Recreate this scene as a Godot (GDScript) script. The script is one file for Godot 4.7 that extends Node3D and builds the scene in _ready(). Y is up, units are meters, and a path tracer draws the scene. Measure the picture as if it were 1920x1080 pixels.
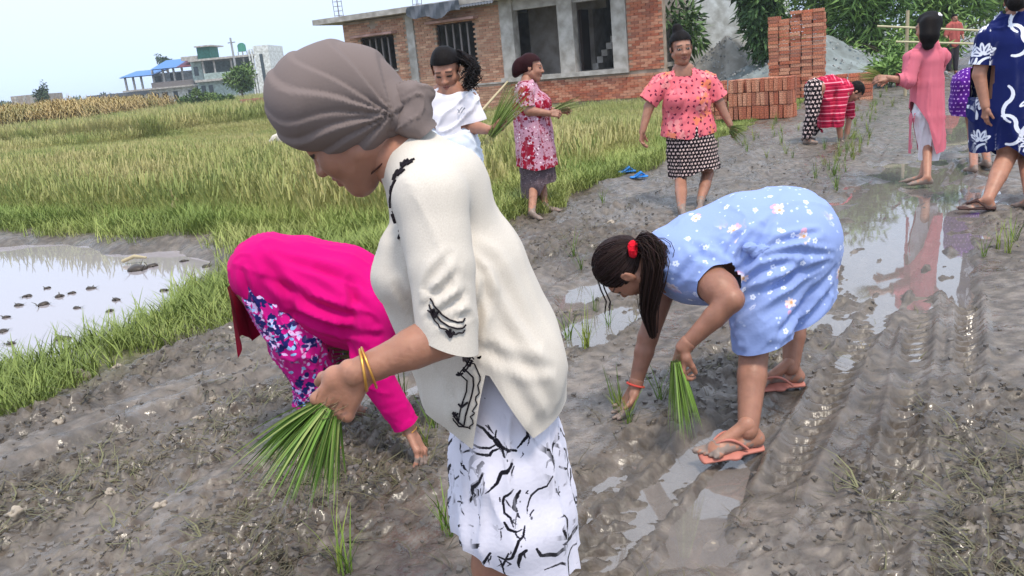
extends Node3D
# Women planting rice seedlings on a muddy village lane beside a flooded field.
# World: -Z runs along the lane, y is up, metres; the camera stands over the origin.

const FOCAL := 1550.0                      # pixels of a 1920 x 1080 picture
const EYE := 1.42
const YAW := 0.54983
const PITCH := 0.26341
const ROLL := 0.09425
var CB: Basis
var RT: Vector3                            # level direction to the camera's right
var FW: Vector3                            # level direction the camera looks in
var UPV := Vector3.UP
var rng := RandomNumberGenerator.new()
var nz := FastNoiseLite.new()
var jobs: Array = []
var used := {}
var M := {}

# ---------------------------------------------------------------- helpers
func ray(u: float, v: float) -> Vector3:
	return CB * Vector3((u - 960.0) / FOCAL, -(v - 540.0) / FOCAL, -1.0)

func P(u: float, v: float, d: float) -> Vector3:      # point in that direction at level distance d
	var r := ray(u, v)
	return Vector3(0, EYE, 0) + r * (d / r.dot(FW))

func G(u: float, v: float, y := 0.0) -> Vector3:      # where that direction meets the height y
	var r := ray(u, v)
	return Vector3(0, EYE, 0) + r * ((y - EYE) / r.y)

func Zp(u: float, v: float, z: float) -> Vector3:     # where it meets a wall across the lane at z
	var r := ray(u, v)
	return Vector3(0, EYE, 0) + r * (z / r.z)

func px(p: Vector3, n: float) -> float:               # metres that n pixels span at p
	return n * -(CB.inverse() * (p - Vector3(0, EYE, 0))).z / FOCAL

func c8(r: float, g: float, b: float) -> Color:
	return Color(r / 255.0, g / 255.0, b / 255.0)

func lin(r: float, g: float, b: float) -> Color:
	return c8(r, g, b).srgb_to_linear()

func numbered(called: String) -> String:
	if not used.has(called):
		used[called] = 0
		return called
	used[called] += 1
	return "%s_%03d" % [called, used[called]]

func tag(o: Node, label := "", category := "", group := "", kind := "") -> Node:
	if label: o.set_meta("label", label)
	if category: o.set_meta("category", category)
	if group: o.set_meta("group", group)
	if kind: o.set_meta("kind", kind)
	return o

func thing(called: String, at: Vector3, turn: float, label: String, category: String, group := "") -> Node3D:
	var o := Node3D.new()
	o.name = numbered(called)
	add_child(o)
	o.position = at
	o.rotation.y = turn
	tag(o, label, category, group)
	return o

func put(mesh: Mesh, called: String, m: Material, parent: Node = self, at := Vector3.ZERO) -> MeshInstance3D:
	var o := MeshInstance3D.new()
	o.mesh = mesh
	o.name = numbered(called) if parent == self else called
	if m: o.material_override = m
	parent.add_child(o, true)
	o.position = at
	return o

func mat(col: Color, rough := 0.85, tex: Texture2D = null, scale := 1.0) -> StandardMaterial3D:
	var m := StandardMaterial3D.new()
	m.albedo_color = col
	m.roughness = rough
	m.metallic_specular = 0.35
	m.cull_mode = BaseMaterial3D.CULL_DISABLED
	if tex:
		m.albedo_texture = tex
		m.uv1_triplanar = true
		m.uv1_triplanar_sharpness = 6.0
		m.uv1_scale = Vector3.ONE * scale
	return m

func vmat(rough := 0.85, spec := 0.35) -> StandardMaterial3D:
	var m := mat(Color.WHITE, rough)
	m.vertex_color_use_as_albedo = true
	m.metallic_specular = spec
	return m

func noise_tex(freq: float, a: Color, b: Color, seed_ := 1, octaves := 4, lo := 0.3, hi := 0.7, size := 512) -> NoiseTexture2D:
	var n := FastNoiseLite.new()
	n.seed = seed_
	n.frequency = freq
	n.fractal_octaves = octaves
	var t := NoiseTexture2D.new()
	t.width = size
	t.height = size
	t.seamless = true
	t.noise = n
	var g := Gradient.new()
	g.offsets = PackedFloat32Array([lo, hi])
	g.colors = PackedColorArray([a, b])
	t.color_ramp = g
	return t

func noise_normal(freq: float, strength: float, seed_ := 2, octaves := 4, size := 512) -> NoiseTexture2D:
	var n := FastNoiseLite.new()
	n.seed = seed_
	n.frequency = freq
	n.fractal_octaves = octaves
	var t := NoiseTexture2D.new()
	t.width = size
	t.height = size
	t.seamless = true
	t.as_normal_map = true
	t.bump_strength = strength
	t.noise = n
	return t

# ---------------------------------------------------------------- smooth bodies: rounded shapes joined by a smooth minimum, meshed as surface nets
class Field:
	const BL := 6
	var pr: Array = []        # [a, b, ra, rb, k, w1, q1, w2, q2, cut]
	func cap(a: Vector3, b: Vector3, ra: float, rb: float, k := 0.03, w1 := Vector3.RIGHT, q1 := 1.0) -> Field:
		pr.append([a, b, ra, rb, k, w1, q1, Vector3.UP, 1.0, false])
		return self
	func ball(a: Vector3, r: float, k := 0.03) -> Field:
		pr.append([a, a, r, r, k, Vector3.RIGHT, 1.0, Vector3.UP, 1.0, false])
		return self
	func ell(a: Vector3, r: float, w1: Vector3, q1: float, w2: Vector3, q2: float, k := 0.02) -> Field:
		pr.append([a, a, r, r, k, w1, q1, w2, q2, false])
		return self
	func carve(a: Vector3, b: Vector3, ra: float, rb: float, k := 0.01, w1 := Vector3.RIGHT, q1 := 1.0) -> Field:
		pr.append([a, b, ra, rb, k, w1, q1, Vector3.UP, 1.0, true])
		return self
	func chain(pts: Array, radii: Array, k := 0.03, w1 := Vector3.RIGHT, q1 := 1.0) -> Field:
		for i in pts.size() - 1:
			cap(pts[i], pts[i + 1], radii[i], radii[i + 1], k if i == 0 else minf(k, 0.012), w1, q1)
		return self

	func val(p: Vector3) -> float:
		var o := 10.0
		for q in pr:
			var e: Vector3 = p - q[0]
			var ab: Vector3 = q[1] - q[0]
			if q[6] != 1.0:
				e += q[5] * (e.dot(q[5]) * (1.0 / q[6] - 1.0))
				ab += q[5] * (ab.dot(q[5]) * (1.0 / q[6] - 1.0))
			if q[8] != 1.0:
				e += q[7] * (e.dot(q[7]) * (1.0 / q[8] - 1.0))
				ab += q[7] * (ab.dot(q[7]) * (1.0 / q[8] - 1.0))
			var l2 := ab.length_squared()
			var t := clampf(e.dot(ab) / l2, 0.0, 1.0) if l2 > 1e-10 else 0.0
			var d: float = (e - ab * t).length() - lerpf(q[2], q[3], t)
			var k: float = q[4]
			if q[9]:
				d = -d
				var hs := maxf(k - absf(o - d), 0.0) / k
				o = maxf(o, d) + hs * hs * k * 0.25
			else:
				var hh := maxf(k - absf(o - d), 0.0) / k
				o = minf(o, d) - hh * hh * k * 0.25
		return o

	func grad(p: Vector3) -> Vector3:
		var e := 0.002
		return Vector3(val(p + Vector3(e, 0, 0)) - val(p - Vector3(e, 0, 0)), val(p + Vector3(0, e, 0)) - val(p - Vector3(0, e, 0)), val(p + Vector3(0, 0, e)) - val(p - Vector3(0, 0, e))).normalized()

	func onto(p: Vector3, lift := 0.0) -> Vector3:       # slides a point onto the surface
		for i in 6:
			p -= grad(p) * (val(p) - lift) * 0.9
		return p

	func nets(h: float) -> Array:
		var lo := Vector3.ONE * 1e6
		var hi := -lo
		for q in pr:
			if q[9]: continue
			var r: float = maxf(q[2], q[3]) * maxf(q[6], q[8]) + q[4] * 0.5
			lo = lo.min(q[0] - Vector3.ONE * r).min(q[1] - Vector3.ONE * r)
			hi = hi.max(q[0] + Vector3.ONE * r).max(q[1] + Vector3.ONE * r)
		lo -= Vector3.ONE * h * 3.0
		hi += Vector3.ONE * h * 3.0
		var nx := int((hi.x - lo.x) / h) + 2
		var ny := int((hi.y - lo.y) / h) + 2
		var nzz := int((hi.z - lo.z) / h) + 2
		var f := PackedFloat32Array()
		f.resize(nx * ny * nzz)
		f.fill(10.0)
		for q in pr:
			var a: Vector3 = q[0]
			var ab: Vector3 = q[1] - a
			var k: float = q[4]
			var grow: float = maxf(q[6], q[8])
			var r: float = (maxf(q[2], q[3]) + k + 2.0 * h) * grow
			var w1: Vector3 = q[5]
			var w2: Vector3 = q[7]
			var s1: float = 1.0 / q[6] - 1.0
			var s2: float = 1.0 / q[8] - 1.0
			var two: bool = q[8] != 1.0
			var one: bool = q[6] != 1.0
			var x0 := maxi(0, int((minf(a.x, q[1].x) - r - lo.x) / h))
			var x1 := mini(nx - 1, int((maxf(a.x, q[1].x) + r - lo.x) / h) + 1)
			var y0 := maxi(0, int((minf(a.y, q[1].y) - r - lo.y) / h))
			var y1 := mini(ny - 1, int((maxf(a.y, q[1].y) + r - lo.y) / h) + 1)
			var z0 := maxi(0, int((minf(a.z, q[1].z) - r - lo.z) / h))
			var z1 := mini(nzz - 1, int((maxf(a.z, q[1].z) + r - lo.z) / h) + 1)
			if one: ab += w1 * (ab.dot(w1) * s1)
			if two: ab += w2 * (ab.dot(w2) * s2)
			var l2 := ab.length_squared()
			var inv := 1.0 / l2 if l2 > 1e-10 else 0.0
			var ra: float = q[2]
			var dr: float = q[3] - ra
			var cut: bool = q[9]
			var ik := 1.0 / k
			var reach := BL * h * 0.87 + k + 2.0 * h
			for bz in range(z0, z1 + 1, BL):
				for by in range(y0, y1 + 1, BL):
					for bx in range(x0, x1 + 1, BL):
						var ec := lo + Vector3(bx + (BL - 1) * 0.5, by + (BL - 1) * 0.5, bz + (BL - 1) * 0.5) * h - a
						if one: ec += w1 * (ec.dot(w1) * s1)
						if two: ec += w2 * (ec.dot(w2) * s2)
						var tc := clampf(ec.dot(ab) * inv, 0.0, 1.0)
						var dc := (ec - ab * tc).length() - ra - dr * tc
						if dc > reach + absf(dr) * 0.5: continue
						var xe := mini(bx + BL, x1 + 1)
						var deep: bool = not cut and dc < -reach - absf(dr) * 0.5
						for z in range(bz, mini(bz + BL, z1 + 1)):
							for y in range(by, mini(by + BL, y1 + 1)):
								var at := (z * ny + y) * nx + bx
								if deep:
									for x in range(bx, xe):
										if f[at] > dc: f[at] = dc
										at += 1
									continue
								var e0 := Vector3(lo.x + bx * h, lo.y + y * h, lo.z + z * h) - a
								for x in range(bx, xe):
									var e := e0
									if one: e += w1 * (e.dot(w1) * s1)
									if two: e += w2 * (e.dot(w2) * s2)
									var t := clampf(e.dot(ab) * inv, 0.0, 1.0)
									var d := (e - ab * t).length() - ra - dr * t
									var o := f[at]
									if cut:
										d = -d
										var hc := maxf(k - absf(o - d), 0.0) * ik
										f[at] = maxf(o, d) + hc * hc * k * 0.25
									elif d < o + k:
										var hh := maxf(k - absf(o - d), 0.0) * ik
										f[at] = minf(o, d) - hh * hh * k * 0.25
									at += 1
									e0.x += h
		var V := PackedVector3Array()
		var I := PackedInt32Array()
		var cv := PackedInt32Array()
		cv.resize(f.size())
		cv.fill(-1)
		var st := [1, nx, nx * ny]
		for z in range(1, nzz - 2):
			for y in range(1, ny - 2):
				var row := (z * ny + y) * nx
				for x in range(1, nx - 2):
					var at := row + x
					if f[at] >= 0.0: continue
					for ax in 3:
						for s in 2:
							var n: int = at + st[ax] if s == 0 else at - st[ax]
							if f[n] < 0.0: continue
							var l := mini(at, n)
							var sb: int = st[(ax + 1) % 3]
							var sc: int = st[(ax + 2) % 3]
							var cs := [l - sb - sc, l - sc, l, l - sb]
							var vi := [0, 0, 0, 0]
							for k in 4:
								var cc: int = cs[k]
								if cv[cc] < 0:
									cv[cc] = V.size()
									V.append(_corner(f, cc, nx, ny, lo, h))
								vi[k] = cv[cc]
							if s == 0:
								I.append_array(PackedInt32Array([vi[0], vi[2], vi[1], vi[0], vi[3], vi[2]]))
							else:
								I.append_array(PackedInt32Array([vi[0], vi[1], vi[2], vi[0], vi[2], vi[3]]))
		return [V, I]

	func _corner(f: PackedFloat32Array, c: int, nx: int, ny: int, lo: Vector3, h: float) -> Vector3:
		var s := nx * ny
		var g := [f[c], f[c + 1], f[c + nx], f[c + nx + 1], f[c + s], f[c + s + 1], f[c + s + nx], f[c + s + nx + 1]]
		var sum := Vector3.ZERO
		var n := 0
		for i in 8:
			for b in 3:
				if i & (1 << b): continue
				var j := i | (1 << b)
				var fa: float = g[i]
				var fb: float = g[j]
				if (fa < 0.0) == (fb < 0.0): continue
				var t := fa / (fa - fb)
				var p := Vector3(i & 1, (i >> 1) & 1, (i >> 2) & 1)
				p[b] += t
				sum += p
				n += 1
		sum /= maxf(n, 1)
		return lo + (Vector3(c % nx, (c / nx) % ny, c / s) + sum) * h

static func smooth_normals(V: PackedVector3Array, I: PackedInt32Array) -> PackedVector3Array:
	var N := PackedVector3Array()
	N.resize(V.size())
	for i in range(0, I.size(), 3):
		var a := I[i]
		var b := I[i + 1]
		var c := I[i + 2]
		var n := (V[c] - V[a]).cross(V[b] - V[a])
		N[a] += n
		N[b] += n
		N[c] += n
	for i in N.size():
		N[i] = N[i].normalized()
	return N

# a job: {parent, name, mat, parts: [{f, h, disp, col}], cut}; points are in the world until the end
func add_job(parent: Node, called: String, m: Material, parts: Array, cut = null, colour = null) -> void:
	jobs.append({"parent": parent, "name": called, "mat": m, "parts": parts, "cut": cut, "col": colour})

func do_job(i: int) -> void:
	var j: Dictionary = jobs[i]
	var V := PackedVector3Array()
	var N := PackedVector3Array()
	var I := PackedInt32Array()
	var C := PackedColorArray()
	for part in j.parts:
		var r: Array = part.f.nets(part.h)
		var v: PackedVector3Array = r[0]
		var ii: PackedInt32Array = r[1]
		var n := smooth_normals(v, ii)
		if part.has("disp"):
			for k in v.size():
				v[k] += n[k] * float(part.disp.call(v[k], n[k]))
			n = smooth_normals(v, ii)
		var cc := PackedColorArray()
		if part.has("col"):
			for k in v.size(): cc.append(part.col.call(v[k]))
		else:
			cc.resize(v.size())
			cc.fill(Color.WHITE)
		if part.has("cut"):
			r = clip(v, n, cc, ii, part.cut)
			v = r[0]
			n = r[1]
			cc = r[2]
			ii = r[3]
		var off := V.size()
		for k in ii.size(): ii[k] += off
		V.append_array(v)
		N.append_array(n)
		I.append_array(ii)
		C.append_array(cc)
	if j.cut != null:
		var rr := clip(V, N, C, I, j.cut)
		V = rr[0]
		N = rr[1]
		C = rr[2]
		I = rr[3]
	var x: Transform3D = j.inv
	for k in V.size():
		V[k] = x * V[k]
		N[k] = x.basis * N[k]
	var A := []
	A.resize(Mesh.ARRAY_MAX)
	A[Mesh.ARRAY_VERTEX] = V
	A[Mesh.ARRAY_NORMAL] = N
	A[Mesh.ARRAY_COLOR] = C
	A[Mesh.ARRAY_INDEX] = I
	j.arrays = A

# trims a mesh where cut(point) > 0
func clip(V: PackedVector3Array, N: PackedVector3Array, C: PackedColorArray, I: PackedInt32Array, cut: Callable) -> Array:
	if true:
		var val := PackedFloat32Array()
		val.resize(V.size())
		for k in V.size(): val[k] = cut.call(V[k])
		var K := PackedInt32Array()
		var made := {}
		for t in range(0, I.size(), 3):
			var poly := []
			for e in 3:
				var a := I[t + e]
				var b := I[t + (e + 1) % 3]
				if val[a] <= 0.0: poly.append(a)
				if (val[a] <= 0.0) != (val[b] <= 0.0):
					var key := Vector2i(mini(a, b), maxi(a, b))
					if not made.has(key):
						var s := val[a] / (val[a] - val[b])
						made[key] = V.size()
						V.append(V[a].lerp(V[b], s))
						N.append(N[a].lerp(N[b], s).normalized())
						C.append(C[a].lerp(C[b], s))
					poly.append(made[key])
			for e in range(1, poly.size() - 1):
				K.append(poly[0])
				K.append(poly[e])
				K.append(poly[e + 1])
		I = K
	return [V, N, C, I]

func run_jobs() -> void:
	for j in jobs:
		j.inv = (j.parent as Node3D).global_transform.affine_inverse() if j.parent != self else Transform3D.IDENTITY
	var g := WorkerThreadPool.add_group_task(do_job, jobs.size())
	WorkerThreadPool.wait_for_group_task_completion(g)
	for j in jobs:
		var m := ArrayMesh.new()
		m.add_surface_from_arrays(Mesh.PRIMITIVE_TRIANGLES, j.arrays)
		put(m, j.name, j.mat, under(j.parent, j.name))
	for l in late: put(l[0], l[1], l[2], under(l[3], l[1]))
	jobs.clear()

# sub-parts hang under the part they are sewn or fixed to
const SEWN := {"strap": "sandal", "scrunchie": "hair", "hair_clip": "hair", "waist_tie": "dress", "cuff_embroidery": "tunic", "slit_embroidery": "tunic", "neck_embroidery": "tunic", "chest_print": "shirt", "back_panel": "tunic", "ponytail": "hair", "curls": "hair"}
var late := []
func under(parent: Node, called: String) -> Node:
	if SEWN.has(called):
		var kids := parent.get_children()
		kids.reverse()
		for c in kids:
			if String(c.name).begins_with(SEWN[called]): return c
	return parent

func put_late(mesh: Mesh, called: String, m: Material, parent: Node) -> void:
	late.append([mesh, called, m, parent])

# ---------------------------------------------------------------- ribbons, tubes, boxes
class Strip:
	var V := PackedVector3Array()
	var N := PackedVector3Array()
	var C := PackedColorArray()
	var I := PackedInt32Array()
	func ribbon(pts: Array, side: Vector3, w: float, col: Color, tip := 0.1) -> void:
		var o := V.size()
		var n := pts.size()
		var mid: Vector3 = (pts[n - 1] - pts[0]).cross(side)
		if mid.y < 0: side = -side
		for i in n:
			var t := float(i) / (n - 1)
			var ww := w * (1.0 - (1.0 - tip) * t * t) * 0.5
			var d: Vector3 = (pts[mini(i + 1, n - 1)] - pts[maxi(i - 1, 0)]).normalized()
			var nn := d.cross(side).normalized()
			for s in [-1.0, 1.0]:
				V.append(pts[i] + side * ww * s)
				N.append((nn + side * s * 0.35).normalized())
				C.append(col)
		for i in n - 1:
			var a := o + i * 2
			I.append_array(PackedInt32Array([a, a + 1, a + 2, a + 1, a + 3, a + 2]))
	func tube(pts: Array, radii, col: Color, seg := 6, capped := true) -> void:
		var o := V.size()
		var n := pts.size()
		var up := Vector3.UP
		for i in n:
			var d: Vector3 = (pts[mini(i + 1, n - 1)] - pts[maxi(i - 1, 0)]).normalized()
			if absf(d.dot(up)) > 0.95: up = Vector3.RIGHT
			var x := d.cross(up).normalized()
			var y := x.cross(d).normalized()
			up = y
			var r: float = radii[i] if radii is Array else radii
			for k in seg:
				var a := TAU * k / seg
				var q := x * cos(a) + y * sin(a)
				V.append(pts[i] + q * r)
				N.append(q)
				C.append(col)
		for i in n - 1:
			for k in seg:
				var a := o + i * seg + k
				var b := o + i * seg + (k + 1) % seg
				I.append_array(PackedInt32Array([a, b, a + seg, b, b + seg, a + seg]))
		if capped:
			for e in [0, n - 1]:
				var c0 := V.size()
				var d2: Vector3 = (pts[1] - pts[0]) if e == 0 else (pts[n - 1] - pts[n - 2])
				var nn := d2.normalized() * (-1.0 if e == 0 else 1.0)
				for k in seg:
					V.append(V[o + e * seg + k])
					N.append(nn)
					C.append(col)
				for k in range(1, seg - 1):
					I.append_array(PackedInt32Array([c0, c0 + k + 1, c0 + k] if e == 0 else [c0, c0 + k, c0 + k + 1]))
	func quad(a: Vector3, b: Vector3, c: Vector3, d: Vector3, col: Color) -> void:
		var o := V.size()
		var n := (c - a).cross(b - a).normalized()
		for p in [a, b, c, d]:
			V.append(p)
			N.append(n)
			C.append(col)
		I.append_array(PackedInt32Array([o, o + 1, o + 2, o, o + 2, o + 3]))
	func box(lo: Vector3, hi: Vector3, col: Color, x := Transform3D.IDENTITY) -> void:
		var p := []
		for i in 8:
			p.append(x * Vector3(hi.x if i & 1 else lo.x, hi.y if i & 2 else lo.y, hi.z if i & 4 else lo.z))
		for q in [[0, 2, 3, 1], [4, 5, 7, 6], [0, 1, 5, 4], [2, 6, 7, 3], [0, 4, 6, 2], [1, 3, 7, 5]]:
			quad(p[q[0]], p[q[3]], p[q[2]], p[q[1]], col)
	func mesh() -> ArrayMesh:
		var A := []
		A.resize(Mesh.ARRAY_MAX)
		A[Mesh.ARRAY_VERTEX] = V
		A[Mesh.ARRAY_NORMAL] = N
		A[Mesh.ARRAY_COLOR] = C
		A[Mesh.ARRAY_INDEX] = I
		var m := ArrayMesh.new()
		m.add_surface_from_arrays(Mesh.PRIMITIVE_TRIANGLES, A)
		return m

func multi(called: String, mesh: Mesh, m: Material, xs: Array, cs: Array, parent: Node = self) -> MultiMeshInstance3D:
	var mm := MultiMesh.new()
	mm.transform_format = MultiMesh.TRANSFORM_3D
	mm.use_colors = cs.size() > 0
	mm.mesh = mesh
	mm.instance_count = xs.size()
	for i in xs.size():
		mm.set_instance_transform(i, xs[i])
		if cs.size() > 0: mm.set_instance_color(i, cs[i])
	var o := MultiMeshInstance3D.new()
	o.multimesh = mm
	o.material_override = m
	o.name = numbered(called) if parent == self else called
	parent.add_child(o, true)
	return o

func smooth01(a: float, b: float, x: float) -> float:
	return smoothstep(a, b, x)

# ---------------------------------------------------------------- the lie of the land
const POND := -0.13
func pond_d(x: float, z: float) -> float:              # below 0 inside the flooded plot
	var w := nz.get_noise_2d(x * 60.0, z * 60.0) * 0.35 + nz.get_noise_2d(x * 240.0 + 90.0, z * 240.0) * 0.1
	var e := x + 5.15 + w * 0.5                           # lane side
	var far := -5.35 - z + w * 0.8 + maxf(0.0, -7.0 - x) * 0.02
	var corner := (x + 6.0) * 0.75 + (-z - 4.6) * 0.75 + w * 0.6
	return maxf(maxf(e, far), corner)

var puddles := []
func puddle_dip(x: float, z: float) -> float:
	var s := 0.0
	for q in puddles:
		var dx: float = (x - q[0]) / q[2]
		var dz: float = (z - q[1]) / q[3]
		var r := dx * dx + dz * dz
		if r < 2.2: s = maxf(s, q[4] * (1.0 - smoothstep(0.1, 1.9, r + nz.get_noise_2d(x * 300.0, z * 200.0) * 0.9)))
	return s

func churn(x: float, z: float) -> float:               # 0 smooth wheel-pressed mud, 1 trampled and full of straw
	var a := nz.get_noise_2d(x * 150.0 + 500.0, z * 34.0) * 1.3 + nz.get_noise_2d(x * 420.0, z * 300.0) * 0.55
	var lane := smoothstep(-0.9, -1.7, x)
	var band := exp(-pow((x + 2.05 + z * 0.02) / 0.28, 2)) + exp(-pow((x + 3.0) / 0.3, 2)) * 0.8 + smoothstep(-3.55, -3.95, x)
	var right := smoothstep(0.12, 0.35, x + 0.06 * (z + 3.0) + nz.get_noise_2d(x * 200.0, z * 200.0) * 0.25) * smoothstep(-5.6, -4.6, z)
	return clampf(0.12 + a * 0.8 + lane * (0.1 + 0.62 * minf(band, 1.0)) + right * 0.9, 0.0, 1.0)

func tread(x: float, z: float) -> float:
	var t := 0.0
	for k in [[-0.30, 0.02, 0.05], [-0.52, -0.028, 0.055], [-0.86, -0.06, 0.06], [-0.12, 0.035, 0.045], [-1.02, 0.04, 0.05]]:
		var c: float = k[0] + k[1] * (z + 4.0) + 0.03 * sin(z * 0.9 + k[0] * 9.0)
		var d := (x - c) / (k[2] as float)
		if absf(d) < 2.2:
			var g := exp(-d * d * 1.2)
			var wear := smoothstep(-0.15, 0.25, nz.get_noise_2d(x * 40.0 + k[0] * 300.0, z * 55.0))
			t -= 0.036 * g * (0.35 + 0.65 * wear)
			t += 0.018 * g * wear * signf(sin(z * 78.0 + d * 2.4))
			t += 0.028 * exp(-pow(absf(d) - 1.55, 2) * 7.0) * (0.4 + 0.6 * wear)
	return t

func ground_h(x: float, z: float, detail := true) -> float:
	var rad := sqrt(x * x + z * z)
	var soft := 1.0 - smoothstep(10.0, 30.0, rad)
	var fine := detail and rad < 17.0
	var fw := 1.0 - smoothstep(9.0, 16.5, rad)
	var onlane := smoothstep(-4.3, -3.9, x) * (1.0 - smoothstep(0.9, 1.6, x))
	var h := nz.get_noise_2d(x * 12.0, z * 8.0) * 0.03
	h += (1.0 - onlane) * (-0.04 + nz.get_noise_2d(x * 25.0, z * 25.0) * 0.05 * soft)
	if x < -3.6 and z > -8.0 and x > -40.0:
		var pd := pond_d(x, z)
		h += exp(-pow((x + 4.5) / 0.35, 2)) * 0.06
		h = lerpf(h, POND - 0.14, 1.0 - smoothstep(-0.45, 0.3, pd))
	if onlane > 0.0 and z < 2.0 and z > -45.0:
		h += onlane * soft * (nz.get_noise_2d(x * 70.0, z * 14.0) * 0.045 + smoothstep(-1.2, -1.9, x) * nz.get_noise_2d(x * 330.0 + z * 40.0, z * 42.0) * 0.05)
		h = lerpf(h, maxf(h, -0.012), onlane)
		h -= puddle_dip(x, z) * 0.06
		if fine:
			var ch := churn(x, z)
			var n1 := nz.get_noise_2d(x * 700.0, z * 520.0)
			var n2 := nz.get_noise_2d(x * 1900.0 + 40.0, z * 1500.0)
			h += fw * onlane * (ch * (0.075 * (0.5 - absf(n1)) + 0.03 * n2 + 0.035 * maxf(n1, 0.0)) + (1.0 - ch) * (0.006 * n1 + 0.0025 * n2))
			h += fw * onlane * tread(x, z) * (1.0 - 0.6 * ch)
	return h

func ground_colour(x: float, z: float) -> Color:
	var onlane := smoothstep(-4.35, -3.9, x + nz.get_noise_2d(x * 80.0, z * 80.0) * 0.25) * (1.0 - smoothstep(0.9, 1.5, x))
	var a := nz.get_noise_2d(x * 90.0 + 77.0, z * 60.0)
	var b := nz.get_noise_2d(x * 600.0, z * 500.0 + 33.0)
	var mud := Color(0.2, 0.167, 0.14).lerp(Color(0.11, 0.087, 0.068), clampf(0.45 + a * 0.9 + b * 0.45, 0, 1))
	mud = mud.lerp(Color(0.128, 0.102, 0.076), churn(x, z) * 0.55)
	var soil := Color(0.16, 0.16, 0.075).lerp(Color(0.2, 0.18, 0.09), clampf(0.5 + a, 0, 1))
	if z > -7.5 and x < -3.8 and x > -40.0: soil = mud.lerp(soil, smoothstep(0.3, 0.7, pond_d(x, z)))
	return soil.lerp(mud, onlane)

func build_ground() -> void:
	var angs := []
	var a := -PI
	while a < PI:
		angs.append(a)
		a += 0.0035 if absf(a) < 0.92 else 0.12
	angs.append(PI)
	var rs := [0.0]
	var r := 0.35
	while r < 900.0:
		rs.append(r)
		r *= 1.0037 if r > 1.2 and r < 7.0 else (1.009 if r < 16.0 else (1.02 if r < 60.0 else 1.09))
	var na := angs.size()
	var nr := rs.size()
	var V := PackedVector3Array()
	var C := PackedColorArray()
	V.resize(na * nr)
	C.resize(na * nr)
	var work := func(i: int) -> void:
		for k in na:
			var t: float = YAW + float(angs[k])
			var x: float = -sin(t) * rs[i]
			var z: float = -cos(t) * rs[i]
			V[i * na + k] = Vector3(x, ground_h(x, z), z)
			C[i * na + k] = ground_colour(x, z)
	for i in nr: work.call(i)
	var I := PackedInt32Array()
	for i in nr - 1:
		for k in na - 1:
			var o := i * na + k
			I.append_array(PackedInt32Array([o, o + 1, o + na, o + 1, o + na + 1, o + na]))
	var A := []
	A.resize(Mesh.ARRAY_MAX)
	A[Mesh.ARRAY_VERTEX] = V
	var N := smooth_normals(V, I)
	A[Mesh.ARRAY_NORMAL] = N
	A[Mesh.ARRAY_COLOR] = C
	A[Mesh.ARRAY_INDEX] = I
	var m := ArrayMesh.new()
	m.add_surface_from_arrays(Mesh.PRIMITIVE_TRIANGLES, A)
	var gm := vmat(0.5, 0.5)
	gm.albedo_texture = noise_tex(0.02, Color(0.72, 0.72, 0.72), Color(1, 1, 1), 5, 5, 0.25, 0.75)
	gm.roughness = 1.0
	gm.roughness_texture = noise_tex(0.006, Color(0.2, 0.2, 0.2), Color(0.62, 0.62, 0.62), 8, 5, 0.3, 0.62)
	gm.normal_enabled = true
	gm.normal_texture = noise_normal(0.03, 6.0, 4, 5)
	gm.normal_scale = 0.9
	gm.uv1_triplanar = true
	gm.uv1_world_triplanar = true
	gm.uv1_scale = Vector3.ONE * 0.9
	tag(put(m, "ground", gm), "", "", "", "structure")

func sheet(called: String, poly: PackedVector2Array, y: float, m: Material) -> void:
	var tri := Geometry2D.triangulate_polygon(poly)
	var s := Strip.new()
	for i in range(0, tri.size(), 3):
		var o := s.V.size()
		for k in 3:
			var p := poly[tri[i + k]]
			s.V.append(Vector3(p.x, y, p.y))
			s.N.append(Vector3.UP)
			s.C.append(Color.WHITE)
		s.I.append_array(PackedInt32Array([o, o + 1, o + 2]))
	tag(put(s.mesh(), called, m), "", "", "", "structure")

func build_water() -> void:
	var w := mat(Color(0.62, 0.59, 0.60, 0.94), 0.03)
	w.transparency = BaseMaterial3D.TRANSPARENCY_ALPHA
	w.metallic_specular = 1.0
	w.normal_enabled = true
	w.normal_texture = noise_normal(0.012, 1.0, 9, 2)
	w.normal_scale = 0.05
	w.uv1_triplanar = true
	w.uv1_world_triplanar = true
	w.uv1_scale = Vector3.ONE * 0.5
	sheet("pond_water", PackedVector2Array([Vector2(-40, 4), Vector2(-40, -7.5), Vector2(-4.3, -7.5), Vector2(-4.3, 4)]), POND, w)
	var w2: StandardMaterial3D = w.duplicate()
	w2.albedo_color = Color(0.56, 0.53, 0.51, 0.5)
	for q in puddles:
		var poly := PackedVector2Array()
		for i in 40:
			var t := TAU * i / 40.0
			poly.append(Vector2(q[0] + cos(t) * q[2] * 1.42, q[1] + sin(t) * q[3] * 1.42))
		sheet("puddle_water", poly, q[5], w2)

# ---------------------------------------------------------------- figures
const SKIN := [0.345, 0.165, 0.105]
func skin_mat() -> StandardMaterial3D:
	var m := vmat(0.48, 0.45)
	m.subsurf_scatter_enabled = true
	m.subsurf_scatter_strength = 0.05
	m.normal_enabled = true
	m.normal_texture = noise_normal(0.05, 2.0, 12, 3, 256)
	m.normal_scale = 0.45
	m.uv1_triplanar = true
	m.uv1_scale = Vector3.ONE * 7.0
	return m

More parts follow.
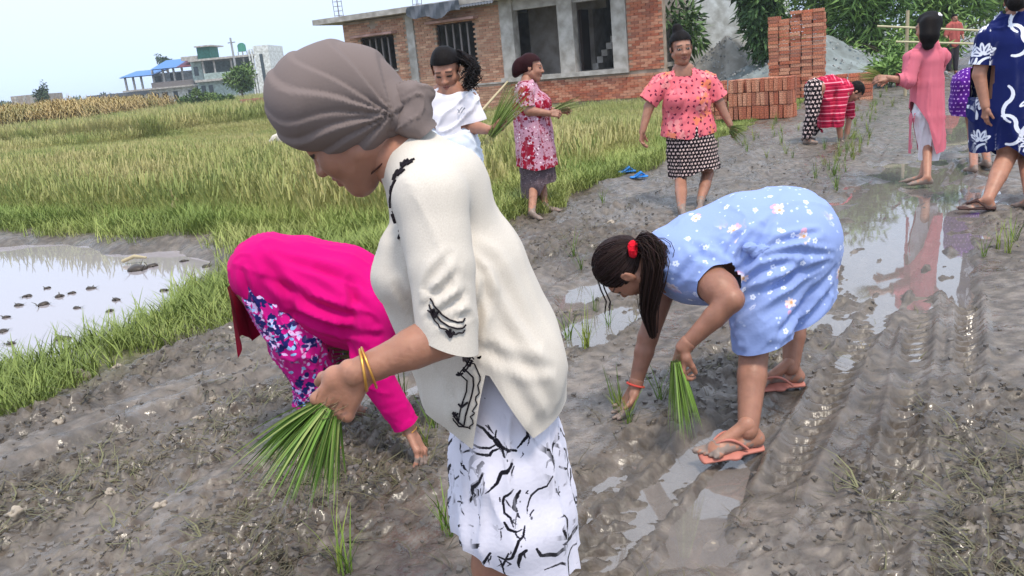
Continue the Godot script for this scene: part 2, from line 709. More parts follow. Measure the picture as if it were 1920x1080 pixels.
func skin_col(tone := 1.0, muddy := -1.0) -> Callable:          # muddy: height below which mud sticks to the skin
	return func(p: Vector3) -> Color:
		var n := 1.0 + nz.get_noise_3d(p.x * 3000.0, p.y * 3000.0, p.z * 3000.0) * 0.16 + nz.get_noise_3d(p.x * 900.0, p.y * 900.0, p.z * 900.0) * 0.12 + nz.get_noise_3d(p.x * 200.0, p.y * 200.0, p.z * 200.0) * 0.16
		var c := Color(SKIN[0] * tone * n, SKIN[1] * tone * n * (1.0 - 0.02 / tone), SKIN[2] * tone * n)
		if muddy > 0.0 and p.y < muddy + nz.get_noise_3d(p.x * 2500.0, p.y * 2500.0, p.z * 2500.0) * 0.05:
			c = c.lerp(Color(0.19, 0.165, 0.145), 0.8)
		return c

func head_frame(at: Vector3, fwd: Vector3, up: Vector3, s := 1.0) -> Transform3D:
	var z := fwd.normalized()
	var x := up.cross(z).normalized()
	var y := z.cross(x).normalized()
	return Transform3D(Basis(x, y, z).scaled_local(Vector3.ONE * s), at)

func head_field(x: Transform3D, ears := true) -> Field:
	var f := Field.new()
	var s := x.basis.get_scale().x
	var ax := x.basis.x.normalized()
	var ay := x.basis.y.normalized()
	var az := x.basis.z.normalized()
	var L := func(a, b, c) -> Vector3: return x * Vector3(a, b, c)
	f.ell(L.call(0, 0.03, -0.012), 0.072 * s, ay, 1.18, az, 1.3, 0.01)
	f.ell(L.call(0, -0.035, 0.03), 0.054 * s, ay, 1.35, az, 1.1, 0.03 * s)
	f.ball(L.call(0, -0.094, 0.066), 0.019 * s, 0.03 * s)
	for k in [-1.0, 1.0]:
		f.ball(L.call(0.034 * k, -0.03, 0.057), 0.026 * s, 0.03 * s)
		f.cap(L.call(0.055 * k, -0.05, 0.0), L.call(0.02 * k, -0.092, 0.055), 0.018 * s, 0.016 * s, 0.03 * s)
	f.cap(L.call(-0.034, 0.022, 0.074), L.call(0.034, 0.022, 0.074), 0.015 * s, 0.015 * s, 0.02 * s)
	for k in [-1.0, 1.0]:
		f.carve(L.call(0.031 * k, 0.003, 0.099), L.call(0.034 * k, 0.002, 0.097), 0.0135 * s, 0.012 * s, 0.012 * s)
		f.ell(L.call(0.031 * k, 0.003, 0.079), 0.0115 * s, ax, 1.3, ay, 1.0, 0.003 * s)
		f.cap(L.call(0.019 * k, 0.010, 0.088), L.call(0.043 * k, 0.009, 0.083), 0.0045 * s, 0.004 * s, 0.004 * s)
	f.cap(L.call(0, 0.014, 0.088), L.call(0, -0.026, 0.104), 0.0075 * s, 0.011 * s, 0.016 * s)
	f.ball(L.call(0, -0.029, 0.106), 0.0115 * s, 0.008 * s)
	for k in [-1.0, 1.0]:
		f.ball(L.call(0.0125 * k, -0.032, 0.096), 0.0085 * s, 0.008 * s)
		f.carve(L.call(0.006 * k, -0.041, 0.104), L.call(0.007 * k, -0.036, 0.102), 0.003 * s, 0.003 * s, 0.003 * s)
		f.cap(L.call(0, -0.0545, 0.0945), L.call(0.021 * k, -0.059, 0.083), 0.0065 * s, 0.0035 * s, 0.006 * s)
		f.cap(L.call(0, -0.067, 0.092), L.call(0.018 * k, -0.064, 0.083), 0.0075 * s, 0.0035 * s, 0.006 * s)
		if not ears: continue
		f.ell(L.call(0.078 * k, -0.002, -0.006), 0.008 * s, ay, 3.8, az, 2.2, 0.006 * s)
		f.carve(L.call(0.089 * k, 0.001, -0.002), L.call(0.089 * k, 0.008, -0.004), 0.007 * s, 0.009 * s, 0.006 * s)
	f.carve(L.call(-0.018, -0.061, 0.1), L.call(0.018, -0.061, 0.1), 0.0035 * s, 0.0035 * s, 0.004 * s)
	return f

func face_col(x: Transform3D, tone := 1.0, eyes_open := true) -> Callable:
	var inv := x.affine_inverse()
	var base := skin_col(tone)
	return func(p: Vector3) -> Color:
		var q: Vector3 = inv * p
		var c: Color = base.call(p)
		var ex := absf(q.x)
		if q.z > 0.05:
			var bd := Vector2((ex - 0.033) / 0.019, (q.y - 0.0285 + (ex - 0.033) * 0.12) / 0.0036).length()
			if bd < 1.2: c = c.lerp(Color(0.02, 0.015, 0.012), 0.85)
			var ed := Vector2((ex - 0.032) / 0.0145, (q.y - 0.002) / 0.0065).length()
			if ed < 1.15:
				c = Color(0.03, 0.02, 0.016)
				if eyes_open and ed < 0.85 and absf(ex - 0.032) > 0.0055: c = Color(0.45, 0.4, 0.37)
			var ld := Vector2(ex / 0.023, (q.y + 0.061) / 0.0115).length()
			if ld < 1.0 and q.z > 0.075:
				c = c.lerp(Color(0.27, 0.085, 0.07), 0.75)
				if absf(q.y + 0.0615) < 0.002: c = Color(0.07, 0.03, 0.025)
		return c

# wrist, direction of the knuckles, side the palm faces; thumb is +1 when it leaves on the side palm x direction points to
func hand_field(f: Field, wrist: Vector3, dir: Vector3, palm: Vector3, thumb: float, curl: Array, s := 1.0, thumb_in := 0.5, spread := 0.12) -> void:
	var y := dir.normalized()
	var zp := (palm - y * palm.dot(y)).normalized()
	var x := y.cross(zp).normalized() * thumb
	var xs := [0.030, 0.010, -0.010, -0.028]
	var ln := [0.070, 0.078, 0.073, 0.057]
	for i in 4:
		var k: Vector3 = wrist + (y * (0.086 - 0.006 * absf(i - 1.0)) + x * xs[i] * 0.98) * s
		f.cap(wrist + x * xs[i] * 0.55 * s, k, 0.0138 * s, 0.011 * s, 0.008 * s)
		f.ball(k - zp * 0.003 * s, 0.0112 * s, 0.005 * s)
		var d: Vector3 = (y + x * (xs[i] * spread * 10.0)).normalized()
		var a := 0.0
		var p := k
		var r := 0.0098 * s
		for ph in 3:
			a += curl[i] * (1.0 if ph < 2 else 0.7)
			var q: Vector3 = p + (d * cos(a) + zp * sin(a)) * ln[i] * [0.46, 0.31, 0.23][ph] * s
			f.cap(p, q, r, r * 0.9, 0.005 * s)
			p = q
			r *= 0.9
	f.ball(wrist + (y * 0.03 + x * 0.022 + zp * 0.008) * s, 0.017 * s, 0.015 * s)
	var tb := wrist + (y * 0.03 + x * 0.03 + zp * 0.006) * s
	var td := (y * 0.75 + x * 0.65).lerp(zp * 0.8 + y * 0.55, thumb_in).normalized()
	var t2 := tb + td * 0.036 * s
	var t3 := t2 + (td.lerp(y * 0.6 + zp * 0.5 - x * 0.3 * thumb_in, 0.45)).normalized() * 0.03 * s
	f.cap(tb, t2, 0.0125 * s, 0.0105 * s, 0.012 * s)
	f.cap(t2, t3, 0.0105 * s, 0.0085 * s, 0.004 * s)

func foot_field(f: Field, ankle: Vector3, dir: Vector3, side: Vector3, s := 1.0, toes := true) -> void:
	var y := ankle.y
	var g := ankle - Vector3(0, y, 0)
	var d := dir.normalized()
	var w := side.normalized()                                    # towards the big toe
	f.cap(ankle, g - d * 0.03 * s + Vector3(0, 0.028 * s, 0), 0.024 * s, 0.025 * s, 0.02)
	f.cap(ankle + d * 0.012 - Vector3(0, 0.012, 0), g + d * 0.13 * s + w * 0.01 * s + Vector3(0, 0.018 * s, 0), 0.024 * s, 0.017 * s, 0.02)
	f.cap(g - d * 0.03 * s + Vector3(0, 0.025 * s, 0), g + d * 0.12 * s - w * 0.014 * s + Vector3(0, 0.016 * s, 0), 0.023 * s, 0.016 * s, 0.02)
	f.cap(g + d * 0.125 * s + w * 0.024 * s + Vector3(0, 0.017 * s, 0), g + d * 0.12 * s - w * 0.03 * s + Vector3(0, 0.014 * s, 0), 0.017 * s, 0.013 * s, 0.02)
	if toes:
		for i in 5:
			var a := g + d * (0.135 - 0.008 * i) * s + w * (0.03 - 0.0165 * i) * s
			var b := g + d * (0.183 - 0.013 * i) * s + w * (0.034 - 0.018 * i) * s
			var r := (0.0115 if i == 0 else 0.0085 - 0.0006 * i) * s
			f.cap(a + Vector3(0, 0.016 * s, 0), b + Vector3(0, 0.011 * s, 0), r, r * 0.95, 0.005 * s)

# creases that run along dir: amplitude a, spacing in metres
func folds(dir: Vector3, spacing: float, a: float, seed_ := 0.0, along := 0.18) -> Callable:
	var d := dir.normalized()
	var k := 1.0 / spacing
	return func(p: Vector3, _n: Vector3) -> float:
		var t := p.dot(d)
		var q := (p - d * t) * k + d * t * k * along
		q *= 60.0
		var r := 1.0 - absf(nz.get_noise_3d(q.x + seed_, q.y, q.z)) * 4.0
		var s := nz.get_noise_3d(q.x * 0.4 + seed_ + 50.0, q.y * 0.4, q.z * 0.4)
		return a * (pow(maxf(r, 0.0), 2.0) * 1.25 - 0.35 + s * 0.55)

# single creases laid on a body: [from, to, half width, depth]; a soft ridge runs beside each groove
func creases_along(on: Field, lines: Array) -> Callable:
	var segs := []
	for l in lines:
		var pts := []
		var bend := Vector3(rng.randfn(), rng.randfn(), rng.randfn()) * (l[0] as Vector3).distance_to(l[1]) * 0.05
		for i in 5: pts.append(on.onto((l[0] as Vector3).lerp(l[1], i / 4.0) + bend * sin(i / 4.0 * PI)))
		segs.append([pts, l[2], l[3], (pts[0] + pts[4]) * 0.5, (pts[0] as Vector3).distance_to(pts[4]) * 0.6 + l[2] * 4.0])
	return func(p: Vector3, _n: Vector3) -> float:
		var s := 0.0
		for l in segs:
			if p.distance_squared_to(l[3]) > l[4] * l[4]: continue
			var best := 1e9
			var at := 0.0
			for i in 4:
				var a: Vector3 = l[0][i]
				var ab: Vector3 = l[0][i + 1] - a
				var t := clampf((p - a).dot(ab) / ab.length_squared(), 0.0, 1.0)
				var d := (p - a - ab * t).length_squared()
				if d < best:
					best = d
					at = (i + t) * 0.25
			var env := sin(at * PI) * 0.75 + 0.25 if at > 0.0 and at < 1.0 else 0.25
			var r: float = sqrt(best) / (l[1] * (0.6 + 0.4 * env))
			if r > 4.0: continue
			s += float(l[2]) * env * (-exp(-r * r * 1.3) + 0.75 * exp(-pow(r - 1.8, 2) * 1.2))
		return s

func lock_noise(axis: Vector3, a: float, freq := 900.0) -> Callable:        # locks of hair along axis
	var d := axis.normalized()
	return func(p: Vector3, _n: Vector3) -> float:
		var t := p.dot(d)
		var q := (p - d * t) * freq + d * t * freq * 0.08
		return a * nz.get_noise_3d(q.x, q.y, q.z) * 1.6

func hair_mat(c: Color) -> StandardMaterial3D:
	var m := mat(c, 0.6, noise_tex(0.06, Color(0.4, 0.38, 0.38), Color(1, 1, 1), 21, 3, 0.3, 0.7, 256), 9.0)
	m.metallic_specular = 0.22
	m.normal_enabled = true
	m.normal_texture = noise_normal(0.08, 6.0, 22, 2, 256)
	m.normal_scale = 0.6
	return m

func cloth(col: Color, tex: Texture2D = null, scale := 1.0, rough := 0.9) -> StandardMaterial3D:
	var m := mat(col, rough, tex, scale)
	m.metallic_specular = 0.2
	m.rim_enabled = true
	m.rim = 0.15
	m.normal_enabled = true
	m.normal_texture = M.weave
	m.normal_scale = 0.1
	if not tex:
		m.uv1_triplanar = true
		m.uv1_scale = Vector3.ONE * 3.0
	return m

# keeps what is above a polyline given in the plane of (s along `ax` from `o`, height)
func hem_cut(o: Vector3, ax: Vector3, pts: Array) -> Callable:
	var line := []
	for p in pts: line.append(Vector2((p - o).dot(ax), p.y))
	line.sort_custom(func(a, b): return a.x < b.x)
	return func(p: Vector3) -> float:
		var s := (p - o).dot(ax)
		var h: float = line[0].y
		for i in line.size() - 1:
			if s >= line[i].x: h = lerpf(line[i].y, line[i + 1].y, clampf((s - line[i].x) / maxf(line[i + 1].x - line[i].x, 1e-5), 0, 1))
		return h - p.y

# keeps what is before the plane through c, for points within r of the axis c + dir * t
func end_cut(c: Vector3, dir: Vector3, r: float, normal = null) -> Callable:
	var d := dir.normalized()
	var n: Vector3 = d if normal == null else normal.normalized()
	return func(p: Vector3) -> float:
		var e := p - c
		var ra := (e - d * e.dot(d)).length()
		var t := e.dot(n)
		if ra > r or t < -0.08 or t > 0.25: return -1.0
		return t

func all_cuts(cs: Array) -> Callable:
	return func(p: Vector3) -> float:
		var m := -1.0
		for c in cs: m = maxf(m, c.call(p))
		return m

func person(base: Vector3, facing: Vector3, label: String) -> Node3D:
	return thing("person", Vector3(base.x, 0, base.z), atan2(facing.x, facing.z), label, "person", "")

# a bunch of rice seedlings: blades fan from the grip towards dir
func bunch(label: String, grip: Vector3, dir: Vector3, length: float, n: int, fan: float, droop: float, thick: float, cols: Array, roots := 0.05, w := 0.0045) -> Node3D:
	var t := thing("seedling_bunch", grip, 0.0, label, "seedlings", "bunches of rice seedlings held by the women")
	var s := Strip.new()
	var d := dir.normalized()
	var x := d.cross(Vector3.UP).normalized()
	if x.length() < 0.1: x = Vector3.RIGHT
	var y := x.cross(d).normalized()
	for i in n:
		var a := rng.randf() * TAU
		var q := sqrt(rng.randf())
		var off := (x * cos(a) + y * sin(a)) * q
		var dd := (d + off * fan * rng.randf_range(0.5, 1.2)).normalized()
		var L := length * rng.randf_range(0.55, 1.1)
		var pts := []
		var p := off * thick - d * roots * 0.3
		for k in 7:
			pts.append(p)
			p += dd * L / 6.0
			dd = (dd + Vector3.DOWN * droop * 0.16 * rng.randf_range(0.4, 1.4)).normalized()
		var side := dd.cross(Vector3(rng.randf_range(-1, 1), rng.randf_range(-1, 1), rng.randf_range(-1, 1))).normalized()
		var c: Color = cols[rng.randi() % cols.size()]
		s.ribbon(pts, side, w * rng.randf_range(0.7, 1.2), c * rng.randf_range(0.75, 1.15), 0.08)
	put(s.mesh(), "blades", M.leaf, t)
	if roots > 0.0:
		var r := Strip.new()
		for i in int(n * 0.5):
			var off := Vector3(rng.randfn(), rng.randfn(), rng.randfn()) * thick * 0.6
			var e := off - d * roots * rng.randf_range(0.4, 1.2) + Vector3(rng.randfn(), rng.randfn(), rng.randfn()) * 0.008
			r.ribbon([off, off.lerp(e, 0.5) + Vector3(rng.randfn(), rng.randfn(), rng.randfn()) * 0.004, e], x, 0.003, Color(0.26, 0.22, 0.13) * rng.randf_range(0.6, 1.3), 0.3)
		put(r.mesh(), "roots", M.leaf, t)
	return t

func bracelet(parent: Node3D, c: Vector3, axis: Vector3, r: float, thick: float, m: Material, called := "bangle") -> void:
	var d := axis.normalized()
	var x := d.cross(Vector3(0.3, 1, 0.2)).normalized()
	var y := d.cross(x)
	var pts := []
	for i in 33:
		var a := TAU * i / 32.0
		pts.append(c + (x * cos(a) + y * sin(a)) * r)
	var s := Strip.new()
	s.tube(pts, thick, Color.WHITE, 8, false)
	var inv := parent.global_transform.affine_inverse()
	for i in s.V.size():
		s.V[i] = inv * s.V[i]
		s.N[i] = inv.basis * s.N[i]
	put(s.mesh(), called, m, parent)

func local_strip(s: Strip, parent: Node3D) -> ArrayMesh:
	var inv := parent.global_transform.affine_inverse()
	for i in s.V.size():
		s.V[i] = inv * s.V[i]
		s.N[i] = (inv.basis * s.N[i]).normalized()
	return s.mesh()

# ---------------------------------------------------------------- the woman in the grey head wrap
func woman_grey_wrap() -> void:
	var D := 1.5
	var j := func(u, v, dd := 0.0) -> Vector3: return P(u, v, D + dd)
	var hip: Vector3 = j.call(948, 735)
	var me := person(hip, -RT, "woman in grey head wrap and cream embroidered tunic carrying seedlings")
	var lat := -FW                                        # her left, towards the lane's camera side
	# body
	var b := Field.new()
	var nb: Vector3 = j.call(775, 300)
	b.chain([j.call(700, 275), nb], [0.046, 0.048], 0.03)
	b.cap(nb, j.call(815, 400), 0.055, 0.07, 0.04, lat, 1.4)
	b.cap(j.call(815, 400), hip, 0.07, 0.055, 0.04, lat, 1.3)
	var sh: Vector3 = j.call(808, 372, -0.15)
	var el: Vector3 = j.call(845, 622, -0.215)
	var wr: Vector3 = j.call(668, 700, -0.25)
	b.chain([nb + Vector3.DOWN * 0.03, sh], [0.035, 0.044], 0.02)
	b.chain([sh, el, wr], [0.044, 0.036, 0.024], 0.02)
	b.cap(el.lerp(wr, 0.1), el.lerp(wr, 0.4), 0.035, 0.033, 0.012)
	var sh2: Vector3 = j.call(800, 365, 0.15)
	b.chain([nb, sh2, j.call(850, 560, 0.2), j.call(860, 700, 0.2)], [0.05, 0.045, 0.036, 0.026], 0.02)
	for k in [-1.0, 1.0]:
		var hp: Vector3 = hip + lat * 0.05 * k
		var kn: Vector3 = j.call(925 if k > 0 else 990, 990, -0.06 * k)
		kn.y = 0.47
		var an := Vector3(kn.x, 0.08, kn.z) - RT * (-0.03 if k > 0 else -0.08)
		b.chain([hp, kn, kn.lerp(an, 0.4), an], [0.045, 0.05, 0.05, 0.034], 0.03)
		foot_field(b, an, -RT, -lat * k, 1.0, false)
	var hx := head_frame(j.call(659, 236, 0.0), (-RT * 0.837 + Vector3.DOWN * 0.544).rotated(Vector3.UP, -0.22), (-RT * 0.544 + Vector3.UP * 0.837), 0.94)
	var hf := head_field(hx, false)
	hf.cap(hx * Vector3(0, -0.05, -0.02), nb, 0.048, 0.055, 0.02)
	var hand := Field.new()
	hand.cap(wr.lerp(el, 0.14), wr, 0.025, 0.022, 0.008)
	hand_field(hand, wr, (-RT * 0.60 + Vector3.DOWN * 0.72 + FW * 0.12), FW * 0.8 - RT * 0.25 + Vector3.DOWN * 0.4, -1.0, [0.85, 0.9, 0.95, 1.0], 0.98, 0.6, 0.04)
	var fc := face_col(hx, 0.85, false)
	add_job(me, "body", M.skin, [{"f": b, "h": 0.0095, "col": skin_col(0.92, 0.25)}, {"f": hf, "h": 0.0036, "col": fc}, {"f": hand, "h": 0.003, "col": skin_col(0.98)}])
	# tunic
	var k := Field.new()
	k.cap(j.call(764, 282), j.call(795, 325), px(nb, 56), px(nb, 74), 0.02, lat, 1.12)
	k.cap(j.call(795, 312), j.call(850, 335), px(nb, 52), px(nb, 62), 0.02, lat, 1.4)
	k.cap(j.call(828, 352, -0.07), j.call(872, 430, -0.05), px(nb, 66), px(nb, 60), 0.05)
	k.chain([j.call(782, 318), j.call(824, 385), j.call(870, 500), j.call(928, 640), j.call(934, 720), j.call(946, 850)],
		[px(nb, 62), px(nb, 92), px(nb, 120), px(hip, 119), px(hip, 123), px(hip, 122)], 0.03, lat, 1.3)
	for s in [-1.0, 1.0]:
		k.cap(j.call(757, 470, -0.075 * s), j.call(754, 512, -0.075 * s), px(nb, 48), px(nb, 56), 0.04)
		k.ball(j.call(972, 690, -0.06 * s), px(hip, 84), 0.03)
	k.cap(j.call(754, 525), j.call(850, 720), px(nb, 50), px(hip, 58), 0.03, lat, 2.0)
	k.cap(j.call(850, 720), j.call(868, 850), px(hip, 44), px(hip, 38), 0.04, lat, 2.6)
	var cuff: Vector3 = j.call(838, 640, -0.215)
	k.cap(j.call(795, 340, -0.09), sh, px(nb, 54), px(sh, 66), 0.04)
	k.cap(sh, j.call(828, 500, -0.19), px(sh, 68), px(sh, 62), 0.016)
	k.cap(j.call(828, 500, -0.19), j.call(842, 670, -0.225), px(sh, 62), px(cuff, 56), 0.008)
	k.chain([j.call(800, 350, 0.1), sh2, j.call(850, 600, 0.2)], [0.06, 0.06, 0.052], 0.03)
	var apex: Vector3 = j.call(912, 690, -0.15)
	var hem := hem_cut(hip, RT, [j.call(700, 760, -0.1), j.call(832, 795, -0.13), j.call(886, 842, -0.15), j.call(899, 750, -0.15), apex, j.call(936, 727, -0.15), j.call(1000, 823, -0.15), j.call(1068, 778, -0.1), j.call(1120, 760, -0.1)])
	var cdir: Vector3 = (j.call(842, 670, -0.225) - j.call(828, 500, -0.19)).normalized()
	var cn: Vector3 = (-RT * 0.40 + Vector3.DOWN * 0.92)
	# neck opening: a slanted ring round the neck
	var nd: Vector3 = (j.call(728, 262) - j.call(775, 318)).normalized()
	var neck := end_cut(j.call(742, 280), nd, 0.12, nd)
	var f1 := folds(j.call(960, 800) - j.call(760, 420), 0.13, 0.007, 3.0)
	var f2 := folds(cdir.cross(FW) + cdir * 0.4, 0.045, 0.007, 11.0)
	var cl := []
	for q in [[772, 582, 862, 512, 9, 7], [778, 560, 850, 470, 8, 5], [790, 600, 888, 548, 9, 8], [800, 612, 895, 590, 8, 6], [775, 540, 825, 545, 7, 5]]:
		cl.append([j.call(q[0], q[1], -0.27), j.call(q[2], q[3], -0.25), px(nb, q[4]), px(nb, q[5])])
	for q in [[900, 480, 912, 580, 9, 6], [908, 540, 900, 680, 10, 8], [925, 430, 1010, 640, 15, 6], [930, 560, 1035, 760, 16, 7], [925, 650, 1000, 800, 14, 6], [740, 540, 815, 660, 11, 7], [770, 560, 850, 740, 10, 6], [830, 680, 860, 800, 9, 5], [880, 640, 1040, 690, 13, 5], [735, 400, 790, 560, 12, 5], [720, 360, 742, 470, 9, 4]]:
		cl.append([j.call(q[0], q[1], -0.15), j.call(q[2], q[3], -0.13), px(nb, q[4]), px(nb, q[5])])
	var cz := creases_along(k, cl)
	var kd := func(p: Vector3, n: Vector3) -> float:
		return f1.call(p, n) * 0.35 + cz.call(p, n)
	add_job(me, "tunic", M.cream, [{"f": k, "h": 0.0072, "disp": kd}], all_cuts([hem, end_cut(cuff, cdir, 0.078, cn), neck]))
	# wrapped skirt
	var s := Field.new()
	s.chain([j.call(925, 640), j.call(945, 720), j.call(952, 850), j.call(962, 950), j.call(986, 1060), j.call(992, 1120)],
		[px(hip, 84), px(hip, 97), px(hip, 108), px(hip, 120), px(hip, 107), px(hip, 102)], 0.04, lat, 1.3)
	var sf := folds(j.call(985, 1060) - j.call(925, 700), 0.075, 0.009, 7.0, 0.1)
	var shem := hem_cut(hip, RT, [j.call(800, 1020, -0.1), j.call(872, 1040, -0.12), j.call(960, 1084, -0.15), j.call(1100, 1092, -0.1)])
	add_job(me, "skirt", M.strokes, [{"f": s, "h": 0.0075, "disp": sf}], shem)
	# head wrap
	var w := Field.new()
	var hl := func(x, y, z) -> Vector3: return hx * Vector3(x, y, z)
	var knot: Vector3 = j.call(742, 208, -0.03)
	w.ell(j.call(618, 178), px(nb, 90), hx.basis.y.normalized(), 1.04, RT, 1.2, 0.02)
	w.ball(j.call(668, 184), px(nb, 82), 0.05)
	w.cap(j.call(590, 205), j.call(690, 238), px(nb, 72), px(nb, 50), 0.05, lat, 1.36)
	w.cap(j.call(690, 200), knot, px(nb, 66), px(nb, 34), 0.05)
	var bun := Field.new()
	bun.ell(j.call(776, 208, -0.03), px(nb, 35), lat, 1.15, UPV, 1.35, 0.02)
	bun.cap(j.call(765, 178, -0.04), j.call(796, 174, -0.03), px(nb, 24), px(nb, 18), 0.012)
	bun.cap(j.call(770, 228, -0.05), j.call(792, 238, -0.03), px(nb, 24), px(nb, 16), 0.012)
	bun.ball(knot, px(nb, 22), 0.01)
	bun.chain([j.call(762, 232, -0.02), j.call(800, 252, -0.02), j.call(842, 268, -0.03), j.call(868, 292, -0.05)], [px(nb, 24), px(nb, 20), px(nb, 15), px(nb, 12)], 0.02, lat, 2.0)
	var creases := [[-3.2, 0.008], [-1.2, 0.012], [-0.62, 0.010], [-0.36, 0.014], [-0.08, 0.007], [0.12, 0.015], [0.42, 0.009], [0.66, 0.013], [1.05, 0.008], [1.5, 0.010], [3.2, 0.0]]
	var wd := func(p: Vector3, n: Vector3) -> float:
		var e := p - knot
		var a := atan2(e.dot(UPV), -e.dot(RT))
		var l := e.length()
		var z := e.dot(lat)
		var q := a + z * 1.1 + nz.get_noise_3d(p.x * 260.0, p.y * 260.0, p.z * 260.0) * 0.22
		var lay_ := 0.0                                        # layers of cloth lapped over one another towards the knot
		for i in creases.size() - 1:
			if q >= creases[i][0] and q < creases[i + 1][0]:
				var t: float = (q - creases[i][0]) / (creases[i + 1][0] - creases[i][0])
				lay_ = creases[i][1] * pow(t, 0.8) * (1.0 - smoothstep(0.74, 1.0, t))
		var fade := smoothstep(0.30, 0.05, l) * 0.7 + 0.3
		return (lay_ - 0.006) * fade * smoothstep(0.0, 0.04, l) + nz.get_noise_3d(p.x * 500.0, p.y * 500.0, p.z * 500.0) * 0.003
	var inv := hx.affine_inverse()
	var rim := func(p: Vector3) -> float:                     # the rim crosses the brow, passes over the ear and runs to the nape
		var q: Vector3 = inv * p
		var line := lerpf(-0.1, 0.014, smoothstep(-0.03, 0.09, q.z))
		return (line - q.y) if q.z > -0.16 and (p - knot).length() > 0.05 else -1.0
	var bd := folds(RT + UPV * 0.4, 0.03, 0.004, 31.0)
	var wrapm: Material = M.grey_wrap
	add_job(me, "head_wrap", wrapm, [{"f": w, "h": 0.004, "disp": wd}, {"f": bun, "h": 0.0045, "disp": bd}], rim)
	# black embroidery laid along the cloth
	var em := {"s": Strip.new()}
	var lay := func(a: Array, lift: float, r: float, zig := 0.0) -> void:
		var pts := []
		for i in a.size() - 1:
			var n := maxi(2, int((a[i] as Vector3).distance_to(a[i + 1]) / 0.006))
			for q in n:
				var p: Vector3 = a[i].lerp(a[i + 1], float(q) / n)
				if zig > 0.0: p += RT * zig * sin(pts.size() * 1.9) + UPV * zig * 0.6 * sin(pts.size() * 1.1)
				pts.append(p)
		pts.append(a[a.size() - 1])
		for i in pts.size():
			var p2 := k.onto(pts[i])
			var g := k.grad(p2)
			pts[i] = p2 + g * (maxf(0.0, kd.call(p2, g)) + lift)
		em.s.tube(pts, r, Color(0.012, 0.011, 0.014), 5)
	var ed := -0.19
	# band round the cuff
	var rows := [[0.0, 0.0015, 0.0], [0.011, 0.0015, 0.0], [0.020, 0.0013, 0.0028]]
	for row in rows:
		var line := []
		for q in [[775, 596], [792, 608], [815, 625], [838, 634], [862, 638], [884, 637], [900, 630]]:
			line.append(j.call(q[0], q[1], -0.29) - cn * 0.012 + cn * row[0] * -1.0 * -1.0 - cn * 0.016)
		lay.call(line, 0.002, row[1], row[2])
	# band along the slit
	var slit := func() -> void:
		for row in [[0.0, 0.0016, 0.0], [13.0, 0.0014, 0.0], [-12.0, 0.0013, 0.003]]:
			var o: float = row[0]
			lay.call([j.call(905, 683 - o * 0.5, ed), j.call(889 - o * 0.4, 676 - o * 0.6, ed), j.call(880 - o, 700, ed), j.call(876 - o, 745, ed), j.call(871 - o, 800, ed), j.call(868 - o, 818 - o * 0.4, ed), j.call(852, 806 - o, ed), j.call(838, 790 - o, ed)], 0.002, row[1], row[2])
	# sprigs: cuff, slit band and the neckline
	var sprig := func(u, v, dd, size) -> void:
		for a in 3:
			var t: float = -0.6 + a * 0.75
			var c: Vector3 = j.call(u, v, dd)
			lay.call([c, c + (RT * sin(t) + UPV * cos(t)) * size], 0.002, size * 0.16)
	for q in [[847, 636], [800, 600]]: sprig.call(q[0], q[1], -0.29, 0.014)
	put_late(local_strip(em.s, me), "cuff_embroidery", M.thread, me)
	em.s = Strip.new()
	slit.call()
	for q in [[867, 718], [862, 765], [845, 790]]: sprig.call(q[0], q[1], ed, 0.012)
	put_late(local_strip(em.s, me), "slit_embroidery", M.thread, me)
	em.s = Strip.new()
	for i in 15:
		var t := i / 14.0
		var u := lerpf(756, 712, pow(t, 0.6))
		var v := lerpf(296, 445, t)
		sprig.call(u + rng.randf_range(-3, 5), v, -0.15 + 0.02 * sin(i * 2.0), rng.randf_range(0.011, 0.02))
		sprig.call(u + rng.randf_range(0, 12), v + 3, -0.14, rng.randf_range(0.008, 0.015))
	put_late(local_strip(em.s, me), "neck_embroidery", M.thread, me)
	# beads round the neck, bangles
	bracelet(me, j.call(733, 292), (j.call(700, 262) - j.call(765, 315)) + UPV * 0.02, 0.056, 0.0016, M.bead, "necklace")
	var ax := (wr - el).normalized()
	bracelet(me, wr - ax * 0.012, ax + UPV * 0.25, 0.0335, 0.0024, M.gold)
	bracelet(me, wr - ax * 0.022, ax + UPV * 0.1 + RT * 0.15, 0.0345, 0.002, M.gold)
	bunch("thick bunch of green rice seedlings in the wrapped woman's hand", j.call(612, 768, -0.24), -RT * 0.62 + Vector3.DOWN * 0.78 - FW * 0.1, 0.165, 330, 0.66, 0.35, 0.020, [Color(0.09, 0.17, 0.03), Color(0.13, 0.24, 0.04), Color(0.17, 0.28, 0.06), Color(0.06, 0.12, 0.02), Color(0.24, 0.3, 0.09)], 0.03, 0.0042)

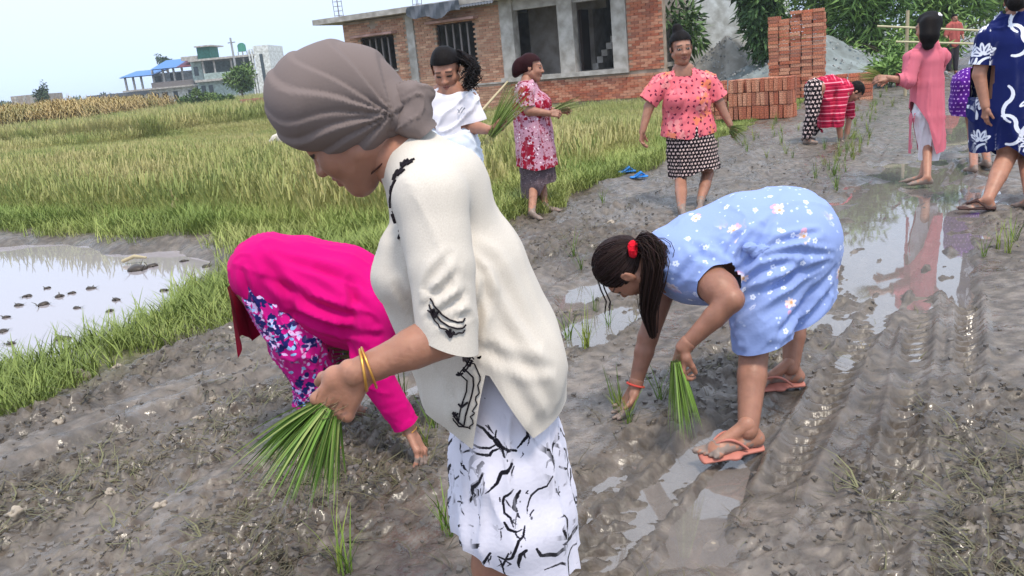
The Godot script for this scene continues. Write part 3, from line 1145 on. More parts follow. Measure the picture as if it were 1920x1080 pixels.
# ---------------------------------------------------------------- the woman in magenta
func woman_magenta() -> void:
	var D := 3.05
	var j := func(u, v, dd := 0.0) -> Vector3: return P(u, v, D + dd)
	var hip: Vector3 = j.call(500, 520)
	var me := person(hip, RT, "woman in magenta tunic and floral trousers bent double planting")
	var lat := -FW
	var b := Field.new()
	var nb: Vector3 = j.call(735, 575)
	var sh: Vector3 = j.call(690, 585, -0.16)
	var el: Vector3 = j.call(700, 700, -0.2)
	var wr: Vector3 = j.call(768, 808, -0.2)
	b.cap(hip, nb, 0.1, 0.08, 0.05, lat, 1.4)
	b.chain([nb, sh], [0.05, 0.05], 0.03)
	b.chain([sh, el, wr], [0.05, 0.04, 0.027], 0.02)
	var sh2: Vector3 = j.call(710, 580, 0.16)
	b.chain([nb, sh2, j.call(660, 650, 0.2), j.call(672, 690, 0.0)], [0.05, 0.05, 0.036, 0.026], 0.02)
	var an: Vector3 = G(597, 826, 0.08)
	var an2: Vector3 = G(655, 760, 0.08)
	b.chain([hip + lat * 0.1, j.call(565, 665, -0.08), an], [0.09, 0.055, 0.034], 0.04)
	b.chain([hip - lat * 0.1, j.call(600, 640, 0.12), an2], [0.09, 0.055, 0.034], 0.04)
	foot_field(b, an, RT * 0.9 - FW * 0.35, -lat, 1.05, true)
	foot_field(b, an2, RT, lat, 1.0, true)
	var hx := head_frame(j.call(785, 598, 0.0), RT * 0.35 + Vector3.DOWN * 0.93, RT * 0.93 + Vector3.UP * 0.2, 1.0)
	var hf := head_field(hx)
	hf.cap(hx * Vector3(0, -0.05, -0.02), nb, 0.05, 0.055, 0.02)
	var hand := Field.new()
	hand.cap(wr.lerp(el, 0.1), wr, 0.027, 0.026, 0.01)
	hand_field(hand, wr, G(800, 868, 0.03) - wr, Vector3.DOWN * 0.5 - RT * 0.6, 1.0, [0.32, 0.34, 0.36, 0.4], 1.08, 0.25, 0.14)
	add_job(me, "body", M.skin, [{"f": b, "h": 0.011, "col": skin_col(0.98, 0.05)}, {"f": hf, "h": 0.006, "col": face_col(hx, 0.95, false)}, {"f": hand, "h": 0.0035, "col": skin_col(1.0, 0.05)}])
	var hr := Field.new()
	hr.ell(hx * Vector3(0, 0.03, -0.018), 0.08, hx.basis.y.normalized(), 1.15, hx.basis.z.normalized(), 1.25, 0.01)
	var hinv := hx.affine_inverse()
	add_job(me, "hair", M.hair_black, [{"f": hr, "h": 0.008, "disp": lock_noise(hx.basis.z, 0.004)}], func(p): 
		var q: Vector3 = hinv * p
		return (q.z - 0.045 - q.y * 0.2) if q.y < 0.09 else -1.0)
	# tunic
	var k := Field.new()
	k.chain([j.call(505, 508), j.call(560, 522), j.call(640, 550), j.call(705, 575)], [px(hip, 72), px(hip, 78), px(hip, 91), px(hip, 82)], 0.03, lat, 1.3)
	for s in [-1.0, 1.0]: k.cap(j.call(492, 508, 0.1 * s), j.call(515, 540, 0.1 * s), px(hip, 56), px(hip, 52), 0.04)
	k.cap(j.call(600, 575), j.call(690, 590), px(hip, 60), px(hip, 66), 0.04, lat, 1.3)
	k.cap(j.call(700, 570, -0.1), sh, px(hip, 50), px(hip, 40), 0.05)
	k.chain([sh, el, j.call(762, 797, -0.2), j.call(770, 812, -0.2)], [px(hip, 40), px(hip, 33), px(hip, 24), px(hip, 24)], 0.02)
	k.chain([j.call(710, 570, 0.1), sh2, j.call(662, 640, 0.2)], [0.08, 0.065, 0.05], 0.03)
	var d2: Vector3 = (wr - el).normalized()
	var f1 := folds(RT + Vector3.DOWN * 0.6, 0.09, 0.012, 5.0, 0.1)
	var f2 := folds(d2.cross(FW), 0.04, 0.005, 15.0)
	var cl := []
	for q in [[480, 470, 560, 590, 10, 6], [520, 460, 690, 545, 11, 6], [500, 520, 660, 590, 10, 7], [540, 590, 700, 625, 9, 7], [590, 480, 700, 600, 10, 6], [660, 520, 690, 660, 9, 7], [640, 560, 712, 690, 8, 6], [450, 500, 470, 560, 8, 5], [560, 560, 690, 590, 9, 6]]:
		cl.append([j.call(q[0], q[1], -0.2), j.call(q[2], q[3], -0.2), px(hip, q[4]), px(hip, q[5])])
	var cz := creases_along(k, cl)
	var kd := func(p: Vector3, n: Vector3) -> float:
		var w := clampf(1.0 - (p - wr).length() / 0.25, 0, 1)
		return f1.call(p, n) * (1.0 - w) * 0.4 + f2.call(p, n) * w + cz.call(p, n)
	var hem := hem_cut(hip, RT, [j.call(405, 560, -0.14), j.call(438, 572, -0.14), j.call(452, 562, -0.17), j.call(478, 556, -0.18), j.call(508, 566, -0.18), j.call(545, 606, -0.17), j.call(600, 645, -0.15), j.call(620, 720, -0.1), j.call(640, 900, 0), j.call(900, 1000, 0)])
	add_job(me, "tunic", M.magenta, [{"f": k, "h": 0.0095, "disp": kd}], all_cuts([hem, end_cut(j.call(763, 795, -0.2), d2, 0.08)]))
	# loose back panel
	var pan := Strip.new()
	var top := [j.call(430, 548, -0.17), j.call(426, 540, -0.06), j.call(430, 535, 0.06), j.call(450, 540, 0.15), j.call(520, 575, 0.19), j.call(552, 600, 0.18)]
	var bot := [j.call(446, 672, -0.16), j.call(450, 640, -0.05), j.call(455, 628, 0.06), j.call(470, 640, 0.14), j.call(520, 612, 0.18), j.call(556, 606, 0.18)]
	for i in 5:
		for q in 8:
			for e in 4:
				var s0 := e / 4.0
				var s1 := (e + 1) / 4.0
				var t0 := q / 8.0
				var t1 := (q + 1) / 8.0
				var f := func(s: float, t: float) -> Vector3:
					return top[i].lerp(top[i + 1], s).lerp(bot[i].lerp(bot[i + 1], s), t) + RT * 0.012 * sin((i + s) * 3.0) * t
				pan.quad(f.call(s0, t0), f.call(s1, t0), f.call(s1, t1), f.call(s0, t1), Color.WHITE)
	put_late(local_strip(pan, me), "back_panel", M.magenta_lining, me)
	# trousers
	for s in [-1.0, 1.0]:
		var t := Field.new()
		if s < 0:
			t.chain([j.call(500, 545, -0.12), j.call(560, 640, -0.1), j.call(592, 705, -0.06), j.call(588, 768, -0.03)], [px(hip, 44), px(hip, 52), px(hip, 42), px(hip, 37)], 0.04)
		else:
			t.chain([j.call(520, 535, 0.12), j.call(600, 620, 0.14), j.call(640, 690, 0.16), an2 + Vector3(0, 0.1, 0)], [px(hip, 58), px(hip, 50), px(hip, 40), px(hip, 34)], 0.04)
		var e: Vector3 = j.call(586, 752, -0.03) if s < 0 else an2 + Vector3(0, 0.12, 0)
		add_job(me, "trouser_leg", M.floral, [{"f": t, "h": 0.008, "disp": folds(RT * 0.5 + Vector3.DOWN, 0.06, 0.009, 9.0 * s)}], end_cut(e, Vector3.DOWN, 0.2))
	bracelet(me, wr + d2 * 0.0, d2, 0.03, 0.002, M.gold)
	bunch("small bunch of seedlings hanging from the magenta-clad woman's far hand", j.call(690, 668, -0.02), -RT * 0.9 + Vector3.UP * 0.18, 0.2, 60, 0.6, 0.5, 0.012, [Color(0.13, 0.19, 0.05), Color(0.2, 0.24, 0.09), Color(0.1, 0.14, 0.04)], 0.02, 0.004)

# ---------------------------------------------------------------- the woman in the blue dress
func woman_blue() -> void:
	var D := 3.07
	var j := func(u, v, dd := 0.0) -> Vector3: return P(u, v, D + dd)
	var hip: Vector3 = j.call(1475, 455)
	var me := person(hip, -RT, "woman in light blue flowered dress bent over with ponytail and red scrunchie")
	var lat := -FW
	var b := Field.new()
	var nb: Vector3 = j.call(1248, 490, -0.02)
	var sh: Vector3 = j.call(1318, 515, -0.17)
	var el: Vector3 = j.call(1372, 562, -0.34)
	var wr: Vector3 = j.call(1281, 652, -0.31)
	b.chain([hip, j.call(1330, 480), nb], [0.1, 0.09, 0.06], 0.05, lat, 1.3)
	b.chain([nb, sh], [0.05, 0.06], 0.03)
	b.chain([sh, sh.lerp(el, 0.6), el], [0.07, 0.064, 0.043], 0.03)
	b.chain([el, el.lerp(wr, 0.35), wr], [0.042, 0.039, 0.025], 0.012)
	var sh2: Vector3 = j.call(1245, 540, 0.12)
	var el2: Vector3 = j.call(1215, 632, 0.06)
	var wr2: Vector3 = j.call(1191, 724, 0.02)
	b.chain([nb, sh2, el2, el2.lerp(wr2, 0.3), wr2], [0.05, 0.05, 0.04, 0.038, 0.026], 0.02)
	var an: Vector3 = G(1402, 812, 0.075)
	an = P(1402, 785, (an - Vector3(0, EYE, 0)).dot(FW))
	an.y = 0.085
	var an2: Vector3 = G(1483, 690, 0.085)
	b.chain([hip + lat * 0.1, j.call(1415, 640, -0.19), an.lerp(j.call(1415, 640, -0.19), 0.6), an], [0.09, 0.054, 0.052, 0.036], 0.03)
	b.chain([hip - lat * 0.1, j.call(1492, 590, 0.26), an2.lerp(j.call(1492, 590, 0.26), 0.6), an2], [0.09, 0.05, 0.047, 0.034], 0.03)
	var fd := -RT * 0.97 - FW * 0.22
	var fd2 := -RT
	var feet := Field.new()
	foot_field(feet, an + Vector3(0, 0.012, 0), fd, FW, 1.08)
	foot_field(feet, an2 + Vector3(0, 0.012, 0), fd2, -FW, 1.0)
	for pr in feet.pr:
		pr[0] += Vector3(0, 0.018, 0)
		pr[1] += Vector3(0, 0.018, 0)
	var hx := head_frame(j.call(1172, 503, -0.04), -RT * 0.3 + Vector3.DOWN * 0.95 + FW * 0.25, -RT * 0.95 + Vector3.UP * 0.3, 1.03)
	var hf := head_field(hx)
	hf.cap(hx * Vector3(0, -0.05, -0.03), nb, 0.052, 0.06, 0.02)
	var hand := Field.new()
	hand.cap(wr.lerp(el, 0.1), wr, 0.03, 0.027, 0.01)
	hand_field(hand, wr, -RT * 0.28 + Vector3.DOWN * 0.95, FW * 0.3 + RT * 0.85, 1.0, [0.75, 0.8, 0.85, 0.85], 1.0, 0.75, 0.03)
	hand.cap(wr2.lerp(el2, 0.1), wr2, 0.03, 0.027, 0.01)
	hand_field(hand, wr2, -RT * 0.45 + Vector3.DOWN * 0.9, RT * 0.35 - FW * 0.2 - RT * 0.9, -1.0, [0.3, 0.35, 0.4, 0.45], 1.0, 0.5, 0.04)
	add_job(me, "body", M.skin, [{"f": b, "h": 0.0095, "col": skin_col(0.82)}, {"f": hf, "h": 0.0048, "col": face_col(hx, 0.8, false)}, {"f": feet, "h": 0.005, "col": skin_col(0.95, 0.045)}, {"f": hand, "h": 0.0038, "col": skin_col(0.88, 0.06)}])
	# hair
	var hr := Field.new()
	hr.ell(hx * Vector3(0, 0.034, -0.014), 0.082, hx.basis.y.normalized(), 1.15, hx.basis.z.normalized(), 1.25, 0.01)
	hr.ball(hx * Vector3(0, 0.02, -0.085), 0.03, 0.04)
	var hinv := hx.affine_inverse()
	var tie: Vector3 = j.call(1186, 467, -0.075)
	var hd := func(p: Vector3, _n: Vector3) -> float:
		var e := p - tie
		var a := atan2(e.dot(UPV), e.dot(RT))
		return 0.0012 * sin(a * 60.0 + nz.get_noise_3d(p.x * 300.0, p.y * 300.0, p.z * 300.0) * 6.0)
	add_job(me, "hair", M.hair_brown, [{"f": hr, "h": 0.0045, "disp": hd}], func(p):
		var q: Vector3 = hinv * p
		return maxf(q.z - 0.052 - maxf(q.y, 0.0) * 0.35, -0.05 - q.y))
	var tail := Strip.new()
	var spine := [tie, j.call(1212, 455, -0.12), j.call(1231, 478, -0.15), j.call(1222, 535, -0.13), j.call(1216, 580, -0.1), j.call(1224, 628, -0.07)]
	var wid := [0.012, 0.034, 0.042, 0.036, 0.026, 0.012]
	for i in 420:
		var pts := []
		var o := Vector3(rng.randfn(), rng.randfn(), rng.randfn()) * 0.5
		for q in 13:
			var t := q / 12.0 * 4.999 * rng.randf_range(0.985, 1.0)
			var n := int(t)
			var p: Vector3 = (spine[n] as Vector3).cubic_interpolate(spine[n + 1], spine[maxi(n - 1, 0)], spine[mini(n + 2, 5)], t - n)
			pts.append(p + o * lerpf(wid[n], wid[n + 1], t - n))
		tail.tube(pts, 0.0016, Color(0.022, 0.013, 0.011) * rng.randf_range(0.6, 2.0), 3, false)
	for i in 620:                                           # hair drawn back over the head to the tie
		var q := Vector3(rng.randfn(), rng.randfn(), rng.randfn()).normalized()
		var st: Vector3 = hx * (Vector3(0, 0.034, -0.014) + q * Vector3(0.09, 0.1, 0.11))
		var lq: Vector3 = hinv * st
		if lq.z > 0.05 + maxf(lq.y, 0.0) * 0.35 or lq.y < -0.045: continue
		var pts := []
		for e in 7:
			var c: Vector3 = hx * Vector3(0, 0.034, -0.014)
			var m := st.lerp(tie, e / 6.0)
			var dir := (m - c).normalized()
			var t := 0.13
			for it in 5: t -= hr.val(c + dir * t) * 0.9
			pts.append(c + dir * (t + 0.0015))
		tail.tube(pts, 0.0017, Color(0.02, 0.012, 0.011) * rng.randf_range(0.5, 2.6), 3, false)
	for i in 14:                                            # loose strands at the brow
		var a: Vector3 = j.call(1122 + rng.randf_range(-5, 6), 520, -0.02 + rng.randfn() * 0.02)
		tail.tube([a, a + Vector3.DOWN * 0.05 + RT * 0.012, a + Vector3.DOWN * 0.1 + RT * 0.03, a + Vector3.DOWN * rng.randf_range(0.12, 0.16) + RT * 0.022], 0.0009, Color(0.015, 0.01, 0.009), 3, false)
	put_late(local_strip(tail, me), "ponytail", M.strand, me)
	var sc := Field.new()
	tie = j.call(1187, 467, -0.125)
	for i in 10:
		var a := TAU * i / 10.0
		var a2 := TAU * (i + 1) / 10.0
		var o := (RT * 0.3 + FW * 0.2)
		sc.cap(tie + (UPV * cos(a) + (FW * 0.6 + RT * 0.45) * sin(a)) * 0.019, tie + (UPV * cos(a2) + (FW * 0.6 + RT * 0.45) * sin(a2)) * 0.019, 0.0115, 0.0115, 0.006)
	add_job(me, "scrunchie", M.red_band, [{"f": sc, "h": 0.003, "disp": folds(RT, 0.012, 0.003, 2.0)}])
	# dress
	var k := Field.new()
	k.chain([j.call(1262, 482), j.call(1310, 480), j.call(1400, 457), j.call(1470, 448)], [px(hip, 60), px(hip, 82), px(hip, 96), px(hip, 97)], 0.03, lat, 1.25)
	k.cap(j.call(1290, 510), j.call(1340, 512), px(hip, 56), px(hip, 56), 0.05, lat, 1.5)
	for s in [-1.0, 1.0]: k.ball(j.call(1484, 445, 0.08 * s), px(hip, 78), 0.03)
	k.chain([j.call(1470, 450), j.call(1478, 540), j.call(1490, 640)], [px(hip, 94), px(hip, 82), px(hip, 84)], 0.03, lat, 1.4)
	k.chain([j.call(1440, 480, -0.12), j.call(1425, 600, -0.2), j.call(1428, 700, -0.22)], [px(hip, 66), px(hip, 54), px(hip, 50)], 0.05)
	k.cap(j.call(1275, 490, -0.1), j.call(1322, 512, -0.17), px(hip, 50), px(hip, 47), 0.05)
	k.cap(sh, sh.lerp(el, 0.6), 0.074, 0.071, 0.02)
	k.chain([j.call(1262, 500, 0.1), sh2], [0.09, 0.075], 0.04)
	var hem := hem_cut(hip, RT, [j.call(1300, 690, -0.25), j.call(1384, 669, -0.27), j.call(1400, 664, -0.27), j.call(1440, 640, -0.22), j.call(1478, 612, -0.15), j.call(1558, 548, -0.1), j.call(1620, 520, -0.1)])
	var sd: Vector3 = (el - sh).normalized()
	var neck: Vector3 = (j.call(1205, 497) - j.call(1262, 485)).normalized()
	var waist: Vector3 = j.call(1405, 480, -0.22)
	var cl := []
	for q in [[1385, 604, 1530, 480, 8, 8], [1388, 636, 1556, 500, 9, 8], [1392, 572, 1500, 468, 8, 7], [1420, 650, 1556, 540, 9, 8], [1395, 545, 1470, 480, 7, 7], [1440, 620, 1520, 555, 8, 6], [1378, 505, 1425, 425, 7, 6], [1395, 510, 1450, 400, 8, 7], [1360, 480, 1400, 430, 6, 5], [1425, 470, 1520, 440, 7, 6], [1430, 480, 1540, 470, 7, 6], [1255, 540, 1330, 470, 8, 5], [1290, 430, 1330, 520, 9, 5], [1340, 400, 1360, 490, 10, 4]]:
		cl.append([j.call(q[0], q[1], -0.22), j.call(q[2], q[3], -0.2), px(hip, q[4]), px(hip, q[5])])
	var cz := creases_along(k, cl)
	var f1 := folds(RT * 0.75 + UPV * 0.66, 0.055, 0.02, 8.0, 0.08)
	var f2 := folds(RT * 0.95 - UPV * 0.3, 0.1, 0.01, 4.0)
	var kd := func(p: Vector3, n: Vector3) -> float:
		var s := (p - hip).dot(RT)
		var below := smoothstep(0.03, -0.14, p.y - hip.y + s * 0.3) * smoothstep(-0.3, -0.12, s)
		var wl := (p - waist).dot((RT * 0.75 - UPV * 0.66))
		var gather := -0.016 * exp(-pow(wl / 0.014, 2)) * smoothstep(0.16, 0.05, absf((p - waist).dot(RT * 0.66 + UPV * 0.75)))
		return lerpf(f2.call(p, n) * 0.4, f1.call(p, n) * 0.25, below) + gather + cz.call(p, n)
	add_job(me, "dress", M.blue, [{"f": k, "h": 0.0095, "disp": kd}], all_cuts([hem, end_cut(sh.lerp(el, 0.4), sd, 0.1), end_cut(j.call(1233, 485), neck, 0.14), end_cut(sh2 + Vector3.DOWN * 0.03, (el2 - sh2), 0.1)]))
	# tie bow at the waist
	var bow := Field.new()
	for q in [[-14, -8, 10], [12, -4, 12], [24, 8, 9], [-2, 2, 9]]:
		bow.ell(j.call(1420 + q[0], 472 + q[1], -0.235), px(hip, q[2]), RT, 1.35, UPV, 1.0, 0.006)
	add_job(me, "waist_tie", M.blue, [{"f": bow, "h": 0.004, "disp": folds(RT + UPV * 0.5, 0.015, 0.003, 6.0)}])
	# flip-flops
	for q in [[an, fd, FW, 1.08], [an2, fd2, -FW, 1.0]]:
		var g: Vector3 = q[0]
		g.y = 0.0
		var d: Vector3 = q[1].normalized()
		var w: Vector3 = q[2]
		var z: float = q[3]
		var so := Field.new()
		so.cap(g - d * 0.045 * z + Vector3(0, 0.012, 0), g + d * 0.06 * z + Vector3(0, 0.012, 0), 0.012, 0.0115, 0.01, w, 2.9)
		so.cap(g + d * 0.05 * z + Vector3(0, 0.012, 0), g + d * 0.165 * z + w * 0.008 + Vector3(0, 0.012, 0), 0.012, 0.012, 0.02, w, 3.9)
		add_job(me, "sandal", M.sandal_pink, [{"f": so, "h": 0.004}])
		var st := Strip.new()
		for e in [-1.0, 1.0]:
			var pts := []
			for i in 9:
				var t := i / 8.0
				pts.append(g + d * lerpf(0.128, 0.01, t) * z + w * (0.012 + e * 0.043 * sqrt(t)) * z + Vector3(0, 0.05 + 0.028 * sin(t * PI) - 0.022 * t, 0) * z)
			st.tube(pts, [0.004, 0.0045, 0.005, 0.0055, 0.006, 0.006, 0.0055, 0.005, 0.0045], Color.WHITE, 6)
		put(local_strip(st, me), "strap", M.sandal_pink, me)
	bracelet(me, wr2 - (wr2 - el2).normalized() * 0.005, (wr2 - el2), 0.034, 0.0045, M.red_thread)
	bunch("bright bunch of seedlings hanging from the blue-dressed woman's hand", j.call(1268, 682, -0.33), Vector3.DOWN * 0.97 + RT * 0.1, 0.27, 170, 0.22, 0.3, 0.018, [Color(0.2, 0.33, 0.06), Color(0.27, 0.4, 0.1), Color(0.16, 0.27, 0.05), Color(0.33, 0.42, 0.16)], 0.03, 0.0042)
	bunch("few seedlings being pressed into the mud by the blue-dressed woman", G(1166, 775, 0.02), -RT * 0.25 + UPV * 0.95, 0.13, 26, 0.5, 0.3, 0.012, [Color(0.2, 0.25, 0.06), Color(0.27, 0.3, 0.09)], 0.0, 0.004)

# ---------------------------------------------------------------- the women further off
# pts: [u, v, depth offset, radius in pixels]
func run(f: Field, D: float, pts: Array, k := 0.03, w := Vector3.RIGHT, q := 1.0) -> void:
	for i in pts.size() - 1:
		var a: Vector3 = P(pts[i][0], pts[i][1], D + pts[i][2])
		var b: Vector3 = P(pts[i + 1][0], pts[i + 1][1], D + pts[i + 1][2])
		f.cap(a, b, px(a, pts[i][3]), px(b, pts[i + 1][3]), k if i == 0 else minf(k, 0.015), w, q)

func hem_px(D: float, o: Vector3, pts: Array) -> Callable:
	var l := []
	for q in pts: l.append(P(q[0], q[1], D + q[2]))
	return hem_cut(o, RT, l)

func hair_cap(f: Field, hx: Transform3D, r := 0.082) -> void:
	var s := hx.basis.get_scale().x
	f.ell(hx * Vector3(0, 0.036, -0.016), r * s, hx.basis.y.normalized(), 1.12, hx.basis.z.normalized(), 1.22, 0.01)

func hair_line(hx: Transform3D, front := 0.06) -> Callable:
	var inv := hx.affine_inverse()
	return func(p: Vector3) -> float:
		var q: Vector3 = inv * p
		if q.length() > 0.15 or q.z < -0.03: return -1.0
		return maxf(minf(q.z - 0.02, 0.062 + 0.25 * (q.z - front) - q.y), minf(q.z - 0.01, -0.02 - q.y))

func woman_pink_blouse() -> void:
	var D := 7.7
	var j := func(u, v, dd := 0.0) -> Vector3: return P(u, v, D + dd)
	var hip: Vector3 = j.call(1295, 265)
	var me := person(hip, -FW, "woman in pink patterned blouse and black dotted skirt walking barefoot")
	var b := Field.new()
	run(b, D, [[1281, 130, 0, 14], [1284, 160, 0, 17], [1295, 270, 0, 18]], 0.04, RT, 1.5)
	run(b, D, [[1281, 140, 0, 12], [1243, 156, 0, 11], [1217, 200, -0.02, 9.5], [1204, 248, -0.08, 6]], 0.03)
	run(b, D, [[1281, 140, 0, 12], [1326, 154, 0, 11], [1349, 194, -0.02, 9.5], [1369, 234, -0.1, 6]], 0.03)
	var a1: Vector3 = G(1278, 392, 0.06)
	var a2: Vector3 = G(1313, 378, 0.06)
	b.chain([j.call(1277, 270), j.call(1276, 335, -0.02), a1.lerp(j.call(1276, 335, -0.02), 0.55), a1], [0.075, 0.055, 0.054, 0.036], 0.04)
	b.chain([j.call(1316, 270), j.call(1327, 325, 0.05), a2.lerp(j.call(1328, 325, 0.05), 0.55), a2], [0.075, 0.055, 0.052, 0.036], 0.04)
	foot_field(b, a1, -FW, RT, 1.0)
	foot_field(b, a2, -FW - RT * 0.3, -RT, 1.0)
	var hx := head_frame(j.call(1277, 90, 0.0), -FW * 0.97 + RT * 0.02 + Vector3.DOWN * 0.12, Vector3.UP - RT * 0.02, 1.2)
	var hf := head_field(hx)
	hf.cap(hx * Vector3(0, -0.06, -0.02), j.call(1281, 142), 0.058, 0.07, 0.03)
	var hand := Field.new()
	hand_field(hand, j.call(1204, 248, -0.08), Vector3.DOWN - RT * 0.1, RT * 0.6 - FW * 0.4, -1.0, [0.5, 0.5, 0.55, 0.6], 1.0, 0.4)
	hand_field(hand, j.call(1369, 234, -0.1), Vector3.DOWN * 0.7 + RT * 0.6, -RT * 0.5 + Vector3.DOWN * 0.5, 1.0, [0.8, 0.8, 0.85, 0.85], 1.0, 0.6)
	add_job(me, "body", M.skin, [{"f": b, "h": 0.014, "col": skin_col(0.9, 0.1)}, {"f": hf, "h": 0.0055, "col": face_col(hx, 0.95)}, {"f": hand, "h": 0.005, "col": skin_col(0.9)}])
	var h := Field.new()
	hair_cap(h, hx, 0.083)
	h.ball(hx * Vector3(-0.01, 0.13, -0.06), 0.05, 0.03)
	add_job(me, "hair", M.hair_black, [{"f": h, "h": 0.008, "disp": lock_noise(hx.basis.z + hx.basis.y * 0.5, 0.003, 500.0)}], hair_line(hx))
	var s := Field.new()
	run(s, D, [[1282, 146, 0, 20], [1284, 165, 0, 26], [1288, 200, 0, 29], [1291, 245, 0, 33], [1292, 275, 0, 34]], 0.05, RT, 1.5)
	for e in [-1.0, 1.0]: s.ball(j.call(1288 + e * 20, 188, -0.09), 0.095, 0.06)
	run(s, D, [[1270, 148, 0, 16], [1243, 156, 0, 19], [1214, 190, 0, 18], [1208, 200, 0, 18]], 0.03)
	run(s, D, [[1295, 147, 0, 16], [1325, 154, 0, 19], [1347, 186, 0, 18], [1352, 196, 0, 18]], 0.03)
	var f1 := folds(Vector3.UP + RT * 0.25, 0.11, 0.013, 2.0)
	add_job(me, "blouse", M.blouse, [{"f": s, "h": 0.013, "disp": f1}], all_cuts([hem_px(D, hip, [[1230, 256, -0.1], [1290, 262, -0.15], [1345, 248, -0.1]]), end_cut(j.call(1214, 190), j.call(1208, 200) - j.call(1230, 170), 0.12), end_cut(j.call(1347, 184), j.call(1352, 196) - j.call(1335, 165), 0.12), end_cut(j.call(1281, 140, -0.06), Vector3.UP - FW * 0.5, 0.085)]))
	var k := Field.new()
	run(k, D, [[1294, 245, 0, 30], [1297, 280, 0, 32], [1304, 345, 0, 33]], 0.04, RT, 1.45)
	add_job(me, "skirt", M.petals, [{"f": k, "h": 0.013, "disp": folds(Vector3.UP, 0.09, 0.02, 6.0, 0.08)}], hem_px(D, hip, [[1240, 334, -0.1], [1270, 339, -0.15], [1300, 328, -0.15], [1325, 316, -0.15], [1360, 320, -0.1]]))
	bunch("short bunch of seedlings in the pink-bloused woman's lowered hand", j.call(1374, 243, -0.14), RT * 0.8 + Vector3.DOWN * 0.35 - FW * 0.3, 0.17, 90, 0.7, 0.6, 0.03, [Color(0.14, 0.19, 0.05), Color(0.2, 0.24, 0.08), Color(0.1, 0.13, 0.04)], 0.08, 0.006)

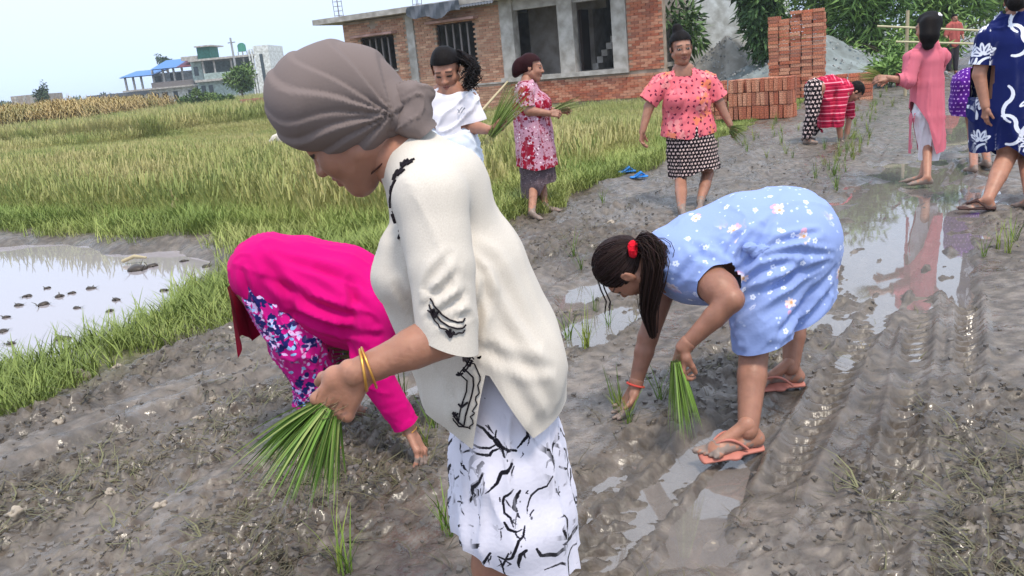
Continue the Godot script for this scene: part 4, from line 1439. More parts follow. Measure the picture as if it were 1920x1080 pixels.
func woman_wine() -> void:
	var D := 8.1
	var j := func(u, v, dd := 0.0) -> Vector3: return P(u, v, D + dd)
	var hip: Vector3 = j.call(1002, 255)
	var me := person(hip, RT, "woman in wine red blotched dress standing in profile holding seedlings")
	var b := Field.new()
	run(b, D, [[988, 148, 0, 11], [988, 175, 0, 14], [1002, 260, 0, 16]], 0.04, FW, 1.4)
	run(b, D, [[988, 160, 0, 12], [985, 172, -0.15, 12], [992, 208, -0.2, 9.5], [1030, 213, -0.2, 6]], 0.03)
	run(b, D, [[988, 160, 0, 12], [998, 172, 0.15, 12], [1012, 206, 0.15, 8], [1044, 208, 0.0, 6]], 0.03)
	var a1: Vector3 = G(997, 398, 0.06)
	var a2: Vector3 = G(1022, 386, 0.06)
	b.chain([j.call(998, 270, -0.04), j.call(1002, 335, -0.03), a1], [0.07, 0.05, 0.035], 0.04)
	b.chain([j.call(1008, 270, 0.04), j.call(1014, 335, 0.03), a2], [0.07, 0.05, 0.035], 0.04)
	foot_field(b, a1, RT * 0.5 - FW * 0.85, FW, 1.0)
	foot_field(b, a2, RT * 0.9 - FW * 0.4, FW, 1.0)
	var hx := head_frame(j.call(996, 127, 0.0), RT * 0.96 - FW * 0.15 + Vector3.DOWN * 0.12, Vector3.UP + RT * 0.2, 1.06)
	var hf := head_field(hx)
	hf.cap(hx * Vector3(0, -0.06, -0.02), j.call(988, 160), 0.05, 0.065, 0.03)
	var hand := Field.new()
	hand_field(hand, j.call(1030, 213, -0.2), RT + Vector3.DOWN * 0.1, FW * 0.6 + Vector3.DOWN * 0.3, 1.0, [0.7, 0.75, 0.8, 0.8], 1.0, 0.5)
	hand_field(hand, j.call(1044, 208, 0.0), RT, -FW * 0.6 + Vector3.DOWN * 0.3, -1.0, [0.5, 0.5, 0.55, 0.6], 1.0, 0.5)
	add_job(me, "body", M.skin, [{"f": b, "h": 0.014, "col": skin_col(1.0, 0.09)}, {"f": hf, "h": 0.0055, "col": face_col(hx, 1.05)}, {"f": hand, "h": 0.006, "col": skin_col(0.95)}])
	var h := Field.new()
	hair_cap(h, hx, 0.084)
	h.ell(j.call(971, 128), 0.05, Vector3.UP, 1.3, FW, 1.2, 0.04)
	h.cap(j.call(975, 118), j.call(966, 140), 0.045, 0.03, 0.03)
	add_job(me, "hair", M.hair_wine, [{"f": h, "h": 0.008, "disp": lock_noise(RT, 0.008, 500.0)}], hair_line(hx))
	var s := Field.new()
	run(s, D, [[988, 164, 0, 20], [994, 200, 0, 32], [1000, 250, 0, 34], [1006, 312, 0, 37], [1007, 335, 0, 37]], 0.05, FW, 1.25)
	s.ball(j.call(1016, 195, 0), 0.085, 0.06)
	var sl := Field.new()
	run(sl, D, [[988, 168, -0.06, 17], [985, 175, -0.15, 17], [990, 206, -0.2, 14]], 0.03)
	run(sl, D, [[995, 168, 0.06, 16], [998, 175, 0.15, 16], [1008, 200, 0.16, 13]], 0.03)
	add_job(me, "dress", M.wine, [{"f": s, "h": 0.013, "disp": folds(Vector3.UP, 0.1, 0.016, 4.0, 0.1)}, {"f": sl, "h": 0.012, "cut": end_cut(j.call(989, 198, -0.19), Vector3.DOWN, 0.2)}], all_cuts([hem_px(D, hip, [[955, 312, -0.2], [1005, 320, -0.2], [1050, 312, -0.2]]), end_cut(j.call(988, 156), Vector3.UP + RT * 0.35, 0.09)]))
	var k := Field.new()
	run(k, D, [[1005, 300, 0, 32], [1008, 345, 0, 33], [1006, 385, 0, 30]], 0.04, FW, 1.2)
	add_job(me, "underskirt", M.grey_print, [{"f": k, "h": 0.013, "disp": folds(Vector3.UP, 0.07, 0.02, 14.0, 0.08)}], hem_px(D, hip, [[960, 368, -0.15], [990, 376, -0.2], [1012, 366, -0.2], [1022, 346, -0.2], [1050, 342, -0.2]]))
	var cols := [Color(0.2, 0.22, 0.09), Color(0.14, 0.18, 0.05), Color(0.27, 0.27, 0.12)]
	bunch("thin bunch of seedlings in the wine-dressed woman's forward hands", j.call(1040, 208, -0.12), RT * 0.9 + Vector3.UP * 0.3, 0.32, 60, 0.22, 0.25, 0.02, cols, 0.1, 0.006)

func girl_white_shirt() -> void:
	var D := 5.2
	var j := func(u, v, dd := 0.0) -> Vector3: return P(u, v, D + dd)
	var hip: Vector3 = j.call(845, 285)
	var me := person(hip, -FW, "girl in plain white T-shirt with long curly dark hair looking down")
	var b := Field.new()
	run(b, D, [[842, 165, 0, 17], [842, 190, 0, 20], [845, 285, 0, 22]], 0.04, RT, 1.5)
	run(b, D, [[842, 172, 0, 16], [882, 184, 0, 14], [889, 238, -0.02, 13], [918, 244, -0.16, 8.5]], 0.03)
	run(b, D, [[842, 172, 0, 16], [802, 184, 0, 14], [794, 245, 0.0, 12], [800, 285, -0.1, 8]], 0.03)
	for e in [-1.0, 1.0]:
		var a: Vector3 = Vector3(hip.x, 0.06, hip.z) + RT * 0.1 * e
		b.chain([hip + RT * 0.09 * e, a.lerp(hip + RT * 0.09 * e, 0.5), a], [0.08, 0.055, 0.036], 0.04)
		foot_field(b, a, -FW, -RT * e, 1.0, false)
	var hx := head_frame(j.call(836, 131, 0.0), -FW * 0.9 + Vector3.DOWN * 0.45 - RT * 0.12, Vector3.UP * 0.9 - FW * 0.4 - RT * 0.06, 1.04)
	var hf := head_field(hx)
	hf.cap(hx * Vector3(0, -0.06, -0.02), j.call(842, 175), 0.048, 0.06, 0.03)
	var hand := Field.new()
	hand_field(hand, j.call(918, 244, -0.16), RT * 0.9 + Vector3.UP * 0.1, FW * 0.2 + Vector3.UP * 0.5, 1.0, [0.7, 0.75, 0.8, 0.8], 1.0, 0.5)
	add_job(me, "body", M.skin, [{"f": b, "h": 0.012, "col": skin_col(1.05)}, {"f": hf, "h": 0.0048, "col": face_col(hx, 1.15, false)}, {"f": hand, "h": 0.005, "col": skin_col(1.05)}])
	var h := Field.new()
	hair_cap(h, hx, 0.085)
	add_job(me, "hair", M.hair_black, [{"f": h, "h": 0.007, "disp": lock_noise(hx.basis.z, 0.004, 600.0)}], hair_line(hx, 0.055))
	var cs := Strip.new()
	for i in 190:
		var p: Vector3 = j.call(848 + rng.randf_range(-6, 16), 96 + rng.randf_range(-4, 16), 0.04 + rng.randfn() * 0.03)
		var e: Vector3 = j.call(878 + rng.randfn() * 6.0, rng.randf_range(130, 172), -0.02 + rng.randfn() * 0.05)
		var pts := []
		var ph := rng.randf() * TAU
		for q in 20:
			var t := q / 19.0
			var c := p.lerp(e, t) + RT * 0.07 * sin(t * PI) * rng.randf_range(0.9, 1.1)
			pts.append(c + (RT * cos(t * 26.0 + ph) + FW * sin(t * 26.0 + ph)) * 0.016 * t)
		cs.tube(pts, 0.0026, Color(0.012, 0.009, 0.009) * rng.randf_range(0.6, 1.8), 3, false)
	put_late(local_strip(cs, me), "curls", M.strand, me)
	var s := Field.new()
	run(s, D, [[842, 164, 0, 12], [842, 182, 0, 22], [843, 215, 0, 28], [845, 270, 0, 28], [845, 300, 0, 28]], 0.05, RT, 1.5)
	run(s, D, [[850, 178, 0, 17], [878, 190, 0, 21], [891, 226, 0, 22], [894, 240, 0, 22]], 0.03)
	run(s, D, [[834, 178, 0, 17], [806, 190, 0, 21], [795, 226, 0, 22], [792, 240, 0, 22]], 0.03)
	add_job(me, "shirt", M.white_cloth, [{"f": s, "h": 0.011, "disp": folds(Vector3.UP * 0.6 + RT, 0.1, 0.012, 3.0, 0.15)}], all_cuts([hem_px(D, hip, [[780, 272, -0.1], [900, 268, -0.1]]), end_cut(j.call(892, 228), Vector3.DOWN + RT * 0.15, 0.12), end_cut(j.call(794, 228), Vector3.DOWN - RT * 0.1, 0.12), end_cut(j.call(841, 163, -0.03), Vector3.UP - FW * 0.6, 0.07)]))
	var mk := Strip.new()                                   # small dark print on the chest
	for q in [[860, 196, 866, 206], [868, 194, 862, 206], [872, 197, 870, 207], [872, 197, 876, 202]]:
		var l := []
		for t in 5:
			var p := P(lerpf(q[0], q[2], t / 4.0), lerpf(q[1], q[3], t / 4.0), D - 0.3)
			var p2 := s.onto(p, 0.012)
			l.append(p2)
		mk.tube(l, 0.003, Color(0.25, 0.27, 0.32), 4)
	put_late(local_strip(mk, me), "chest_print", M.thread, me)
	var k := Field.new()
	for e in [-1.0, 1.0]:
		var a: Vector3 = Vector3(hip.x, 0.12, hip.z) + RT * 0.11 * e
		k.chain([hip + RT * 0.07 * e + Vector3(0, 0.04, 0), hip + RT * 0.09 * e - Vector3(0, 0.15, 0), a], [0.115, 0.11, 0.075], 0.04)
	add_job(me, "trousers", M.pale_cloth, [{"f": k, "h": 0.012, "disp": folds(RT + Vector3.UP * 0.3, 0.08, 0.012, 9.0)}])
	var cols := [Color(0.16, 0.24, 0.05), Color(0.22, 0.3, 0.08), Color(0.12, 0.18, 0.04), Color(0.28, 0.33, 0.12)]
	bunch("long upright bunch of seedlings in the white-shirted girl's hand", j.call(926, 246, -0.18), RT * 0.58 + Vector3.UP * 0.76 + FW * 0.1, 0.36, 150, 0.26, 0.2, 0.02, cols, 0.12, 0.005)

func woman_striped() -> void:
	var D := 11.4
	var j := func(u, v, dd := 0.0) -> Vector3: return P(u, v, D + dd)
	var hip: Vector3 = j.call(1530, 165)
	var me := person(hip, RT, "woman in red striped tunic and dotted trousers bent planting by the bricks")
	var b := Field.new()
	run(b, D, [[1530, 165, 0, 12], [1585, 168, 0, 12], [1598, 172, 0, 8]], 0.04, FW, 1.3)
	run(b, D, [[1583, 175, -0.14, 9], [1572, 220, -0.18, 7], [1576, 262, -0.15, 4.5]], 0.03)
	run(b, D, [[1588, 175, 0.14, 9], [1592, 220, 0.18, 6], [1586, 266, 0.1, 4.5]], 0.03)
	var a1: Vector3 = G(1513, 262, 0.06)
	var a2: Vector3 = a1 + RT * 0.12 + FW * 0.4
	b.chain([hip - FW * 0.1, j.call(1522, 215, -0.12), a1], [0.09, 0.055, 0.036], 0.04)
	b.chain([hip + FW * 0.1, j.call(1535, 210, 0.15), a2], [0.09, 0.055, 0.036], 0.04)
	foot_field(b, a1, RT - FW * 0.3, FW, 1.0, false)
	foot_field(b, a2, RT, -FW, 1.0, false)
	var hx := head_frame(j.call(1602, 172, -0.02), RT * 0.35 + Vector3.DOWN * 0.93, RT * 0.93 + Vector3.UP * 0.25, 1.1)
	var hf := head_field(hx)
	var hand := Field.new()
	hand_field(hand, j.call(1576, 262, -0.15), RT * 0.4 + Vector3.DOWN * 0.8, RT * 0.5, 1.0, [0.3, 0.35, 0.4, 0.4], 1.0, 0.4)
	hand_field(hand, j.call(1586, 266, 0.1), RT * 0.4 + Vector3.DOWN * 0.8, -RT * 0.5, -1.0, [0.3, 0.35, 0.4, 0.4], 1.0, 0.4)
	add_job(me, "body", M.skin, [{"f": b, "h": 0.016, "col": skin_col(1.0, 0.06)}, {"f": hf, "h": 0.008, "col": face_col(hx, 1.0)}, {"f": hand, "h": 0.007, "col": skin_col(1.0, 0.05)}])
	var h := Field.new()
	hair_cap(h, hx, 0.086)
	h.ball(j.call(1586, 158), 0.05, 0.03)
	add_job(me, "hair", M.hair_black, [{"f": h, "h": 0.011}], hair_line(hx))
	var s := Field.new()
	run(s, D, [[1526, 164, 0, 16], [1555, 159, 0, 18], [1582, 167, 0, 17]], 0.05, FW, 1.3)
	run(s, D, [[1545, 172, 0, 15], [1550, 250, 0, 13]], 0.04, FW, 1.6)
	run(s, D, [[1580, 172, -0.12, 13], [1574, 220, -0.18, 10], [1569, 246, -0.17, 9]], 0.03)
	run(s, D, [[1588, 172, 0.12, 12], [1592, 215, 0.18, 10]], 0.03)
	add_job(me, "tunic", M.stripes, [{"f": s, "h": 0.014, "disp": folds(Vector3.UP, 0.1, 0.014, 3.0)}], all_cuts([end_cut(j.call(1569, 238, -0.17), Vector3.DOWN, 0.11), end_cut(j.call(1550, 238), Vector3.DOWN, 0.16)]))
	for q in [[[1527, 166, -0.08, 18], [1522, 215, -0.12, 12], [1512, 254, -0.1, 9]], [[1532, 172, 0.1, 14], [1537, 212, 0.15, 11], [1528, 246, 0.25, 8]]]:
		var k := Field.new()
		run(k, D, q, 0.04)
		add_job(me, "trouser_leg", M.diamonds, [{"f": k, "h": 0.015, "disp": folds(Vector3.UP, 0.09, 0.014, 5.0)}])
	bunch("small bunch of seedlings in the striped woman's planting hands", j.call(1590, 268, -0.05), RT * 0.7 + Vector3.UP * 0.5, 0.28, 60, 0.7, 0.4, 0.03, [Color(0.2, 0.24, 0.08), Color(0.27, 0.29, 0.1)], 0.05, 0.008)

func woman_pink_tunic() -> void:
	var D := 7.8
	var j := func(u, v, dd := 0.0) -> Vector3: return P(u, v, D + dd)
	var hip: Vector3 = j.call(1738, 190)
	var fc := (-RT * 0.55 + FW * 0.83)
	var si := (RT * 0.83 + FW * 0.55)
	var me := person(hip, fc, "woman in long plain pink tunic and white trousers seen from behind")
	var b := Field.new()
	run(b, D, [[1742, 80, 0, 10], [1740, 105, 0, 14], [1738, 190, 0, 16]], 0.04, si, 1.4)
	run(b, D, [[1740, 95, 0, 12], [1712, 108, -0.08, 10], [1702, 152, -0.12, 8], [1664, 146, -0.1, 5.5]], 0.03)
	run(b, D, [[1740, 95, 0, 12], [1764, 106, 0.1, 10], [1745, 150, 0.35, 8], [1668, 148, 0.25, 5.5]], 0.03)
	var a1: Vector3 = G(1738, 334, 0.06)
	b.chain([j.call(1736, 200, -0.02), j.call(1739, 270, -0.03), a1], [0.06, 0.045, 0.034], 0.04)
	b.chain([j.call(1742, 200, 0.04), j.call(1745, 265, 0.06), a1 + si * 0.1 + fc * 0.1], [0.06, 0.045, 0.034], 0.04)
	foot_field(b, a1, -RT * 0.9 + FW * 0.2, si, 1.0)
	foot_field(b, a1 + si * 0.1 + fc * 0.1, -RT * 0.7 + FW * 0.5, -si, 1.0)
	var hx := head_frame(j.call(1740, 52), fc + Vector3.DOWN * 0.2, Vector3.UP + fc * 0.2, 1.05)
	var hand := Field.new()
	hand_field(hand, j.call(1664, 146, -0.1), -RT, FW * 0.5 + Vector3.DOWN * 0.3, 1.0, [0.6, 0.65, 0.7, 0.7], 1.0, 0.5)
	hand_field(hand, j.call(1668, 148, 0.25), -RT, -FW * 0.5 + Vector3.DOWN * 0.3, -1.0, [0.6, 0.65, 0.7, 0.7], 1.0, 0.5)
	add_job(me, "body", M.skin, [{"f": b, "h": 0.014, "col": skin_col(1.05, 0.05)}, {"f": head_field(hx), "h": 0.0065, "col": face_col(hx, 1.05)}, {"f": hand, "h": 0.006, "col": skin_col(1.0)}])
	var h := Field.new()
	hair_cap(h, hx, 0.088)
	run(h, D, [[1743, 45, -0.08, 17], [1742, 68, -0.12, 16], [1740, 84, -0.13, 10]], 0.04, si, 1.2)
	add_job(me, "hair", M.hair_black, [{"f": h, "h": 0.008, "disp": lock_noise(Vector3.UP, 0.005, 500.0)}], hair_line(hx))
	var cl := Field.new()
	cl.cap(hx * Vector3(-0.02, 0.07, -0.115), hx * Vector3(0.02, 0.072, -0.115), 0.013, 0.013, 0.01)
	cl.ball(hx * Vector3(0, 0.085, -0.112), 0.014, 0.01)
	add_job(me, "hair_clip", M.white_cloth, [{"f": cl, "h": 0.006}])
	var s := Field.new()
	run(s, D, [[1742, 92, 0, 18], [1740, 112, 0, 25], [1738, 155, 0, 25], [1737, 220, 0, 28], [1736, 300, 0, 30]], 0.05, si, 1.3)
	run(s, D, [[1730, 98, -0.04, 15], [1712, 109, -0.08, 15], [1703, 152, -0.12, 13]], 0.03)
	run(s, D, [[1703, 152, -0.12, 13], [1684, 149, -0.11, 11], [1674, 148, -0.1, 10]], 0.025)
	run(s, D, [[1750, 98, 0.05, 15], [1764, 107, 0.1, 15], [1747, 150, 0.35, 12], [1700, 149, 0.3, 11]], 0.03)
	add_job(me, "tunic", M.pink, [{"f": s, "h": 0.012, "disp": folds(Vector3.UP, 0.11, 0.014, 7.0, 0.1)}], all_cuts([hem_px(D, hip, [[1690, 287, -0.2], [1721, 291, -0.2], [1725, 190, -0.2], [1744, 232, -0.2], [1759, 290, -0.2], [1785, 284, -0.2]]), end_cut(j.call(1683, 149, -0.11), -RT, 0.08), end_cut(j.call(1741, 88), Vector3.UP, 0.08)]))
	var k := Field.new()
	run(k, D, [[1737, 170, 0, 20], [1737, 210, 0, 21], [1741, 260, 0, 18], [1741, 318, 0, 15]], 0.04, si, 1.25)
	add_job(me, "trousers", M.white_cloth, [{"f": k, "h": 0.013, "disp": folds(Vector3.UP, 0.08, 0.012, 17.0)}], hem_px(D, hip, [[1700, 303, -0.1], [1780, 302, -0.1]]))
	bunch("flat bunch of seedlings held out by the woman in pink tunic", j.call(1652, 146, 0.05), -RT * 0.95 + Vector3.UP * 0.3, 0.25, 80, 0.35, 0.3, 0.025, [Color(0.16, 0.2, 0.05), Color(0.22, 0.25, 0.07), Color(0.1, 0.12, 0.03)], 0.05, 0.006)

func woman_navy() -> void:
	var D := 6.6
	var j := func(u, v, dd := 0.0) -> Vector3: return P(u, v, D + dd)
	var hip: Vector3 = j.call(1892, 195)
	var fc := (FW * 0.8 + RT * 0.6)
	var si := (RT * 0.8 - FW * 0.6)
	var me := person(hip, fc, "woman in navy dress with bold white swirls walking away in sandals")
	var b := Field.new()
	run(b, D, [[1908, 22, 0, 13], [1900, 60, 0, 22], [1892, 195, 0, 25]], 0.04, si, 1.4)
	run(b, D, [[1900, 45, 0, 16], [1852, 74, 0.0, 15], [1836, 140, -0.02, 12], [1848, 200, -0.08, 8]], 0.03)
	run(b, D, [[1900, 45, 0, 16], [1955, 74, 0.0, 15], [1965, 140, 0.02, 12], [1960, 200, 0, 8]], 0.03)
	var a1: Vector3 = G(1852, 374, 0.08)
	var a2: Vector3 = G(1858, 392, 0.08) + RT * 0.42 + FW * 0.2
	b.chain([j.call(1880, 220, -0.05), j.call(1890, 288, -0.05), a1.lerp(j.call(1890, 288, -0.05), 0.5), a1], [0.09, 0.075, 0.065, 0.04], 0.04)
	b.chain([j.call(1905, 220, 0.08), j.call(1925, 290, 0.0), a2], [0.09, 0.07, 0.04], 0.04)
	foot_field(b, a1 + Vector3(0, 0.012, 0), -RT * 0.75 + FW * 0.4, FW, 1.05)
	foot_field(b, a2, FW, -RT, 1.0)
	var hx := head_frame(j.call(1908, 2), fc, Vector3.UP, 1.08)
	var hand := Field.new()
	hand_field(hand, j.call(1848, 200, -0.08), Vector3.DOWN, RT * 0.7, 1.0, [0.3, 0.35, 0.4, 0.45], 1.05, 0.3, 0.14)
	add_job(me, "body", M.skin, [{"f": b, "h": 0.013, "col": skin_col(1.1, 0.05)}, {"f": head_field(hx), "h": 0.0065, "col": face_col(hx, 1.05)}, {"f": hand, "h": 0.005, "col": skin_col(0.9)}])
	var h := Field.new()
	hair_cap(h, hx, 0.088)
	h.ball(j.call(1905, 6, -0.12), 0.06, 0.03)
	add_job(me, "hair", M.hair_black, [{"f": h, "h": 0.009, "disp": lock_noise(Vector3.UP, 0.004, 500.0)}], hair_line(hx))
	var s := Field.new()
	run(s, D, [[1902, 42, 0, 28], [1893, 85, 0, 42], [1888, 130, 0, 46], [1886, 205, 0, 50], [1890, 330, 0, 50]], 0.06, si, 1.3)
	run(s, D, [[1880, 60, 0, 26], [1854, 76, 0, 26], [1838, 122, -0.01, 22], [1834, 140, -0.01, 22]], 0.04)
	run(s, D, [[1925, 60, 0, 26], [1955, 76, 0, 26], [1966, 125, 0.01, 22]], 0.04)
	add_job(me, "dress", M.navy, [{"f": s, "h": 0.013, "disp": folds(Vector3.UP, 0.12, 0.018, 12.0, 0.1)}], all_cuts([hem_px(D, hip, [[1800, 300, -0.2], [1838, 308, -0.25], [1870, 292, -0.25], [1900, 275, -0.25], [1925, 300, -0.2], [1990, 306, -0.2]]), end_cut(j.call(1838, 122), Vector3.DOWN - RT * 0.15, 0.13), end_cut(j.call(1905, 38), Vector3.UP, 0.1)]))
	var so := Field.new()
	var g := a1 * Vector3(1, 0, 1)
	var d := (-RT * 0.75 + FW * 0.4).normalized()
	so.cap(g - d * 0.05 + Vector3(0, 0.014, 0), g + d * 0.19 + Vector3(0, 0.014, 0), 0.014, 0.014, 0.01, d.cross(Vector3.UP).normalized(), 3.2)
	add_job(me, "sandal", M.dark_rubber, [{"f": so, "h": 0.007}])
	var st := Field.new()
	var w := d.cross(Vector3.UP).normalized()
	for e in [-1.0, 1.0]: st.chain([g + d * 0.14 + Vector3(0, 0.05, 0), g + d * 0.07 + w * 0.03 * e + Vector3(0, 0.075, 0), g + w * 0.045 * e + Vector3(0, 0.02, 0)], [0.008, 0.01, 0.008], 0.01)
	add_job(me, "strap", M.dark_rubber, [{"f": st, "h": 0.007}])

func woman_purple() -> void:
	var D := 8.6
	var j := func(u, v, dd := 0.0) -> Vector3: return P(u, v, D + dd)
	var hip: Vector3 = j.call(1812, 160)
	var me := person(hip, FW, "woman in purple spotted skirt bending behind the navy dress")
	var b := Field.new()
	run(b, D, [[1812, 160, 0, 18], [1830, 150, 0.4, 16], [1838, 165, 0.6, 10]], 0.04, RT, 1.3)
	var a1: Vector3 = G(1826, 312, 0.06)
	b.chain([j.call(1820, 180, 0), j.call(1824, 240, 0.05), a1], [0.09, 0.055, 0.036], 0.04)
	b.chain([j.call(1804, 180, 0), j.call(1838, 240, 0.3), a1 + RT * 0.25 + FW * 0.2], [0.09, 0.055, 0.036], 0.04)
	foot_field(b, a1, FW, RT, 1.0, false)
	foot_field(b, a1 + RT * 0.25 + FW * 0.2, FW, -RT, 1.0, false)
	run(b, D, [[1835, 150, 0.45, 9], [1842, 190, 0.55, 7], [1842, 235, 0.6, 5]], 0.03)
	var hx := head_frame(j.call(1845, 170, 0.75), FW * 0.3 + Vector3.DOWN * 0.9, FW, 1.0)
	add_job(me, "body", M.skin, [{"f": b, "h": 0.016, "col": skin_col(1.0, 0.08)}, {"f": head_field(hx), "h": 0.009, "col": face_col(hx)}])
	var h := Field.new()
	hair_cap(h, hx, 0.086)
	add_job(me, "hair", M.hair_black, [{"f": h, "h": 0.012}], hair_line(hx))
	var k := Field.new()
	run(k, D, [[1812, 158, 0, 23], [1812, 190, 0, 24], [1815, 240, 0.0, 24]], 0.05, RT, 1.2)
	run(k, D, [[1814, 152, 0, 22], [1832, 148, 0.45, 22]], 0.05, RT, 1.2)
	add_job(me, "dress", M.purple, [{"f": k, "h": 0.015, "disp": folds(Vector3.UP, 0.09, 0.016, 3.0)}], hem_px(D, hip, [[1770, 216, -0.2], [1860, 224, -0.2]]))

func far_person() -> void:
	var D := 24.0
	var j := func(u, v, dd := 0.0) -> Vector3: return P(u, v, D + dd)
	var hip: Vector3 = j.call(1788, 72)
	var me := person(hip, -FW, "distant person in red shirt and dark trousers by the bamboo rails")
	var g := Vector3(hip.x, 0, hip.z)
	var b := Field.new()
	b.cap(g + Vector3(0, 0.85, 0), g + Vector3(0, 1.35, 0), 0.08, 0.09, 0.04, RT, 1.5)
	for e in [-1.0, 1.0]:
		b.chain([g + RT * 0.08 * e + Vector3(0, 0.85, 0), g + RT * 0.09 * e + Vector3(0, 0.45, 0), g + RT * 0.1 * e + Vector3(0, 0.07, 0)], [0.07, 0.05, 0.035], 0.04)
		foot_field(b, g + RT * 0.1 * e + Vector3(0, 0.07, 0), -FW, -RT * e, 1.0, false)
		b.chain([g + RT * 0.16 * e + Vector3(0, 1.33, 0), g + RT * 0.24 * e + Vector3(0, 1.08, 0), g + RT * 0.2 * e + Vector3(0, 0.95, 0) - FW * 0.15], [0.045, 0.038, 0.028], 0.03)
	var hx := head_frame(g + Vector3(0, 1.52, 0), -FW, Vector3.UP, 1.0)
	add_job(me, "body", M.skin, [{"f": b, "h": 0.02, "col": skin_col(0.9)}, {"f": head_field(hx), "h": 0.01, "col": face_col(hx)}])
	var h := Field.new()
	hair_cap(h, hx, 0.084)
	add_job(me, "hair", M.hair_black, [{"f": h, "h": 0.014}], hair_line(hx))
	var s := Field.new()
	s.cap(g + Vector3(0, 0.82, 0), g + Vector3(0, 1.36, 0), 0.12, 0.11, 0.04, RT, 1.4)
	for e in [-1.0, 1.0]: s.cap(g + RT * 0.15 * e + Vector3(0, 1.34, 0), g + RT * 0.23 * e + Vector3(0, 1.1, 0), 0.065, 0.06, 0.03)
	add_job(me, "shirt", M.faded_red, [{"f": s, "h": 0.02, "disp": folds(Vector3.UP, 0.1, 0.015, 3.0)}])
	var k := Field.new()
	for e in [-1.0, 1.0]: k.chain([g + RT * 0.07 * e + Vector3(0, 0.86, 0), g + RT * 0.09 * e + Vector3(0, 0.45, 0), g + RT * 0.1 * e + Vector3(0, 0.14, 0)], [0.1, 0.075, 0.06], 0.04)
	add_job(me, "trousers", M.dark_cloth, [{"f": k, "h": 0.02}])

func others() -> void:
	M.white_cloth = cloth(c8(232, 228, 234))
	M.pale_cloth = cloth(c8(214, 222, 234))
	M.pink = cloth(c8(206, 110, 126))
	M.faded_red = cloth(c8(170, 90, 84))
	M.dark_cloth = cloth(c8(60, 56, 60))
	M.dark_rubber = mat(c8(70, 48, 44), 0.7)
	woman_pink_blouse()
	woman_wine()
	girl_white_shirt()
	woman_striped()
	woman_pink_tunic()
	woman_navy()
	woman_purple()
	far_person()

# ---------------------------------------------------------------- printed cloth
func blank(n: int, c: Color) -> Image:
	var i := Image.create(n, n, false, Image.FORMAT_RGB8)
	i.fill(c)
	return i

func dab(i: Image, x: float, y: float, r: float, c: Color, ry := -1.0, rot := 0.0) -> void:       # an ellipse that wraps round the edges
	var n := i.get_width()
	if ry < 0: ry = r
	var m := int(maxf(r, ry)) + 1
	var ca := cos(rot)
	var sa := sin(rot)
	for a in range(-m, m + 1):
		for b in range(-m, m + 1):
			var u := (a * ca + b * sa) / r
			var v := (-a * sa + b * ca) / ry
			if u * u + v * v <= 1.0: i.set_pixel(posmod(int(x) + a, n), posmod(int(y) + b, n), c)

func stroke(i: Image, pts: Array, w0: float, w1: float, c: Color) -> void:
	for k in pts.size() - 1:
		var a: Vector2 = pts[k]
		var b: Vector2 = pts[k + 1]
		var n := int(a.distance_to(b) / 1.2) + 1
		for q in n:
			var t := float(q) / n
			var s := (k + t) / (pts.size() - 1)
			var p := a.lerp(b, t)
			dab(i, p.x, p.y, maxf(lerpf(w0, w1, s) * (0.55 + 0.45 * sin(s * PI)), 0.8), c)

func tex(i: Image) -> ImageTexture:
	i.generate_mipmaps()
	return ImageTexture.create_from_image(i)

